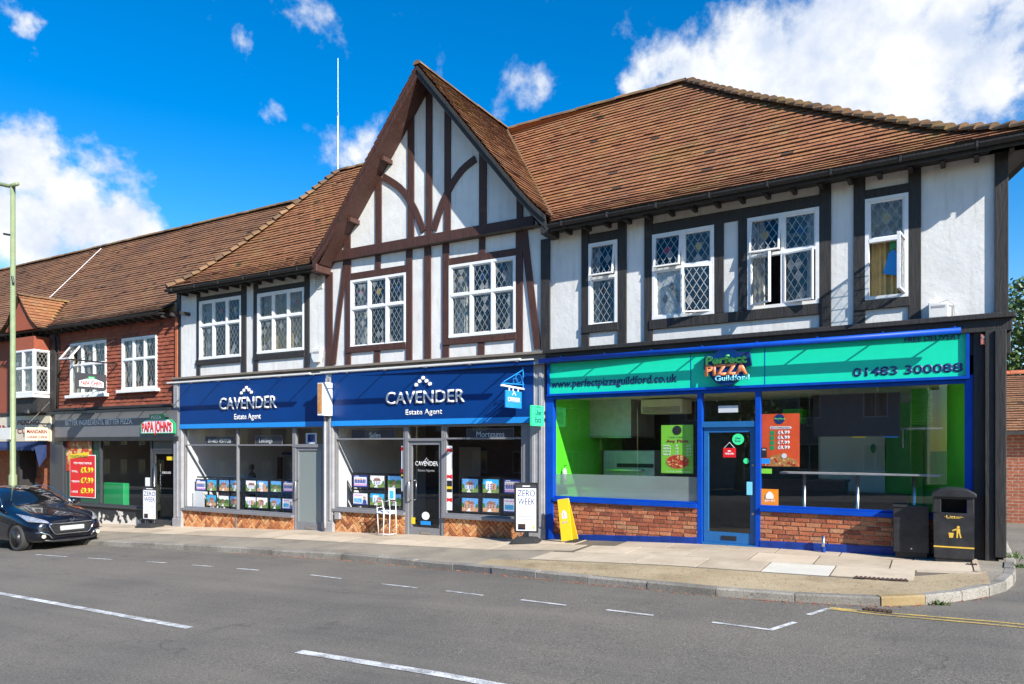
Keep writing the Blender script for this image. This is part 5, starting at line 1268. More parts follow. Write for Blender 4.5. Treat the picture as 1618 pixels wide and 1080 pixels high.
# stickers on the strips beside the entrance door
for x0, x1, nm in ((634.5,641.5,'left'),(705.5,714.5,'right')):
    a, b, c, e = RC(FB, x0, 704, x1, 806 if nm == 'right' else 776, .012); t = thing('award_sticker_strip', W(FB,(a+b)/2,.01,c), 'tall strip of award stickers with red rosettes just %s of the entrance door' % nm, 'stickers')
    m = MB(); m.box(FB, a, b, .008, .012, c, e); m.build('strip', M['paper'], t); m = MB(); h = e-c; w = b-a
    for f in (.93,.52,.16) if nm == 'right' else (.93,.45): m.prism(FB, [(a,c+h*f-.05),((a+b)/2,c+h*f-.02),(b,c+h*f-.05),(b,c+h*f+.05),((a+b)/2,c+h*f+.03),(a,c+h*f+.05)], .004, .008, 0)
    m.build('rosette', M['red'], t); m = MB(); m.box(FB, a, b, .005, .008, c+h*.28, c+h*.46); m.build('dark_label', M['black'], t); m = MB(); m.box(FB, a, b, .003, .005, c+h*.33, c+h*.37); m.build('yellow_label', M['yellow'], t)
def sticker(F, x0, y0, x1, y1, mat, label, rnd=False, d=-.003, words=(), wm='white_letter', name='door_sticker'):
    a, b, c, e = RC(F, x0, y0, x1, y1, d); m = MB()
    if rnd: m.disc(F, (a+b)/2, (c+e)/2, (b-a)/2, d, d+.003, rz=(e-c)/2)
    else: m.box(F, a, b, d, d+.003, c, e)
    o = m.build(name, M[mat]); tag(o, label, 'sticker')
    for (wd, f0, f1, g0, cp) in words: text(F, wd, a+(b-a)*f0, a+(b-a)*f1, c+(e-c)*g0, cp, d-.001, M[wm], o, ext=.001, bold=.01)
    return o
sticker(FB, 666.5, 808, 678.5, 821.5, 'paper', 'round white sticker low on the estate agent entrance door', True); sticker(FB, 664.5, 822.5, 680.5, 829.5, 'sky_blue', 'blue and white strip sticker low on the estate agent entrance door'); sticker(FB, 650, 817, 656, 827.5, 'yellow', 'small yellow sticker low on the estate agent entrance door')
# desk and chair inside the entrance
t = thing('bucket_chair', W(FB,-2.6,1.3,-.15), 'grey bucket chair seen through the estate agent entrance door', 'chair')
m = MB(); P = W(FB,-2.75,1.3,.35)
K = 10
for i in range(K):
    for j in range(4):
        def q(i, j): a = -2.3+4.6*i/K; r = .18+.05*j; return P+Vector((math.sin(a)*r*.95, math.cos(a)*r, .06+.09*j*(.6+.4*math.cos(a))))
        m.poly([q(i,j), q(i+1,j), q(i+1,j+1), q(i,j+1)])
m.disc(FB, P.x, P.z, .01, P.y, P.y+.01); m.lathe(P, [(.20,.02),(.19,.07)], 14); m.build('seat', M['pier_grey'], t, smooth=True)
for i in range(4):
    a = i*math.pi/2+.6; m = MB(); m.tube([P+Vector((.1*math.cos(a),.1*math.sin(a),.03)), P+Vector((.24*math.cos(a),.24*math.sin(a),-.53))], .014, 6); m.build('leg', M['steel'], t)
t = thing('reception_desk', W(FB,-2.6,2.5,-.2), 'pale desk at the back of the middle shop behind the entrance door', 'desk')
m = MB(); m.box(FB, -3.4, -1.9, 2.4, 2.9, .50, .55); m.build('desk_top', M['room'], t); m = MB(); m.box(FB, -3.3, -2.0, 2.5, 2.54, -.2, .50); m.build('front_panel', M['pier_grey'], t)
m = MB(); a, b, c, d = RC(FB, 726, 706, 760, 790, 3.5); m.box(FB, a, b, 3.48, 3.52, c, d); m.build('inner_door', M['room'], bld)

t = thing('ceiling_light', W(FB,S(FB,443,1.0),1.0,2.44), 'round lit ceiling light near the frosted door of the left-hand shop', 'ceiling light')
m = MB(); c = W(FB,S(FB,443,1.0),1.0,2.40); m.lathe(c, [(.16,0),(.17,.02),(.17,.06)], 20); m.build('rim', M['white_paint'], t); m = MB(); m.lathe(c+Vector((0,0,-.005)), [(.14,0),(.14,.004)], 20); m.build('diffuser', M['lit_lamp'], t)
# ------------------------------------------------------------------ inside the pizza shop
def simple(F, x0, y0, x1, y1, d, th, mat, name, label, cat, bevel=.004):
    a, b, c, e = RC(F, x0, y0, x1, y1, d); m = MB(); m.box(F, a, b, d, d+th, c, e); o = m.build(name, M[mat], bevel=bevel); tag(o, label, cat); return o, a, b, c, e
# extractor hood, ceiling unit, oven, work top
a, b, c, e = RC(FA, 897, 632, 997, 689, 1.6); t = thing('extractor_hood', W(FA,(a+b)/2,2,c), 'big brushed steel extractor hood in the left of the pizza shop', 'extractor hood')
m = MB(); m.prism(FA, [(a,c),(b,c),(b,e+.05),(a,e+.05)], 1.6, 2.9); m.build('canopy', M['brushed'], t, bevel=.01); m = MB(); m.box(FA, a-.01, b+.01, 1.58, 2.9, c-.03, c+.0); m.build('rim', M['steel'], t, bevel=.004)
m = MB(); s = S(FA,914,1.5); m.tube([W(FA,s,1.7,c), W(FA,s,1.7,.9)], .015, 6); m.build('support_rod', M['steel'], t)
o, a, b, c, e = simple(FA, 1012, 631, 1078, 652, 1.5, .6, 'ceiling', 'air_conditioner', 'cream air conditioning cabinet under the pizza shop ceiling', 'air conditioner', .03); m = MB()
for i in range(5): m.box(FA, a+.05, b-.05, 1.49, 1.5, c+.02+i*.025, c+.03+i*.025)
m.build('air_slot', M['pier_grey'], o)
a, b, c, e = RC(FA, 953, 711, 1034, 748, 2.0); t = thing('pizza_oven', W(FA,(a+b)/2,2.2,c-.6), 'steel pizza oven with a dark slot at the back left of the pizza shop', 'oven'); m = MB(); m.box(FA, a, b, 2.0, 2.9, c-.5, e); m.build('body', M['brushed'], t, bevel=.015); m = MB(); h = e-c; m.box(FA, a+.28*(b-a), b-.02*(b-a), 1.985, 2.0, c+h*.25, c+h*.42); m.build('slot', M['black'], t); m = MB(); m.box(FA, a+.12*(b-a), b-.18*(b-a), 1.80, 2.0, c+h*.10, c+h*.18); m.build('conveyor', M['steel'], t, bevel=.004)
a, b = S(FA,905,1.5), S(FA,1095,1.5); t = thing('prep_counter', W(FA,(a+b)/2,1.4,.1), 'pale preparation counter behind the frosted lower glass', 'counter'); m = MB(); m.box(FA, a, b, 1.1, 1.8, .95, 1.0); m.build('counter_top', M['steel'], t); m = MB(); m.box(FA, a+.03, b-.03, 1.15, 1.75, .12, .95); m.build('cabinet', M['paper'], t)
m = MB(); s, z = SZ(FA, 911, 745, 1.3); m.lathe(W(FA,s,1.3,1.0), [(.04,0),(.045,.12),(.03,.16),(.018,.2),(.02,.26),(.0,.27)], 12); tag(m.build('spray_bottle', M['pink_box'], smooth=True), 'pink spray bottle on the counter behind the frosted glass', 'bottle')
s, z = SZ(FA, 892, 748, .3); t = thing('hand_pump', W(FA,s,.3,1.1), 'white soap bottle with a black pump against the lime wall', 'bottle'); m = MB(); m.lathe(W(FA,s,.3,1.13), [(.045,0),(.05,.22),(.03,.27),(.015,.29)], 12); m.build('bottle_body', M['paper'], t, smooth=True); m = MB(); m.tube([W(FA,s,.3,1.41), W(FA,s,.3,1.48), W(FA,s+.05,.3,1.48)], .01, 6); m.build('pump', M['black'], t)
m = MB(); m.box(FA, S(FA,880,.2), S(FA,900,.2), .12, .5, 1.05, 1.10); m.build('side_shelf', M['steel'], bld)
# hanging menu screen
a, b, c, e = RC(FA, 1285, 624, 1422, 689, .7); t = thing('hanging_screen', W(FA,(a+b)/2,.7,c), 'wide dark hanging display screen above the serving counter', 'screen'); m = MB(); m.box(FA, a, b, .7, .76, c, e); m.build('casing', M['black'], t); m = MB(); m.box(FA, a+.02, b-.02, .695, .7, c+.02, e-.02); m.build('display', M['screen'], t)
m = MB(); 
for f in (.3, .75): m.tube([W(FA,a+(b-a)*f,.73,e), W(FA,a+(b-a)*f,.73,2.86)], .006, 5)
m.build('hanger_wire', M['steel'], t); m = MB(); m.box(FA, a+(b-a)*.46, a+(b-a)*.62, .70, .74, c-.02, c, 0); m.box(FA, a+(b-a)*.83, a+(b-a)*.98, .70, .74, c-.02, c, 1); m.build('painted_reflection', [M['yellow'], M['sky_blue']], t)  # coloured strips painted in for the reflections dispersed below the screen
# shelf with green pizza boxes
a, b, c, e = RC(FA, 1425, 676, 1490, 679, 1.8); t = thing('wall_shelf', W(FA,(a+b)/2,1.8,c), 'steel bracket shelf high on the lime green wall', 'shelf'); sz_ = e; m = MB(); m.box(FA, a-.1, b+.1, 1.55, 2.2, e-.03, e); m.build('shelf_board', M['steel'], t)
m = MB()
for s in (a, b): m.prism(FA, [(s,e-.03),(s+.02,e-.03),(s+.02,e-.35),(s,e-.33)], 1.9, 2.2)
m.build('shelf_bracket', M['steel'], t)
rb = random.Random(2); NB = 17
OR_ = ['lowest','second','third','fourth','fifth','sixth','seventh','eighth','ninth','tenth','eleventh','twelfth','thirteenth','fourteenth','fifteenth','sixteenth','seventeenth']
s0 = S(FA,1440,1.7); s1 = S(FA,1474,1.7)
for i in range(NB):
    m = MB(); dx = rb.uniform(-.015, .015); dy = rb.uniform(-.01, .01); z = sz_+i*.045; m.box(FA, s0+dx, s1+dx, 1.65+dy, 2.1+dy, z+.003, z+.043); o = m.build('pizza_box', M['box_green'], bevel=.003)
    tag(o, 'flat green pizza box, %s from the bottom of the tall stack on the shelf' % OR_[i], 'pizza box', 'green pizza boxes in the shop')
for i in range(6):
    m = MB(); z = 2.30+i*.05; a_, b_ = S(FA,1236,2.4), S(FA,1268,2.4); m.box(FA, a_+rb.uniform(-.02,.02), b_, 2.4, 2.85, z+.003, z+.048); o = m.build('pizza_box', M['box_green'], bevel=.003); tag(o, 'green pizza box, %s from the bottom of the low stack above the orange poster' % OR_[i], 'pizza box', 'green pizza boxes in the shop')
m = MB(); m.box(FA, S(FA,1205,2.4), S(FA,1275,2.4), 2.35, 2.9, 2.26, 2.30); m.build('upper_shelf', M['dark_metal'], bld)
# counters and white door
a, b = S(FA,1202,1.6), S(FA,1335,1.6); t = thing('serving_counter', W(FA,(a+b)/2,1.6,.1), 'dark wood serving counter behind the right-hand pizza shop window', 'counter'); z = SZ(FA,1260,757,1.6)[1]; m = MB(); m.box(FA, a, b, 1.55, 2.2, z-.05, z); m.build('counter_top', M['counter'], t); m = MB(); m.box(FA, a, b-.03, 1.62, 2.2, .1, z-.05); m.build('counter_front', M['counter'], t)
a, b = S(FA,1330,1.3), S(FA,1435,1.3); t = thing('bench_seat', W(FA,(a+b)/2,1.4,.1), 'low dark bench along the back under the white door and lime wall', 'bench'); z = SZ(FA,1380,780,1.3)[1]; m = MB(); m.box(FA, a, b, 1.2, 1.8, z-.06, z); m.build('seat', M['counter'], t); m = MB(); m.box(FA, a, b, 1.25, 1.8, .1, z-.06); m.build('bench_front', M['counter'], t)
a, b, c, e = RC(FA, 1350, 690, 1398, 800, 2.6); t = thing('white_door', W(FA,(a+b)/2,2.6,.1), 'plain white door with a round notice at the back of the pizza shop', 'door'); m = MB(); m.box(FA, a, b, 2.6, 2.65, .1, e+.2); m.build('door_leaf', M['paper'], t); m = MB(); s, z = SZ(FA, 1380, 708, 2.6); m.disc(FA, s, z, .05, 2.59, 2.6, rz=.09); m.build('notice', M['green_print'], t)
a, b, c, e = RC(FA, 1296, 690, 1350, 790, 2.7); m = MB(); m.box(FA, a, b, 2.75, 2.8, .1, 2.6); m.build('room_wall', M['paper'], bld)
# window bar
a, b = S(FA,1235,.3), S(FA,1488,.3); zt = SZ(FA,1360,747,.3)[1]; t = thing('window_bar', W(FA,(a+b)/2,.3,.1), 'narrow speckled grey window bar on three steel posts', 'bar table'); m = MB(); m.box(FA, a, b, .16, .48, zt-.03, zt); m.build('bar_top', M['pier_grey'], t, bevel=.004)
for x in (1271, 1355, 1445): s = S(FA,x,.3); m = MB(); m.tube([W(FA,s,.3,.1), W(FA,s,.3,zt-.03)], .028, 12); m.build('post', M['steel'], t, smooth=True)
# posters
def pizza(m, F, s, z, r, d, mi=(0,1,2), seed=1, rz=None):
    rp = random.Random(seed); rz = rz or r; m.disc(F, s, z, r, d-.002, d, mi[0], rz=rz); m.disc(F, s, z, r*.88, d-.004, d-.002, mi[2], rz=rz*.88)
    for i in range(34):
        a, q = rp.uniform(0, 6.28), r*.8*math.sqrt(rp.random()); w = r*rp.uniform(.05, .13); m.disc(F, s+q*math.cos(a), z+q*math.sin(a)*rz/r, w, d-.006-.0001*i, d-.004, mi[1] if i % 3 else mi[0], n=8, rz=w*rz/r)
a, b, c, e = RC(FA, 1045, 671.5, 1095.5, 748, .08); t = thing('hanging_poster', W(FA,(a+b)/2,.08,c), 'bright green hanging poster with a pizza and a price list', 'poster'); m = MB(); m.box(FA, a, b, .075, .08, c, e); m.build('sheet', M['lime_print'], t); h = e-c; w = b-a
m = MB(); pizza(m, FA, a+w*.52, c+h*.24, w*.37, .074, rz=h*.15); m.build('pizza_picture', [M['crust'], M['cheese'], M['tomato']], t); m = MB(); m.disc(FA, a+w*.5, e-h*.11, w*.14, .07, .074); m.build('round_emblem', M['black'], t)
d = .073; text(FA, 'Any Pizza', a+w*.16, a+w*.86, c+h*.64, h*.055, d, M['maroon'], t, bold=.04, ext=.001); text(FA, 'TAKE A SLICE', a+w*.25, a+w*.75, c+h*.73, h*.025, d, M['navy_letter'], t, ext=.001)
for i, (q, sz, pr) in enumerate((('SMALL','8"','£6'),('MEDIUM','10"','£8'),('LARGE','12"','£10'),('MAX','15"','£12'))):
    z = c+h*(.555-.062*i)
    for wd, f0, f1 in ((q,.06,.30),(sz,.45,.55),(pr,.80,.94)): text(FA, wd, a+w*f0, a+w*f1, z, h*.034, d, M['white_letter'], t, bold=.02, ext=.001)
text(FA, 'Terms & conditions apply', a+w*.14, a+w*.92, c+h*.025, h*.022, d, M['white_letter'], t, ext=.001)
a, b, c, e = RC(FA, 1204, 654, 1263.5, 737, .08); t = thing('hanging_poster', W(FA,(a+b)/2,.08,c), 'orange red hanging poster listing four white prices over a pizza slice', 'poster'); h = e-c; w = b-a; m = MB(); m.box(FA, a, b, .075, .08, c, e); m.build('sheet', M['orange_red'], t)
m = MB(); m.prism(FA, [(a+w*.05,c+.0),(b-w*.02,c+.0),(b-w*.06,c+h*.12),(a+w*.72,c+h*.18),(a+w*.5,c+h*.24),(a+w*.28,c+h*.2)], .072, .075, 0); 
rp = random.Random(5)
for i in range(26): q = rp.uniform(.1,.9); v = rp.uniform(.02,.16 if abs(q-.5) < .3 else .07); m.disc(FA, a+w*q, c+h*v, w*rp.uniform(.02,.05), .070-.0001*i, .072, 1+(i % 2), n=8)
m.build('pizza_picture', [M['crust'], M['cheese'], M['tomato']], t); m = MB(); m.disc(FA, a+w*.47, e-h*.10, w*.14, .071, .075); m.build('round_emblem', M['navy_letter'], t); text(FA, 'Perfect', a+w*.34, a+w*.62, e-h*.11, h*.03, .07, M['green_letter'], t, bold=.04, ext=.001)
m = MB(); m.prism(FA, [(a+w*.22,e-h*.29),(a+w*.76,e-h*.29),(a+w*.8,e-h*.265),(a+w*.76,e-h*.24),(a+w*.22,e-h*.24)], .072, .075); m.build('banner', M['paper'], t); text(FA, 'ANY 3 TOPPING PIZZA', a+w*.24, a+w*.75, e-h*.28, h*.025, .071, M['maroon'], t, ext=.001)
m = MB()
for i, pr in enumerate(('£4.99','£6.99','£7.99','£8.99')):
    z = e-h*(.385+.095*i); text(FA, pr, a+w*.41, a+w*.74, z, h*.06, .073, M['white_letter'], t, bold=.04, ext=.001); m.box(FA, a+w*.22, a+w*.34, .072, .075, z-.015, z+h*.06)
m.build('size_tag', M['green_print'], t); m = MB(); m.disc(FA, a+w*.6, c+h*.2, w*.07, .066, .069); m.build('white_spot', M['paper'], t)
# glass stickers of the pizza shop
sticker(FA, 1202.8, 772, 1230, 799, 'just_orange', 'square orange sticker with a white house symbol on the pizza shop glass', words=[('JUST EAT',.2,.8,.22,.035)], name='window_sticker')
a, b, c, e = RC(FA, 1210, 776, 1222, 788, -.01); m = MB(); m.prism(FA, [(a,c),(b,c),(b,(c+e)/2),(b-(b-a)*.25,e-.02),((a+b)/2,e),(a+(b-a)*.25,e-.02),(a,(c+e)/2)], -.012, -.006); m.build('house_symbol', M['white_letter'], bpy.data.objects['window_sticker'])
sticker(FA, 1203, 707, 1211.5, 723, 'black', 'small black opening hours sticker beside the orange poster', name='window_sticker', words=[('OPEN',.15,.8,.72,.025)]); sticker(FA, 1203, 724, 1216.5, 732.5, 'sky_blue', 'small blue sticker below the opening hours sticker', name='window_sticker'); sticker(FA, 1203, 740, 1219.5, 748, 'lime_print', 'small lime sticker under the orange poster', name='window_sticker')
sticker(FA, 1157, 685, 1175.5, 702.5, 'mint_glow', 'round mint green sticker at the top of the pizza shop door', True, d=.01, words=[('Uber',.25,.75,.52,.03),('Eats',.25,.7,.28,.03)], wm='navy_letter'); sticker(FA, 1174.5, 723.5, 1183.5, 732.5, 'mint_glow', 'tiny round mint sticker near the lock of the pizza shop door', True, d=.01)
a, b, c, e = RC(FA, 1142.5, 707.5, 1162.5, 722.5, .0); t = thing('open_sign', W(FA,(a+b)/2,0,c), 'small red sign hung on a cord on the pizza shop door', 'door sign'); m = MB(); m.box(FA, a, b, -.004, .004, c, e); m.build('sign_plate', M['red'], t, bevel=.002); text(FA, "WE'RE OPEN", a+(b-a)*.15, a+(b-a)*.85, c+(e-c)*.30, .028, -.005, M['white_letter'], t, ext=.001, bold=.02); m = MB(); m.disc(FA, (a+b)/2, c+(e-c)*.68, .03, -.006, -.004, n=12, rz=.012); m.build('mark', M['white_letter'], t)
m = MB(); p = W(FA,(a+b)/2,.004,e+.10); m.tube([W(FA,a+.02,0,e), p, W(FA,b-.02,0,e)], .004, 5); m.build('cord', M['white_letter'], t)

# ------------------------------------------------------------------ street furniture
# litter bin
BA, BB = 6.70, 7.19; by0, by1 = -.86, -.42; bz = pave(6.9,-.6)
t = thing('litter_bin', (6.95,-.62,bz), 'black litter bin with gold lettering and a domed top beside the dark corner post', 'litter bin')
fr = frame(0); H_ = 1.03
m = MB(); e = .03
m.box(FB, BA, BB, by0, by0+e, bz+.05, bz+.70); m.box(FB, BA, BB, by1-e, by1, bz+.05, bz+.95); m.box(FB, BA, BA+e, by0+e, by1-e, bz+.05, bz+.95); m.box(FB, BB-e, BB, by0+e, by1-e, bz+.05, bz+.95)
m.box(FB, BA+e, BB-e, by0+e, by1-e, bz+.05, bz+.30); m.box(FB, BA, BA+.09, by0, by0+e, bz+.70, bz+.90); m.box(FB, BB-.09, BB, by0, by0+e, bz+.70, bz+.90); m.box(FB, BA, BB, by0, by0+e, bz+.90, bz+.95)
m.build('body', M['black'], t, bevel=.008)
m = MB(); prf = [(BA-.03,bz+.93),(BB+.03,bz+.93),(BB+.03,bz+.98),(BB-.07,bz+1.035),(BB-.14,bz+1.05),(BA+.14,bz+1.05),(BA+.07,bz+1.035),(BA-.03,bz+.98)]; m.prism(FB, prf, by0-.03, by1+.03); m.build('hood', M['black'], t, bevel=.012)
m = MB(); m.box(FB, BA+.02, BB-.02, by0+.02, by1-.02, bz, bz+.06); m.build('base', M['dark_metal'], t)
m = MB(); m.box(FB, BA-.003, BB+.003, by0-.004, by0+.02, bz+.205, bz+.225); m.box(FB, BB-.02, BB+.004, by0+.02, by1, bz+.205, bz+.225); m.build('gold_band', M['gold'], t)
text(FB, '·Litter·', BA+.13, BB-.13, bz+.625, .042, by0-.001, M['gold'], t, bold=.01, ext=.002)
m = MB(); cx, cz = (BA+BB)/2+.02, bz+.36                   # tidy symbol: figure dropping paper in a basket
d0, d1 = by0-.003, by0+.002
m.disc(FB, cx+.035, cz+.145, .018, d0, d1, n=12); m.prism(FB, [(cx+.015,cz+.06),(cx+.06,cz+.06),(cx+.055,cz+.125),(cx+.015,cz+.125)], d0, d1); m.prism(FB, [(cx+.015,cz+.125),(cx-.04,cz+.10),(cx-.035,cz+.085),(cx+.02,cz+.105)], d0, d1)
m.prism(FB, [(cx+.015,cz+.06),(cx+.035,cz+.06),(cx+.03,cz-.01),(cx+.012,cz-.01)], d0, d1); m.prism(FB, [(cx+.042,cz+.06),(cx+.06,cz+.06),(cx+.075,cz-.005),(cx+.058,cz-.01)], d0, d1); m.prism(FB, [(cx-.085,cz+.06),(cx-.02,cz+.06),(cx-.03,cz-.01),(cx-.075,cz-.01)], d0, d1); m.build('tidy_symbol', M['gold'], t)
# black cabinet
z = pave(6.4,-.4); t = thing('utility_cabinet', (6.38,-.55,z), 'low plain black cabinet standing against the brick riser left of the litter bin', 'cabinet'); m = MB(); c0, c1 = 6.17, 6.64
m.box(FB, c0, c1, -.66, -.40, z+.09, z+.76); m.build('cabinet_body', M['black'], t, bevel=.008); m = MB(); m.box(FB, c0-.01, c1+.01, -.675, -.39, z+.76, z+.785); m.build('lid', M['black'], t, bevel=.006); m = MB(); m.box(FB, c0+.03, c1-.03, -.63, -.41, z-.02, z+.09); m.build('plinth', M['dark_metal'], t); m = MB(); m.disc(FB, 6.41, z+.15, .012, -.664, -.66, n=10); m.build('lock', M['steel'], t)
# stub pipe
z = pave(5.2,-.4); s = 5.17; t = thing('steel_stub', (s,-.43,z), 'short steel stub pipe standing at the foot of the brick riser', 'pipe stub'); m = MB(); m.tube([(s,-.43,z-.02),(s,-.43,z+.27)], .027, 12); m.build('pipe', M['steel'], t, smooth=True); m = MB(); m.tube([(s,-.43,z),(s,-.43,z+.09)], .036, 12); m.build('collar', M['royal_dark'], t)
# yellow A-board
z = pave(.6,-.3); t = thing('pavement_sign', (.62,-.35,z), 'tall leaning yellow pavement sign with a white house symbol before the brick riser', 'pavement sign')
def lean(m, s0, s1, zb, h, y, tilt, th, rot=0.0, mi=0, ox=0):
    ca, sa = math.cos(rot), math.sin(rot)
    def P(u, v, w):                                     # along, up the board, thickness
        x = ox+(s0+s1)/2+(u-(s0+s1)/2)*math.cos(tilt[0])+v*math.sin(tilt[0]); zz = zb+v*math.cos(tilt[0])-(u-(s0+s1)/2)*math.sin(tilt[0]); yy = y+v*math.sin(tilt[1])+w
        return Vector((x, yy, zz))
    m.box8([P(s0,0,0),P(s1,0,0),P(s1,h,0),P(s0,h,0),P(s0,0,th),P(s1,0,th),P(s1,h,th),P(s0,h,th)], mi); return P
m = MB(); P = lean(m, .50, .74, z+.03, .80, -.42, (-.17,.12), .015); m.build('front_board', M['yellow'], t, bevel=.004)
m = MB(); lean(m, .50, .74, z+.02, .80, -.16, (-.17,-.18), .012); m.build('rear_board', M['yellow'], t, bevel=.004)
m = MB(); hs = [(.565,.42),(.675,.42),(.675,.52),(.655,.56),(.62,.585),(.585,.56),(.565,.52)]; m.poly([P(u,v,-.003) for u, v in hs]); m.poly([P(u,v,-.004) for u, v in ((.605,.43),(.62,.43),(.62,.53),(.605,.53))], 1); m.build('house_symbol', [M['white_letter'], M['just_orange']], t)
m = MB(); o = text(FB, 'JUST EAT', .555, .685, z+.36, .04, -.41, M['white_letter'], t, bold=.03, ext=.001)
og = WORLDPOS[o.name]
for v in o.data.vertices: w = v.co+og; v.co = P(w.x, w.z-z-.03+.0, -.003)-og
m = MB(); m.box(FB, .62, .85, -.5, -.1, z, z+.025); m.build('foot', M['rubber'], t, bevel=.008)
# black swing boards with the same bill
def a_board(x, y, w, h, label, rz):
    z = pave(x, y); F = frame(rz); o_ = Vector((x, y, 0)); s0 = o_.dot(F[0])-w/2; s1 = s0+w; d = o_.dot(F[1])
    t = thing('swing_board', (x,y,z), label, 'pavement sign', 'black framed pavement boards')
    zb = z+.20; m = MB(); framed(m, F, s0, s1, zb, zb+h, d-.02, d+.02, .035); m.build('frame', M['black'], t, bevel=.006)
    m = MB(); m.box(F, s0+.035, s1-.035, d-.012, d+.012, zb+.035, zb+h-.035); m.build('bill', M['paper'], t)
    m = MB(); m.box(F, s0+.035, s1-.035, d-.016, d-.012, zb+h-.11, zb+h-.035); m.build('header', M['charcoal'], t); m = MB(); m.box(F, s0+.16, s1-.16, d-.018, d-.016, zb+h-.08, zb+h-.06); m.build('header_mark', M['white_letter'], t)
    q = d-.014
    text(F, 'ZERO', s0+.06, s1-.06, zb+h-.27, .12, q, M['navy_letter'], t, bold=.0, ext=.001); text(F, 'WEEK', s0+.07, s1-.06, zb+h-.43, .12, q, M['navy_letter'], t, bold=.0, ext=.001); text(F, 'TO LET', s1-.20, s1-.07, zb+h-.50, .04, q, M['pier_grey'], t, ext=.001)
    m = MB()
    for i in range(5): zz = zb+h-.56-.055*i; m.box(F, s0+.08, s1-.09-.03*(i % 2), q-.001, q, zz, zz+.008)
    m.build('small_print', M['charcoal'], t); m = MB(); m.box(F, s0+.07, s0+.22, q-.002, q, zb+.06, zb+.17, 0); m.box(F, s0+.07, s0+.22, q-.002, q, zb+.055, zb+.09, 1); m.box(F, s1-.11, s1-.08, q-.002, q, zb+.07, zb+.15, 2); m.build('picture', [M['counter'], M['navy_letter'], M['gold']], t)
    m = MB(); P = lambda u, v, zz: W(F, (s0+s1)/2+u, d+v, zz); a = w*.62; b = .26
    m.box8([P(-a,-b,z),P(a,-b,z),P(a*.7,-b*.6,z+.11),P(-a*.7,-b*.6,z+.11),P(-a,b,z),P(a,b,z),P(a*.7,b*.6,z+.11),P(-a*.7,b*.6,z+.11)]); m.build('base', M['rubber'], t, bevel=.03)
    for u in (-w*.3, w*.3): m = MB(); m.tube([P(u,0,z+.09), P(u,0,zb+.02)], .014, 6); m.build('spring', M['steel'], t)
a_board(-.22, -.50, .47, .98, 'black framed white pavement board standing at the grey pier beside the pizza shop', .32)
a_board(-12.35, -.42, .56, .95, 'black framed white pavement board outside the dark pizza takeaway near the parked car', .12)
# white wire leaflet rack
x, y = -3.95, -.28; z = pave(x, y); t = thing('leaflet_rack', (x,y,z), 'white wire leaflet rack on the pavement beside the glazed entrance door', 'leaflet rack')
m = MB(); r_ = .011
for dx in (-.17, .03, .20):
    m.tube([(x+dx,y-.12 if dx > -.1 else y-.05,z), (x+dx,y-.10,z+.62)], r_, 6)
m.tube([(x-.17,y+.12,z),(x-.17,y+.1,z+.75),(x+.2,y+.1,z+.75),(x+.2,y+.12,z)], r_, 6); m.tube([(x-.17,y-.10,z+.62),(x-.17,y-.13,z+.78),(x+.01,y-.13,z+.78),(x+.01,y-.1,z+.55)], r_, 6); m.tube([(x+.03,y-.10,z+.58),(x+.03,y-.12,z+.76),(x+.2,y-.12,z+.80),(x+.2,y-.1,z+.58)], r_, 6); m.tube([(x-.17,y-.1,z+.62),(x-.17,y+.1,z+.62)], r_, 6); m.tube([(x-.17,y-.1,z+.5),(x+.2,y-.1,z+.5),(x+.2,y+.1,z+.5)], r_, 6); m.tube([(x-.17,y-.12,z+.04),(x+.2,y-.12,z+.04),(x+.2,y+.12,z+.04)], r_, 6)
m.build('wire_frame', M['white_paint'], t, smooth=True); m = MB(); m.box(FB, x+.02, x+.21, y+.06, y+.07, z+.80, z+1.07); m.build('header_card', M['paper'], t); m = MB(); m.box(FB, x+.07, x+.17, y+.055, y+.06, z+.83, z+1.0); m.build('card_print', M['card_cyan'], t)
m = MB(); m.box8([Vector(p) for p in ((x-.15,y-.10,z+.50),(x+.19,y-.10,z+.50),(x+.19,y-.04,z+.56),(x-.15,y-.04,z+.56),(x-.15,y+.08,z+.50),(x+.19,y+.08,z+.5),(x+.19,y+.08,z+.56),(x-.15,y+.08,z+.56))]); m.build('leaflets', M['paper'], t)
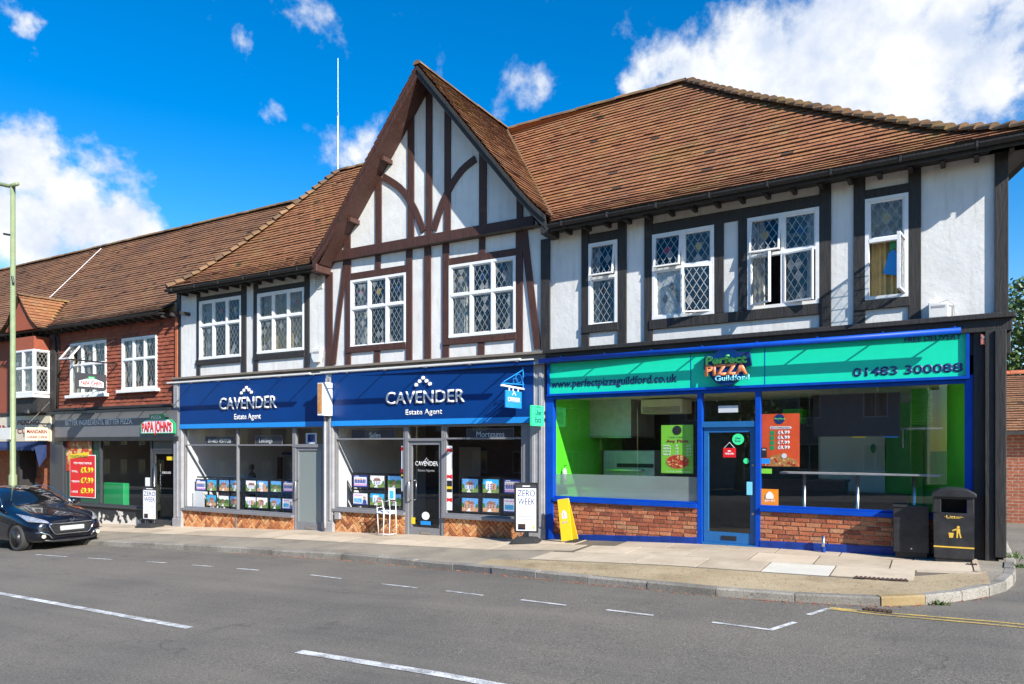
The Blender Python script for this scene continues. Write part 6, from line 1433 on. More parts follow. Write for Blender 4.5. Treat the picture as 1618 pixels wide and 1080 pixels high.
# ------------------------------------------------------------------ brick and tile-hung building on the left (takeaway) and its neighbour
pj = thing('tile_hung_building', (-15, 3, -.5), 'red tile-hung building with a brown tiled roof over a dark pizza takeaway', 'building')
PJ0, PJ1 = S(FB, 90), -11.72
PJE = 5.62
m = MB(); hl_ = [RC(FB, 193, 535, 248, 613), RC(FB, 111.5, 543.5, 168, 621.5)]
wall_holes(m, FB, PJ0, PJ1, 3.02, PJE+.3, .03, .12, hl_); m.poly([W(FB,PJ0,.03,-1.2), W(FB,PJ0,7,-1.2), W(FB,PJ0,7,5.6), W(FB,PJ0,.03,5.6)]); m.build('wall', M['mortar_dark'], pj)
m = MB(); PRH = [(0, 3.06), (0, PJE+.05)]
rowz = 3.06
r = random.Random(77); k = 0                              # hung tiles course by course, left out where the windows are
while rowz < PJE:
    u = PJ0+(.08 if k % 2 else 0)
    while u < PJ1:
        u0, u1 = max(u, PJ0), min(u+.163, PJ1); u += .167
        if u1-u0 < .02: continue
        segs = [(u0, u1)]
        for h in hl_:
            if h[2]-.02 < rowz < h[3]-.0:
                segs = [q for a, b in segs for q in ((a, min(b, h[0])), (max(a, h[1]), b)) if q[1]-q[0] > .01]
        for a, b in segs:
            l = .032+r.uniform(-.007, .008); z1 = rowz+.14; c = r.random(); dz = r.uniform(-.006, .006)
            m.poly([W(FB,a,.03-l,rowz+dz), W(FB,b,.03-l,rowz+dz), W(FB,b,.026,z1), W(FB,a,.026,z1)], 0, c); m.poly([W(FB,a,.03,rowz+dz), W(FB,b,.03,rowz+dz), W(FB,b,.03-l,rowz+dz), W(FB,a,.03-l,rowz+dz)], 0, c*.4)
    rowz += .112; k += 1
m.build('tile_hanging', M['hung_tile'], pj)
m = MB(); m.box(FB, PJ1-.03, PJ1+.06, -.06, .1, 3.1, 5.6); m.build('edge_tile', M['terracotta'], pj)
add_window(FB, pj, *hl_[0], 3, trans=.42, d=-.02, lat=(.14,.30), label='white three-light window nearer the timbered building')
add_window(FB, pj, *hl_[1], 3, trans=.42, d=-.02, lat=(.14,.30), opens=[(0,1,'T',38)], label='white three-light window with its top left light propped open')
for h in hl_: m = MB(); m.box(FB, h[0]-.13, h[1]+.13, -.12, .08, h[2]-.09, h[2]); m.build('window_sill', M['white_paint'], pj, bevel=.006)
m = MB(); m.box(FB, PJ0+.1, -11.78, -.16, .03, 2.98, 3.05); m.box(FB, PJ0+.1, -11.78, -.10, .03, 2.88, 2.98); m.build('ledge', M['black_timber'], pj)
m = MB(); zc, dc = PJE-.02, -.40; K = 8
for k_ in range(K):
    a0, a1 = math.pi*(1+k_/K), math.pi*(1+(k_+1)/K); P = lambda s, a: W(FB, s, dc+.06*math.cos(a), zc+.06*math.sin(a)); m.poly([P(-40,a0),P(-11.95,a0),P(-11.95,a1),P(-40,a1)])
m.build('gutter', M['black_timber'], pj)
m = MB(); m.box(FB, -40, -11.95, -.34, .03, PJE-.06, PJE-.03)
for i in range(60): x = -36+i*.42; m.box(FB, x, x+.06, -.30, .03, PJE-.15, PJE-.06)
m.build('eaves_board', M['black_timber'], pj)
PRP = smooth_prof([(-.36, PJE+.02), (.3, 6.02), (3.5, 9.55)])
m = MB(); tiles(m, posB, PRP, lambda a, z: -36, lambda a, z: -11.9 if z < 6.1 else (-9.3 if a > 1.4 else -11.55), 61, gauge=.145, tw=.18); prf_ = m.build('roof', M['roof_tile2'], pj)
m = MB(); ridge_caps(m, W(FB,-36,3.5,9.57), W(FB,-9.3,3.5,9.57), .115, .32, 62); m.build('ridge_tile', M['ridge'], prf_)
m = MB(); m.poly([W(FB,-36,3.5,9.55), W(FB,-9.2,3.5,9.55), W(FB,-9.2,7.6,5.6), W(FB,-36,7.6,5.6)]); m.build('roof_rear', M['roof_tile2'], pj)
m = MB(); p0 = SZ(FB,160,392,3.0); p1 = SZ(FB,77,471,.8); m.tube([W(FB,p0[0],3.0,p0[1]), W(FB,p1[0],.8,p1[1])], .010, 5); m.build('roof_cable', M['white_paint'], pj)
# ground floor
sb = lambda x: g(x)
room_pts = (PJ0+.15, -11.95)
for q, mt, nm in (([(-1.0),], 'floor', 'shop_floor'),): pass
def proom(q, mat, nm): m = MB(); m.poly([W(FB,*p) for p in q]); return m.build(nm, M[mat], pj)
a, b = room_pts; z0, z1, dd = -.55, 2.25, 3.2
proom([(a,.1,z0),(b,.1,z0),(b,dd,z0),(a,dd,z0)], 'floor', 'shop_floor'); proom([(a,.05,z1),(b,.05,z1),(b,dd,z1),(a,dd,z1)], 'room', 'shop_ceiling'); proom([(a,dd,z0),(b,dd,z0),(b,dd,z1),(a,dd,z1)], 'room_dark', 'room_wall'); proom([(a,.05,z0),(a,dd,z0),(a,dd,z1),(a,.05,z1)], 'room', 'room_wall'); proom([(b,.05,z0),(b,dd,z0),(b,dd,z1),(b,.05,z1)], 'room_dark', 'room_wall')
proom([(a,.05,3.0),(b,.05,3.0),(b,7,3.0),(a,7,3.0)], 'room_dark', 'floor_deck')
s0, s1 = S(FB,103), S(FB,240.5); zs = SZ(FB,200,801)[1]; zt = SZ(FB,200,691)[1]
m = MB(); framed(m, FB, s0, s1, zs, zt, -.02, .06, .06); s = S(FB,159); m.box(FB, s-.04, s+.04, -.022, .055, zs+.06, zt-.06); m.box(FB, s0-.02, s1+.02, -.09, .05, zs-.04, zs+.01); pw = m.build('shop_window', M['charcoal'], pj, bevel=.004)
gl = MB(); gl.poly([W(FB,s0+.04,.02,zs+.04), W(FB,s1-.04,.02,zs+.04), W(FB,s1-.04,.02,zt-.04), W(FB,s0+.04,.02,zt-.04)]); gl.build('glass_pane', M['glass'], pw)
m = MB(); m.box8([W(FB,s0,-.03,sb(s0)-.1), W(FB,s1,-.03,sb(s1)-.1), W(FB,s1,-.03,zs-.04), W(FB,s0,-.03,zs-.04), W(FB,s0,.08,sb(s0)-.1), W(FB,s1,.08,sb(s1)-.1), W(FB,s1,.08,zs-.04), W(FB,s0,.08,zs-.04)]); o = m.build('stall_riser', M['peel'], pj); o['label'] = 'black riser with its paint peeling white'
m = MB(); m.box(FB, PJ0+.0, s0, -.08, .06, sb(s0)-.15, 2.9); m.build('pilaster', M['charcoal'], pj)
m = MB(); dz0 = sb(-12.4)-.05; x0, x1 = S(FB,242), S(FB,279); framed(m, FB, x0, x1, dz0, 1.72, .0, .05, .09, wb=.2); m.box(FB, x0, x1, -.01, .06, 1.72, 1.80); dj = m.build('shop_door', M['charcoal'], pj, bevel=.004)
gl = MB(); gl.poly([W(FB,x0+.08,.025,dz0+.18), W(FB,x1-.08,.025,dz0+.18), W(FB,x1-.08,.025,1.65), W(FB,x0+.08,.025,1.65)]); gl.build('glass_pane', M['glass'], dj)
m = MB(); m.box(FB, x0, x1, .0, .06, 1.80, 2.1); m.build('door_head', M['charcoal'], pj)
h = MB(); a_ = x0+.16; h.tube([W(FB,a_,0,.2), W(FB,a_,-.07,.2), W(FB,a_,-.07,1.35), W(FB,a_,0,1.35)], .018, 8); h.build('handle', M['steel'], dj, smooth=True)
m = MB(); m.tube([W(FB,PJ0+.14,-.10,PJE-.1), W(FB,PJ0+.14,.0,PJE-.5), W(FB,PJ0+.14,-.06,3.1)], .04, 8); m.build('downpipe', M['black_timber'], pj, smooth=True)
# posters in its window
a, b, c, e = RC(FB, 110.5, 718, 151, 787, .0); t = thing('window_poster', W(FB,(a+b)/2,0,c), 'red window poster with three big yellow prices', 'poster', ); w, h = b-a, e-c; m = MB(); m.box(FB, a, b, -.004, .004, c, e); m.build('sheet', M['paper'], t, bevel=.03); m = MB(); m.box(FB, a+.025, b-.025, -.008, -.004, c+.025, e-.025); m.build('red_panel', M['red'], t)
m = MB(); m.prism(FB, [(a-.03,e-h*.10),(a+w*.75,e-h*.03),(a+w*.75,e+h*.07),(a-.03,e+h*.0)], -.012, -.008); m.build('banner', M['yellow'], t)
text(FB, 'COLLECTION ONLY', a+.02, a+w*.72, e-h*.065, h*.05, -.013, M['deep_green'], t, bold=.03, ext=.001); text(FB, 'PIZZA WEEKLY SURPRISES', a+w*.16, a+w*.86, e-h*.22, h*.045, -.009, M['white_letter'], t, bold=.02, ext=.001)
for i, (q, pr) in enumerate((('SMALL','£5.99'),('MEDIUM','£7.99'),('LARGE','£9.99'))):
    z = c+h*(.585-.24*i); text(FB, q, a+w*.08, a+w*(.32 if i != 1 else .38), z, h*.045, -.009, M['white_letter'], t, bold=.02, ext=.001); text(FB, pr, a+w*.42, a+w*.92, z, h*.115, -.009, M['yellow'], t, bold=.05, ext=.002)
a2, b2, c2, e2 = RC(FB, 103.8, 696, 145, 745, .0); t = thing('pizza_poster', W(FB,(a2+b2)/2,0,c2), 'close-up pizza picture filling the upper left of the takeaway window', 'poster'); m = MB(); m.box(FB, a2, b2, .004, .008, c2, e2, 2); rp = random.Random(8)
for i in range(70): q = rp.uniform(.06,.94); v = rp.uniform(.06,.94); m.disc(FB, a2+(b2-a2)*q, c2+(e2-c2)*v, rp.uniform(.04,.11), .0035-.00003*i, .0045, rp.choice((0,0,1,2)), n=9)
m.build('picture', [M['crust'], M['cheese'], M['tomato']], t)
a2, b2, c2, e2 = RC(FB, 103.8, 696, 158, 797, .012); m = MB(); m.box(FB, a2, b2, .030, .034, c2, e2); tag(m.build('green_backing', M['deep_green']), 'dark green backing sheet behind the takeaway posters', 'window backing')
a2, b2, c2, e2 = RC(FB, 163, 762, 195, 800, .3); m = MB(); m.box(FB, a2, b2, .3, .5, c2-.1, e2); tag(m.build('green_bench', M['green_print'], bevel=.03), 'bright green padded bench inside the takeaway window', 'bench')
a2, b2, c2, e2 = RC(FB, 230, 755, 236.5, 777, .0); sticker(FB, 229.5, 754, 237, 777, 'paper', 'white food rating sticker on the takeaway window by its door', d=.0, name='rating_sticker')
sticker(FB, 263.5, 721, 274.5, 727, 'yellow', 'yellow sticker at the top of the takeaway door glass', d=.0); text(FB, 'SOURCE LATER', S(FB,256,.01), S(FB,270,.01), SZ(FB,263,748,.01)[1], .06, .01, M['white_letter'], dj, ext=.001)
# dark fascia with shield
x0, x1 = PJ0+.15, S(FB,281,-.12); zf0, zf1 = 2.13, 2.90; t = thing('fascia_sign', W(FB,(x0+x1)/2,-.1,zf0), 'dark grey takeaway fascia with white capital letters and a white shield badge', 'shop sign')
m = MB(); m.box(FB, x0, x1, -.14, .0, zf0, zf1); m.build('panel', M['grey_sign'], t); m = MB(); m.box(FB, x0, x1, -.16, .0, zf0-.12, zf0); m.build('blind_box', M['dark_metal'], t)
m = MB(); m.box(FB, x0, x1, -.40, -.31, zf1-.05, zf1+.03); m.build('trough_light', M['dark_metal'], t)
for i in range(6): m = MB(); x = x0+.5+i*1.05; m.tube([W(FB,x,-.02,zf1-.03), W(FB,x,-.34,zf1)], .013, 6); m.build('trough_bracket', M['dark_metal'], t)
d = -.146; zz = SZ(FB,156,670.5,d)[1]; text(FB, 'BETTER INGREDIENTS. BETTER PIZZA.', S(FB,103.3,d), S(FB,209.7,d), zz, .155, d, M['white_letter'], t, bold=.012, ext=.004)
a, b, c, e = RC(FB, 222, 661, 275, 684.5, -.2); w, h = b-a, e-c; q = [(a,c),(b,c),(b,c+h*.62),(b-w*.12,e-h*.1),((a+b)/2,e+h*.04),(a+w*.12,e-h*.1),(a,c+h*.62)]
m = MB(); m.prism(FB, q, -.20, -.14); m.build('shield_edge', M['green_print'], t); cx, cz = (a+b)/2, c+h*.5; m = MB(); m.prism(FB, [(cx+(x-cx)*.93, cz+(z-cz)*.90) for x, z in q], -.206, -.20); m.build('shield', M['paper'], t)
text(FB, "PAPA JOHN'S", a+w*.06, b-w*.06, c+h*.14, h*.52, -.21, M['red'], t, bold=.02, ext=.008, squash=.22)
m = MB(); m.prism(FB, [(cx-w*.24,e-h*.12),(cx+w*.24,e-h*.12),(cx+w*.2,e+h*.25),(cx-w*.2,e+h*.25)], -.22, -.17); m.build('ribbon', M['green_print'], t); text(FB, 'PIZZA', cx-w*.15, cx+w*.15, e-h*.04, h*.2, -.222, M['white_letter'], t, bold=.02, ext=.003)
# hanging signs
def hang(s, d0, d1, z0, z1, zb, label, mat, th=.05):
    t = thing('hanging_sign', W(FB,s,(d0+d1)/2,z0), label, 'hanging sign'); side_panel(FB, s, d0, d1, z0, z1, th, 'sign_board', mat, t)
    m = MB(); m.tube([W(FB,s-th/2,.0,zb), W(FB,s-th/2,d0-.15,zb)], .022, 8); m.tube([W(FB,s-th/2,-.02,zb+.75), W(FB,s-th/2,d0+.1,zb)], .010, 6); m.tube([W(FB,s-th/2,-.05,zb-.3), W(FB,s-th/2,-.3,zb)], .010, 6)
    for y in (d0+.1, d1-.1): m.tube([W(FB,s-th/2,y,z1), W(FB,s-th/2,y,zb)], .007, 5)
    m.build('bracket', M['dark_metal'], t); return t
s_ = S(FB, 186, 0); d0 = depth_at(FB, s_, 120); d1 = depth_at(FB, s_, 168); z1 = SZ(FB,144,590,(d0+d1)/2)[1]; z0 = SZ(FB,144,615,(d0+d1)/2)[1]
t = hang(s_, d0, d1, z0, z1, z1+.36, 'dark hanging sign with a white shield on an iron bracket before the tile-hung wall', 'charcoal')
w, h = d1-d0, z1-z0; m = MB(); xx = s_+.004; q = [(d0+w*.1,z0+h*.16),(d1-w*.1,z0+h*.16),(d1-w*.1,z0+h*.5),(d0+w*.5,z0+h*.74),(d0+w*.1,z0+h*.5)]; m.poly([W(FB,xx,a,b) for a, b in q]); m.build('shield', M['paper'], t)
text(FB, "PAPA JOHN'S", d0+w*.15, d1-w*.15, z0+h*.25, h*.22, 0, M['red'], t, side=s_+.006, bold=.03, ext=.003, squash=.3); m = MB(); m.poly([W(FB,xx+.003,d0+w*f,z0+h*v) for f, v in ((.36,.64),(.64,.64),(.6,.82),(.4,.82))]); m.build('ribbon', M['green_print'], t); text(FB, 'PIZZA', d0+w*.42, d0+w*.58, z0+h*.68, h*.08, 0, M['white_letter'], t, side=s_+.009, ext=.002)

# --- far-left restaurant
rs = thing('restaurant_building', (-21, 3, -.7), 'brick restaurant building with a leaded bay window under a little tiled gable', 'building')
RX0, RX1 = -32.0, PJ0
m = MB(); wall_holes(m, FB, RX0, RX1, 2.9, PJE+.2, .05, .1, []); m.build('wall', M['hung_tile'], rs)
m = MB(); m.box(FB, RX1-.34, RX1-.04, -.05, .06, 2.9, PJE); m.box(FB, RX1-1.0, RX1-.6, -.01, .06, 2.9, PJE); m.build('timber_post', M['black_timber'], rs)
by = -.55; bx0, bx1 = S(FB, 20, by), S(FB, 53.5, by); bx2 = S(FB, 80, 0); bx00 = bx0-.55; z0, z1 = SZ(FB,37,622,by)[1], SZ(FB,37,553,by)[1]
def flat_win(name, A, B, z0, z1, cols, parent):
    A, B = Vector(A), Vector(B); ex = (B-A); L = ex.length; ex /= L; n = Vector((-ex.y, ex.x, 0)); F2 = (ex, n); s = A.dot(ex); d = A.dot(n)
    return add_window(F2, parent, s, s+L, z0, z1, cols, d=d-.02, cur=None, room=False, lat=(.13,.22))
flat_win('bay', W(FB,bx0,by,0), W(FB,bx1,by,0), z0, z1, 2, rs); flat_win('bay', W(FB,bx1,by,0), W(FB,bx2,.0,0), z0, z1, 1, rs); flat_win('bay', W(FB,bx00,0,0), W(FB,bx0,by,0), z0, z1, 1, rs)
plan = [(bx00,.05),(bx0,by),(bx1,by),(bx2,.05)]
m = MB(); m.slab([(a, b-.03) for a, b in plan], z0-.12, z0); m.build('bay_sill', M['white_paint'], rs); m = MB(); m.slab(plan, z1, z1+.42); m.build('bay_apron', M['hung_tile'], rs); m = MB(); m.slab([(a, b+.1) for a, b in plan], z0-.6, z0-.12); m.build('bay_foot', M['black_timber'], rs)
m = MB(); m.poly([W(FB,bx00,.04,z0), W(FB,bx2,.04,z0), W(FB,bx2,.04,z1), W(FB,bx00,.04,z1)]); m.build('bay_lining', M['curtain'], rs)
gx, gzt = S(FB,31,-.6), SZ(FB,31,466,-.6)[1]; gz0 = PJE-.02; hw = S(FB,62,-.6)-gx
m = MB(); m.prism(FB, [(gx-hw*.82,gz0),(gx+hw*.82,gz0),(gx+hw*.3,gz0+(gzt-gz0)*.5),(gx,gzt-.12),(gx-hw*.3,gz0+(gzt-gz0)*.5)], -.58, -.5); m.build('dormer_gable', M['hung_tile'], rs)
PG = smooth_prof([(0,gz0),(hw*.38,gz0+.28),(hw,gzt)])
for sg in (-1, 1):
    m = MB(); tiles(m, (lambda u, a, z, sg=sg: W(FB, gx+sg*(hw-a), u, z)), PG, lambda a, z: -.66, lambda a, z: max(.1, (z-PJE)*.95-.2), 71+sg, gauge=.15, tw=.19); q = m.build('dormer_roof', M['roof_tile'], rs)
m = MB(); ridge_caps(m, W(FB,gx,-.68,gzt+.01), W(FB,gx,1.6,gzt+.01), .085, .3, 75); m.build('ridge_tile', M['ridge'], q)
m = MB(); m.box(FB, RX0, RX1, -.12, .05, 2.86, 2.98); m.build('ledge', M['black_timber'], rs)
m = MB(); m.box(FB, RX0, -18.9, .5, .6, -1.4, 2.9); m.build('brick_front', M['orange_brick'], rs); m = MB(); m.box(FB, RX1-.30, RX1, -.06, .6, -1.2, 2.86); m.build('pilaster', M['charcoal'], rs); m = MB(); m.box(FB, -19.0, RX1-.3, .55, .6, -1.2, 2.0); m.build('door', M['black'], rs); m = MB(); m.box(FB, -20.6, -20.1, -.05, .5, -1.2, 2.1); m.build('timber_post', M['black_timber'], rs)
m = MB(); s0, s1 = S(FB,51,.48), S(FB,63,.48); m.box(FB, s0, s1, .45, .5, -1.1, .75); m.build('service_hatch', M['terracotta'], rs); m = MB(); m.box(FB, s0+.22, s1-.1, .44, .46, -.6, .62); m.build('hatch_panel', M['pier_grey'], rs)
zf0, zf1 = SZ(FB,50,697,-.1)[1], SZ(FB,50,655,-.1)[1]; t = thing('fascia_sign', W(FB,-21,-.06,zf0), 'cream restaurant fascia with dark red letters at the left edge', 'shop sign'); m = MB(); m.box(FB, RX0, RX1-.2, -.1, .05, zf0, zf1); m.build('panel', M['cream'], t)
d = -.104; text(FB, 'PEKING', S(FB,27.5,d), S(FB,62,d), SZ(FB,40,671,d)[1], .155, d, M['maroon'], t, bold=.015, ext=.004); text(FB, 'CUISINE', S(FB,27.5,d), S(FB,66,d), SZ(FB,40,684.5,d)[1], .155, d, M['maroon'], t, bold=.015, ext=.004); text(FB, 'MANDARIN', S(FB,-75,d), S(FB,16.5,d), SZ(FB,8,683,d)[1], .24, d, M['maroon'], t, bold=.02, ext=.004)
for x in (18, 45): m = MB(); s = S(FB,x,-.5); m.tube([W(FB,s,-.02,zf1+.1), W(FB,s,-.5,zf1+.12)], .014, 6); m.lathe(W(FB,s,-.52,zf1+.02), [(.09,0),(.08,.1),(.03,.16)], 10); m.build('sign_lamp', M['dark_metal'], t)
t = thing('awning', W(FB,-20,-.4,zf0-.3), 'narrow navy folded awning under the cream restaurant sign', 'awning'); m = MB(); m.poly([W(FB,RX0,-.05,zf0-.0), W(FB,-18.4,-.05,zf0), W(FB,-18.4,-.42,zf0-.2), W(FB,RX0,-.42,zf0-.2)])
n = 60
for i in range(n):
    a = RX0+(-18.4-RX0)*i/n; b = RX0+(-18.4-RX0)*(i+1)/n; m.poly([W(FB,a,-.42,zf0-.2), W(FB,b,-.42,zf0-.2), W(FB,b,-.42,zf0-.27), W(FB,(a+b)/2,-.42,zf0-.32), W(FB,a,-.42,zf0-.27)])
m.poly([W(FB,-18.4,-.05,zf0), W(FB,-18.4,-.42,zf0-.2), W(FB,-18.35,-.30,zf0-.85), W(FB,-18.4,-.05,zf0-.5)]); m.build('canvas', M['navy_cloth'], t)
s_ = S(FB, 82, 0); d0 = depth_at(FB, s_, 40); d1 = depth_at(FB, s_, 76.5); z1 = SZ(FB,58,675,(d0+d1)/2)[1]; z0 = SZ(FB,58,695.5,(d0+d1)/2)[1]
t = hang(s_, d0, d1, z0, z1, z1+.12, 'cream hanging sign with dark red letters over the restaurant pavement', 'cream')
w, h = d1-d0, z1-z0; text(FB, 'MANDARIN', d0+w*.06, d1-w*.06, z0+h*.55, h*.27, 0, M['maroon'], t, side=s_+.003, bold=.03, ext=.003); text(FB, 'CHINESE CUISINE', d0+w*.06, d1-w*.06, z0+h*.18, h*.17, 0, M['maroon'], t, side=s_+.003, bold=.02, ext=.003)

# --- street lamp at the left edge
lx, ly = -16.1, -2.15; z = pave(lx, ly); t = thing('street_lamp', (lx,ly,z), 'tall sage green street lamp post at the left edge behind the parked car', 'street lamp')
m = MB(); m.tube([(lx,ly,z-.1),(lx,ly,z+1.6),(lx,ly,z+1.65),(lx,ly,9.3)], [.105,.105,.075,.062], 14); m.build('post', M['olive'], t, smooth=True)
m = MB(); m.tube([(lx+.35,ly-.05,9.28),(lx-.2,ly,9.33),(lx-1.8,ly-.7,9.75)], .055, 10); m.build('arm', M['olive'], t, smooth=True)
m = MB(); m.box(FB, lx-2.6, lx-1.7, ly-1.0, ly-.6, 9.72, 9.84); m.build('lantern', M['pier_grey'], t, bevel=.03); m = MB(); m.box(FB, lx-.14, lx+.14, ly-.14, ly+.12, z, z+1.15); m.build('base_cabinet', M['olive'], t, bevel=.01)
m = MB(); m.tube([(lx-.08,ly,7.9),(lx-.5,ly,8.0)], .03, 8); m.build('bracket', M['dark_metal'], t); m = MB(); m.tube([(lx+.07,ly-.05,6.7),(lx+.14,ly-.05,6.5)], .03, 8); m.build('bracket', M['dark_metal'], t)
m = MB(); m.box(FB, lx-.45, lx+.12, ly-.13, ly-.11, 2.05, 2.38); m.build('parking_plate', M['pale_box'], t)
# ------------------------------------------------------------------ parked car
CX, CY = -10.92, -3.36                                    # nose, centre line
CZ = road(-12, -3)
car = thing('parked_car', (CX-2, CY, CZ), 'black hatchback parked at the kerb facing right, with a chrome-edged grille', 'car')
# half sections: distance back from the nose, then (half width, height) from sill to roof
def sec(x, pts): return (x, pts)
W_ = .87
SECS = [
 sec(0.00, [(0,.30),(.34,.26),(.60,.30),(.62,.44),(.60,.56),(.50,.66),(.30,.70),(0,.71)]),
 sec(0.10, [(0,.20),(.44,.20),(.74,.24),(.765,.44),(.745,.60),(.62,.725),(.36,.775),(0,.785)]),
 sec(0.32, [(0,.17),(.52,.17),(.83,.21),(.855,.45),(.835,.66),(.72,.80),(.42,.845),(0,.855)]),
 sec(0.70, [(0,.17),(.56,.17),(.855,.20),(.875,.46),(.86,.72),(.775,.875),(.45,.925),(0,.935)]),
 sec(1.10, [(0,.17),(.58,.17),(.86,.20),(.88,.48),(.868,.78),(.795,.935),(.48,.985),(0,1.0)]),
 sec(1.32, [(0,.17),(.58,.17),(.86,.20),(.88,.48),(.87,.80),(.80,.965),(.62,1.01),(0,1.035)]),
 sec(1.62, [(0,.17),(.58,.17),(.86,.20),(.88,.48),(.872,.82),(.80,.99),(.665,1.18),(0,1.23)]),
 sec(2.05, [(0,.17),(.58,.17),(.86,.20),(.88,.48),(.872,.83),(.80,1.0),(.60,1.395),(0,1.43)]),
 sec(2.60, [(0,.17),(.58,.17),(.86,.20),(.88,.48),(.872,.84),(.80,1.01),(.575,1.43),(0,1.465)]),
 sec(3.20, [(0,.17),(.58,.17),(.86,.20),(.88,.50),(.868,.86),(.79,1.03),(.555,1.39),(0,1.43)]),
 sec(3.62, [(0,.20),(.56,.20),(.83,.26),(.85,.52),(.84,.88),(.75,1.04),(.50,1.27),(0,1.31)]),
 sec(3.88, [(0,.30),(.50,.30),(.74,.36),(.77,.55),(.75,.86),(.64,1.0),(.42,1.08),(0,1.10)]),
 sec(3.96, [(0,.45),(.40,.45),(.60,.47),(.62,.58),(.6,.78),(.5,.88),(.3,.9),(0,.9)])]
def car_shell():
    vs, fs, fm = [], [], []; n = 8
    for x, p in SECS:
        full = [(y, z) for y, z in p]+[(-y, z) for y, z in reversed(p[1:-1])]
        vs += [(CX-x, CY-y, CZ+z) for y, z in full]
    m_ = 2*n-2
    for i in range(len(SECS)-1):
        for j in range(m_):
            a = i*m_+j; b = i*m_+(j+1) % m_; c = a+m_; d = b+m_
            fs.append((a, b, d, c)); jj = j if j < n-1 else m_-1-j   # band index
            mi = 0
            if jj == 5 and 6 <= i <= 8: mi = 2                      # side glass
            if jj == 6 and i in (5, 6): mi = 1                      # windscreen
            fm.append(mi)
    fs.append(tuple(range(m_))); fm.append(0); fs.append(tuple(reversed(range((len(SECS)-1)*m_, len(SECS)*m_)))); fm.append(0)
    me = bpy.data.meshes.new('car_shell'); me.from_pydata(vs, [], fs)
    for q in ('car', 'car_glass', 'car_glass', 'black'): me.materials.append(M[q])
    me.polygons.foreach_set('material_index', fm)
    bm = bmesh.new(); bm.from_mesh(me); bmesh.ops.recalc_face_normals(bm, faces=bm.faces); bm.to_mesh(me); bm.free()
    o = bpy.data.objects.new('car_shell', me); C.objects.link(o); s = o.modifiers.new('s', 'SUBSURF'); s.levels = 3; s.render_levels = 3
    cuts = []
    for x in (.70, 3.26):
        for sg in (-1, 1):
            k = MB(); k.tube([(CX-x, CY+sg*.62, CZ+.30), (CX-x, CY+sg*1.1, CZ+.30)], .36, 28); q = k.build('cut', M['black']); cuts.append(q)
            b = o.modifiers.new('b', 'BOOLEAN'); b.operation = 'DIFFERENCE'; b.object = q; b.solver = 'EXACT'
    bpy.context.view_layer.update(); dg = bpy.context.evaluated_depsgraph_get(); ev = bpy.data.meshes.new_from_object(o.evaluated_get(dg))
    for q in cuts: bpy.data.objects.remove(q)
    bpy.data.objects.remove(o)
    for mi, nm, mt in ((0, 'body', 'car'), (1, 'windscreen', 'car_glass'), (2, 'side_window', 'car_glass')):
        bm = bmesh.new(); bm.from_mesh(ev)
        keep = (0, 3) if mi == 0 else (mi,)
        bmesh.ops.delete(bm, geom=[f for f in bm.faces if f.material_index not in keep], context='FACES')
        for f in bm.faces: f.smooth = True; f.material_index = 0
        me = bpy.data.meshes.new(nm); og = Vector((CX-2, CY, CZ+.5))
        for v in bm.verts: v.co -= og
        bm.to_mesh(me); bm.free(); me.materials.clear(); me.materials.append(M[mt]); o = bpy.data.objects.new(nm, me); C.objects.link(o); attach(o, car, og)
car_shell()
def wheel(x, sg):
    c = Vector((CX-x, CY+sg*.775, CZ+.305)); ax = Matrix.Rotation(R(90)*(1 if sg < 0 else -1), 3, 'X')
    m = MB(); m.lathe(c, [(.20,-.09),(.27,-.10),(.30,-.075),(.308,-.03),(.308,.05),(.30,.085),(.27,.10),(.215,.095),(.20,.08)], 32, axis=ax); w = m.build('wheel', M['tyre'], car, smooth=True)
    m = MB(); m.lathe(c, [(.215,.092),(.205,.085),(.19,.05),(.06,.045),(.0,.045)], 32, axis=ax); m.build('rim', M['dark_metal'], w, smooth=True)
    m = MB()
    for i in range(10):
        a = 2*math.pi*i/10+.1; u = Vector((math.cos(a), math.sin(a), 0)); v = Vector((-math.sin(a), math.cos(a), 0))
        P = [u*.03-v*.02, u*.205-v*.013, u*.205+v*.013, u*.03+v*.02]; m.box8([c+ax@(p+Vector((0,0,.078))) for p in P]+[c+ax@(p+Vector((0,0,.06))) for p in P])
    m.lathe(c, [(.045,.06),(.045,.085),(.0,.088)], 16, axis=ax); m.build('spokes', M['alloy'], w)
    m = MB(); m.lathe(c, [(.0,-.12),(.34,-.12),(.345,-.10)], 24, axis=ax); m.build('arch_liner', M['black'], w)
for x in (.70, 3.26):
    for sg in (-1, 1): wheel(x, sg)
def nose(y, z, out=.012):
    """a point on the front surface of the car at sideways y and height z"""
    ay = abs(y); xs = [s[0] for s in SECS]
    for i in range(60):
        x = i*.02
        for (x0, p0), (x1, p1) in zip(SECS, SECS[1:]):
            if x0 <= x <= x1: f = (x-x0)/(x1-x0); p = [(a[0]+(b[0]-a[0])*f, a[1]+(b[1]-a[1])*f) for a, b in zip(p0, p1)]; break
        wmax = 0
        for (a, b) in zip(p, p[1:]):
            lo, hi = sorted((a[1], b[1]))
            if lo-1e-6 <= z <= hi+1e-6 and hi > lo: wmax = max(wmax, a[0]+(b[0]-a[0])*(z-a[1])/(b[1]-a[1]))
        if wmax >= ay: return Vector((CX-x+out+.03, CY+y, CZ+z))
    return Vector((CX-1+out, CY+y, CZ+z))
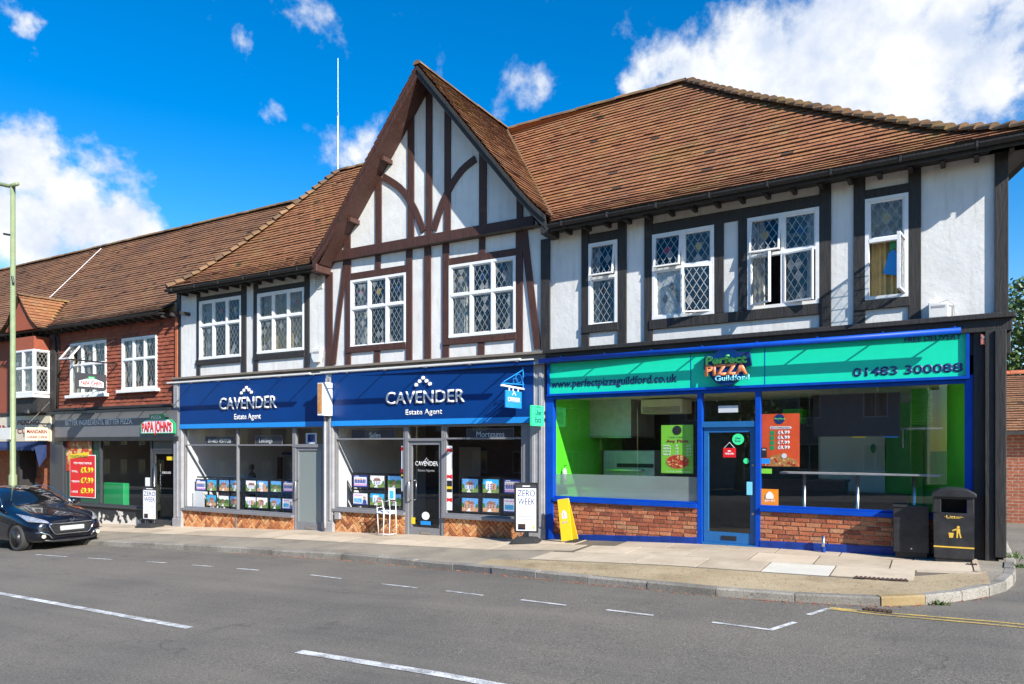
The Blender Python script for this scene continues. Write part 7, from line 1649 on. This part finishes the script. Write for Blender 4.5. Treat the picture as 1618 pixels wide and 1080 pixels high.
def patch(pts, mat, name, out=.012, th=.03, n=6):
    """panel lying on the nose: pts = [(y, z)] outline given as two edges (lower, upper) of equal length"""
    lo, hi = pts; m = MB(); K = len(lo)
    for i in range(K-1):
        for j in range(n):
            q = []
            for a, b in ((i, j), (i+1, j), (i+1, j+1), (i, j+1)):
                y = lo[a][0]+(hi[a][0]-lo[a][0])*b/n; z = lo[a][1]+(hi[a][1]-lo[a][1])*b/n; q.append(nose(y, z, out))
            m.poly(q)
    rim = [nose(*p, out) for p in lo]+[nose(*p, out) for p in reversed(hi)]
    for a, b in zip(rim, rim[1:]+rim[:1]): m.poly([a, b, b-Vector((th,0,0)), a-Vector((th,0,0))])
    return m.build(name, M[mat], car, smooth=True)
L = lambda a, b, n=8: [(a[0]+(b[0]-a[0])*i/n, a[1]+(b[1]-a[1])*i/n) for i in range(n+1)]
gr = patch((L((-.36,.40),(.36,.40)), L((-.50,.63),(.50,.63))), 'black', 'grille', .010)
def strip3(pts, w, mat, name, out=.02): m = MB(); m.tube([nose(y, z, out) for y, z in pts], w, 6); return m.build(name, M[mat], car, smooth=True)
strip3(L((-.52,.64),(.52,.64),12)+[(.47,.52),(.40,.415)]+L((.36,.395),(-.36,.395),8)+[(-.40,.415),(-.47,.52),(-.52,.64)], .014, 'chrome', 'grille_surround')
m = MB()
for k in range(5): m.tube([nose(y, .43+.045*k, .016) for y, z in L((-.40-.02*k,0),(.40+.02*k,0),8)], .006, 4)
m.build('grille_bar', M['dark_metal'], car)
patch((L((-.27,.47),(.27,.47),6), L((-.27,.575),(.27,.575),6)), 'plate', 'number_plate', .035)
for sg in (-1, 1):
    patch((L((sg*.50,.66),(sg*.80,.70),6), L((sg*.52,.71),(sg*.80,.86),6)), 'lamp', 'headlight', .012)
    c = nose(sg*.62, .36, .02); m = MB(); m.lathe(c, [(.045,-.03),(.045,.01),(.03,.018),(0,.02)], 14, axis=Matrix.Rotation(R(90), 3, 'Y')); m.build('fog_lamp', M['fog'], car, smooth=True)
    strip3([(sg*.76,.46),(sg*.66,.46),(sg*.52,.40),(sg*.44,.30)], .018, 'chrome', 'fog_trim')
    m = MB(); c = Vector((CX-1.62, CY+sg*.98, CZ+1.02)); m.lathe(c, [(0,-.13),(.07,-.11),(.09,0),(.07,.11),(0,.13)], 12, axis=Matrix.Rotation(R(90), 3, 'X')); m.tube([c+Vector((0,-sg*.02,-.03)), c+Vector((-.02,-sg*.16,-.05))], .03, 6); m.build('door_mirror', M['car'], car, smooth=True)
    m = MB(); m.tube([(CX-1.40,CY+sg*.815,CZ+.985),(CX-1.66,CY+sg*.742,CZ+1.17),(CX-2.05,CY+sg*.640,CZ+1.38),(CX-2.6,CY+sg*.612,CZ+1.41),(CX-3.2,CY+sg*.60,CZ+1.36)], .010, 6); m.build('window_trim', M['chrome'], car, smooth=True)
strip3([(-.60,.27),(-.4,.235),(0,.23),(.4,.235),(.60,.27)], .03, 'black', 'bumper_lip', .02)
m = MB(); c = nose(0, .685, .01)+Vector((-.0,0,.02)); m.tube([c+Vector((0,-.05,.03)), c+Vector((.01,-.02,-.03)), c+Vector((.01,.03,.0)), c+Vector((0,.05,.03))], .009, 5); m.tube([c+Vector((0,-.03,.035)), c+Vector((.01,.02,-.035))], .008, 5); m.build('emblem', M['chrome'], car)
# ------------------------------------------------------------------ beyond the corner: outbuilding and trees
ob = thing('outbuilding', (11, 9, .3), 'low red brick outbuilding with a dark tiled roof beyond the side road', 'building')
OY = 7.2; m = MB(); m.box(FB, 8.0, 15.5, OY, OY+6, -.2, 2.12); m.build('wall', M['old_brick'], ob)
m = MB(); m.box(FB, 8.0, 15.5, OY-.06, OY, 1.98, 2.17); m.build('brick_course', M['old_brick'], ob)
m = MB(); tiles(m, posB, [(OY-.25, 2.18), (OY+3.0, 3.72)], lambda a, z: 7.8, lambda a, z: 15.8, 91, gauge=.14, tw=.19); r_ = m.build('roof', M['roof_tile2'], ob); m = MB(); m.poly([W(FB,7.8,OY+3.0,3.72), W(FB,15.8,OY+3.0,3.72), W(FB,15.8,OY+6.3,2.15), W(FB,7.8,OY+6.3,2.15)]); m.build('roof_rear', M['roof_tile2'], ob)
m = MB(); ridge_caps(m, W(FB,7.8,OY+3,3.75), W(FB,15.8,OY+3,3.75), .12, .32, 92); m.build('ridge_tile', M['terracotta'], r_)
m = MB(); m.box(FB, 7.8, 15.8, OY-.34, OY-.24, 2.12, 2.2); m.build('gutter', M['black_timber'], ob)
def tree(x, y, h, rad, seed, label, cb=.35, leaves=5200):
    r = random.Random(seed); z = g(x); t = thing('tree', (x,y,z), label, 'tree', 'trees beyond the outbuilding'); m = MB()
    m.tube([(x,y,z-.1),(x+.05,y,z+h*.3),(x-.05,y+.1,z+h*.6),(x,y,z+h*.85)], [.24,.19,.12,.04], 10)
    for i in range(9):
        a = r.uniform(0, 6.28); z0 = z+h*r.uniform(.3, .7); l = rad*r.uniform(.6, .95); m.tube([(x,y,z0),(x+l*.5*math.cos(a),y+l*.5*math.sin(a),z0+l*.35),(x+l*math.cos(a),y+l*math.sin(a),z0+l*.55)], [.09,.05,.015], 6)
    m.build('trunk', M['bark'], t, smooth=True); m = MB(); cl = []
    for i in range(46):
        a = r.uniform(0, 6.28); v = r.uniform(cb, 1); q = rad*math.sqrt(max(.05, 1-((v-.62)/.42)**2))*r.uniform(.35, 1); cl.append((x+q*math.cos(a), y+q*math.sin(a), z+h*v, r.uniform(.35, .75), r.random()))
    for i in range(leaves):
        c = r.choice(cl); d = Vector((r.gauss(0,1), r.gauss(0,1), r.gauss(0,.8))).normalized()*c[3]*r.uniform(.5,1.15); p = Vector(c[:3])+d; s = r.uniform(.06, .13); u = Vector((r.gauss(0,1), r.gauss(0,1), r.gauss(0,1))).normalized(); v = u.cross(Vector((r.gauss(0,1), r.gauss(0,1), r.gauss(0,1)))).normalized()
        m.poly([p-u*s, p+v*s*.6, p+u*s, p-v*s*.6], 0, min(1, max(0, c[4]*.5+r.random()*.5)))
    m.build('crown', M['leaf'], t)
tree(10.2, 15.2, 7.2, 2.3, 5, 'leafy tree rising just behind the ridge of the outbuilding', leaves=7000); tree(12.2, 19.5, 8.6, 2.8, 6, 'taller leafy tree farther behind the outbuilding'); tree(10.6, 25, 8.2, 2.8, 7, 'tree far behind the outbuilding, partly hidden by nearer leaves')
tree(7.5, 34, 8.5, 3.2, 8, 'broad tree beyond the yard behind the corner building', leaves=3000); tree(2.5, 32, 8.0, 3.0, 9, 'tree behind the corner building, hidden by its roof', leaves=2500)
# the far side of the street, seen only as reflections in the shop glass and car paint
def terrace(x0, x1, y, h, mat, label):
    t = thing('terraced_house', ((x0+x1)/2, y, g((x0+x1)/2)), label, 'house', 'houses on the far side of the street'); z0 = g((x0+x1)/2)-.3; F = frame(math.pi); s0, s1 = -x1, -x0; d = -y
    m = MB(); hs = []
    n = max(1, int((x1-x0)/2.6))
    for i in range(n):
        c = s0+(s1-s0)*(i+.5)/n
        for z in (1.0, 3.6): hs.append((c-.55, c+.55, z0+z, z0+z+1.35))
    wall_holes(m, F, s0, s1, z0, z0+h, d, .12, hs); m.poly([W(F,s0,d+.1,z0), W(F,s0,d+7,z0), W(F,s0,d+7,z0+h), W(F,s0,d+.1,z0+h)]); m.poly([W(F,s1,d+.1,z0), W(F,s1,d+7,z0), W(F,s1,d+7,z0+h), W(F,s1,d+.1,z0+h)]); m.build('wall', M[mat], t)
    for a in hs:
        m = MB(); framed(m, F, *a, d+.04, d+.1, .07); m.box(F, (a[0]+a[1])/2-.03, (a[0]+a[1])/2+.03, d+.045, d+.095, a[2]+.07, a[3]-.07); w = m.build('window', M['white_paint'], t); m = MB(); m.box(F, a[0]+.05, a[1]-.05, d+.07, d+.08, a[2]+.05, a[3]-.05); m.build('glass_pane', M['car_glass'], w)
    m = MB(); e = .4; m.poly([W(F,s0-e,d-e,z0+h-.1), W(F,s1+e,d-e,z0+h-.1), W(F,s1+e,d+3.5,z0+h+2.6), W(F,s0-e,d+3.5,z0+h+2.6)]); m.poly([W(F,s0-e,d+7.4,z0+h-.1), W(F,s1+e,d+7.4,z0+h-.1), W(F,s1+e,d+3.5,z0+h+2.6), W(F,s0-e,d+3.5,z0+h+2.6)]); m.build('roof', M['roof_tile2'], t)
terrace(-22, -10.5, -25, 5.4, 'old_brick', 'brick house across the street, mirrored in the left-hand shop windows'); terrace(-62, -23, -25.5, 5.6, 'old_brick', 'long brick house across the street, mirrored in the takeaway window'); terrace(-9, 3, -26, 5.4, 'pier_grey', 'grey rendered house across the street, mirrored in the middle shop windows'); terrace(4.5, 21, -25.5, 5.4, 'old_brick', 'long brick house across the street, mirrored in the pizza shop windows')
for i, (x, y, h) in enumerate(((-10.5,-20.5,7.0),(-3.5,-21.5,6.0))): tree(x, y, h, 2.0, 20+i, ('street tree opposite the left-hand shopfronts', 'street tree opposite the glazed entrance door')[i]+', seen only in reflections', leaves=2600)
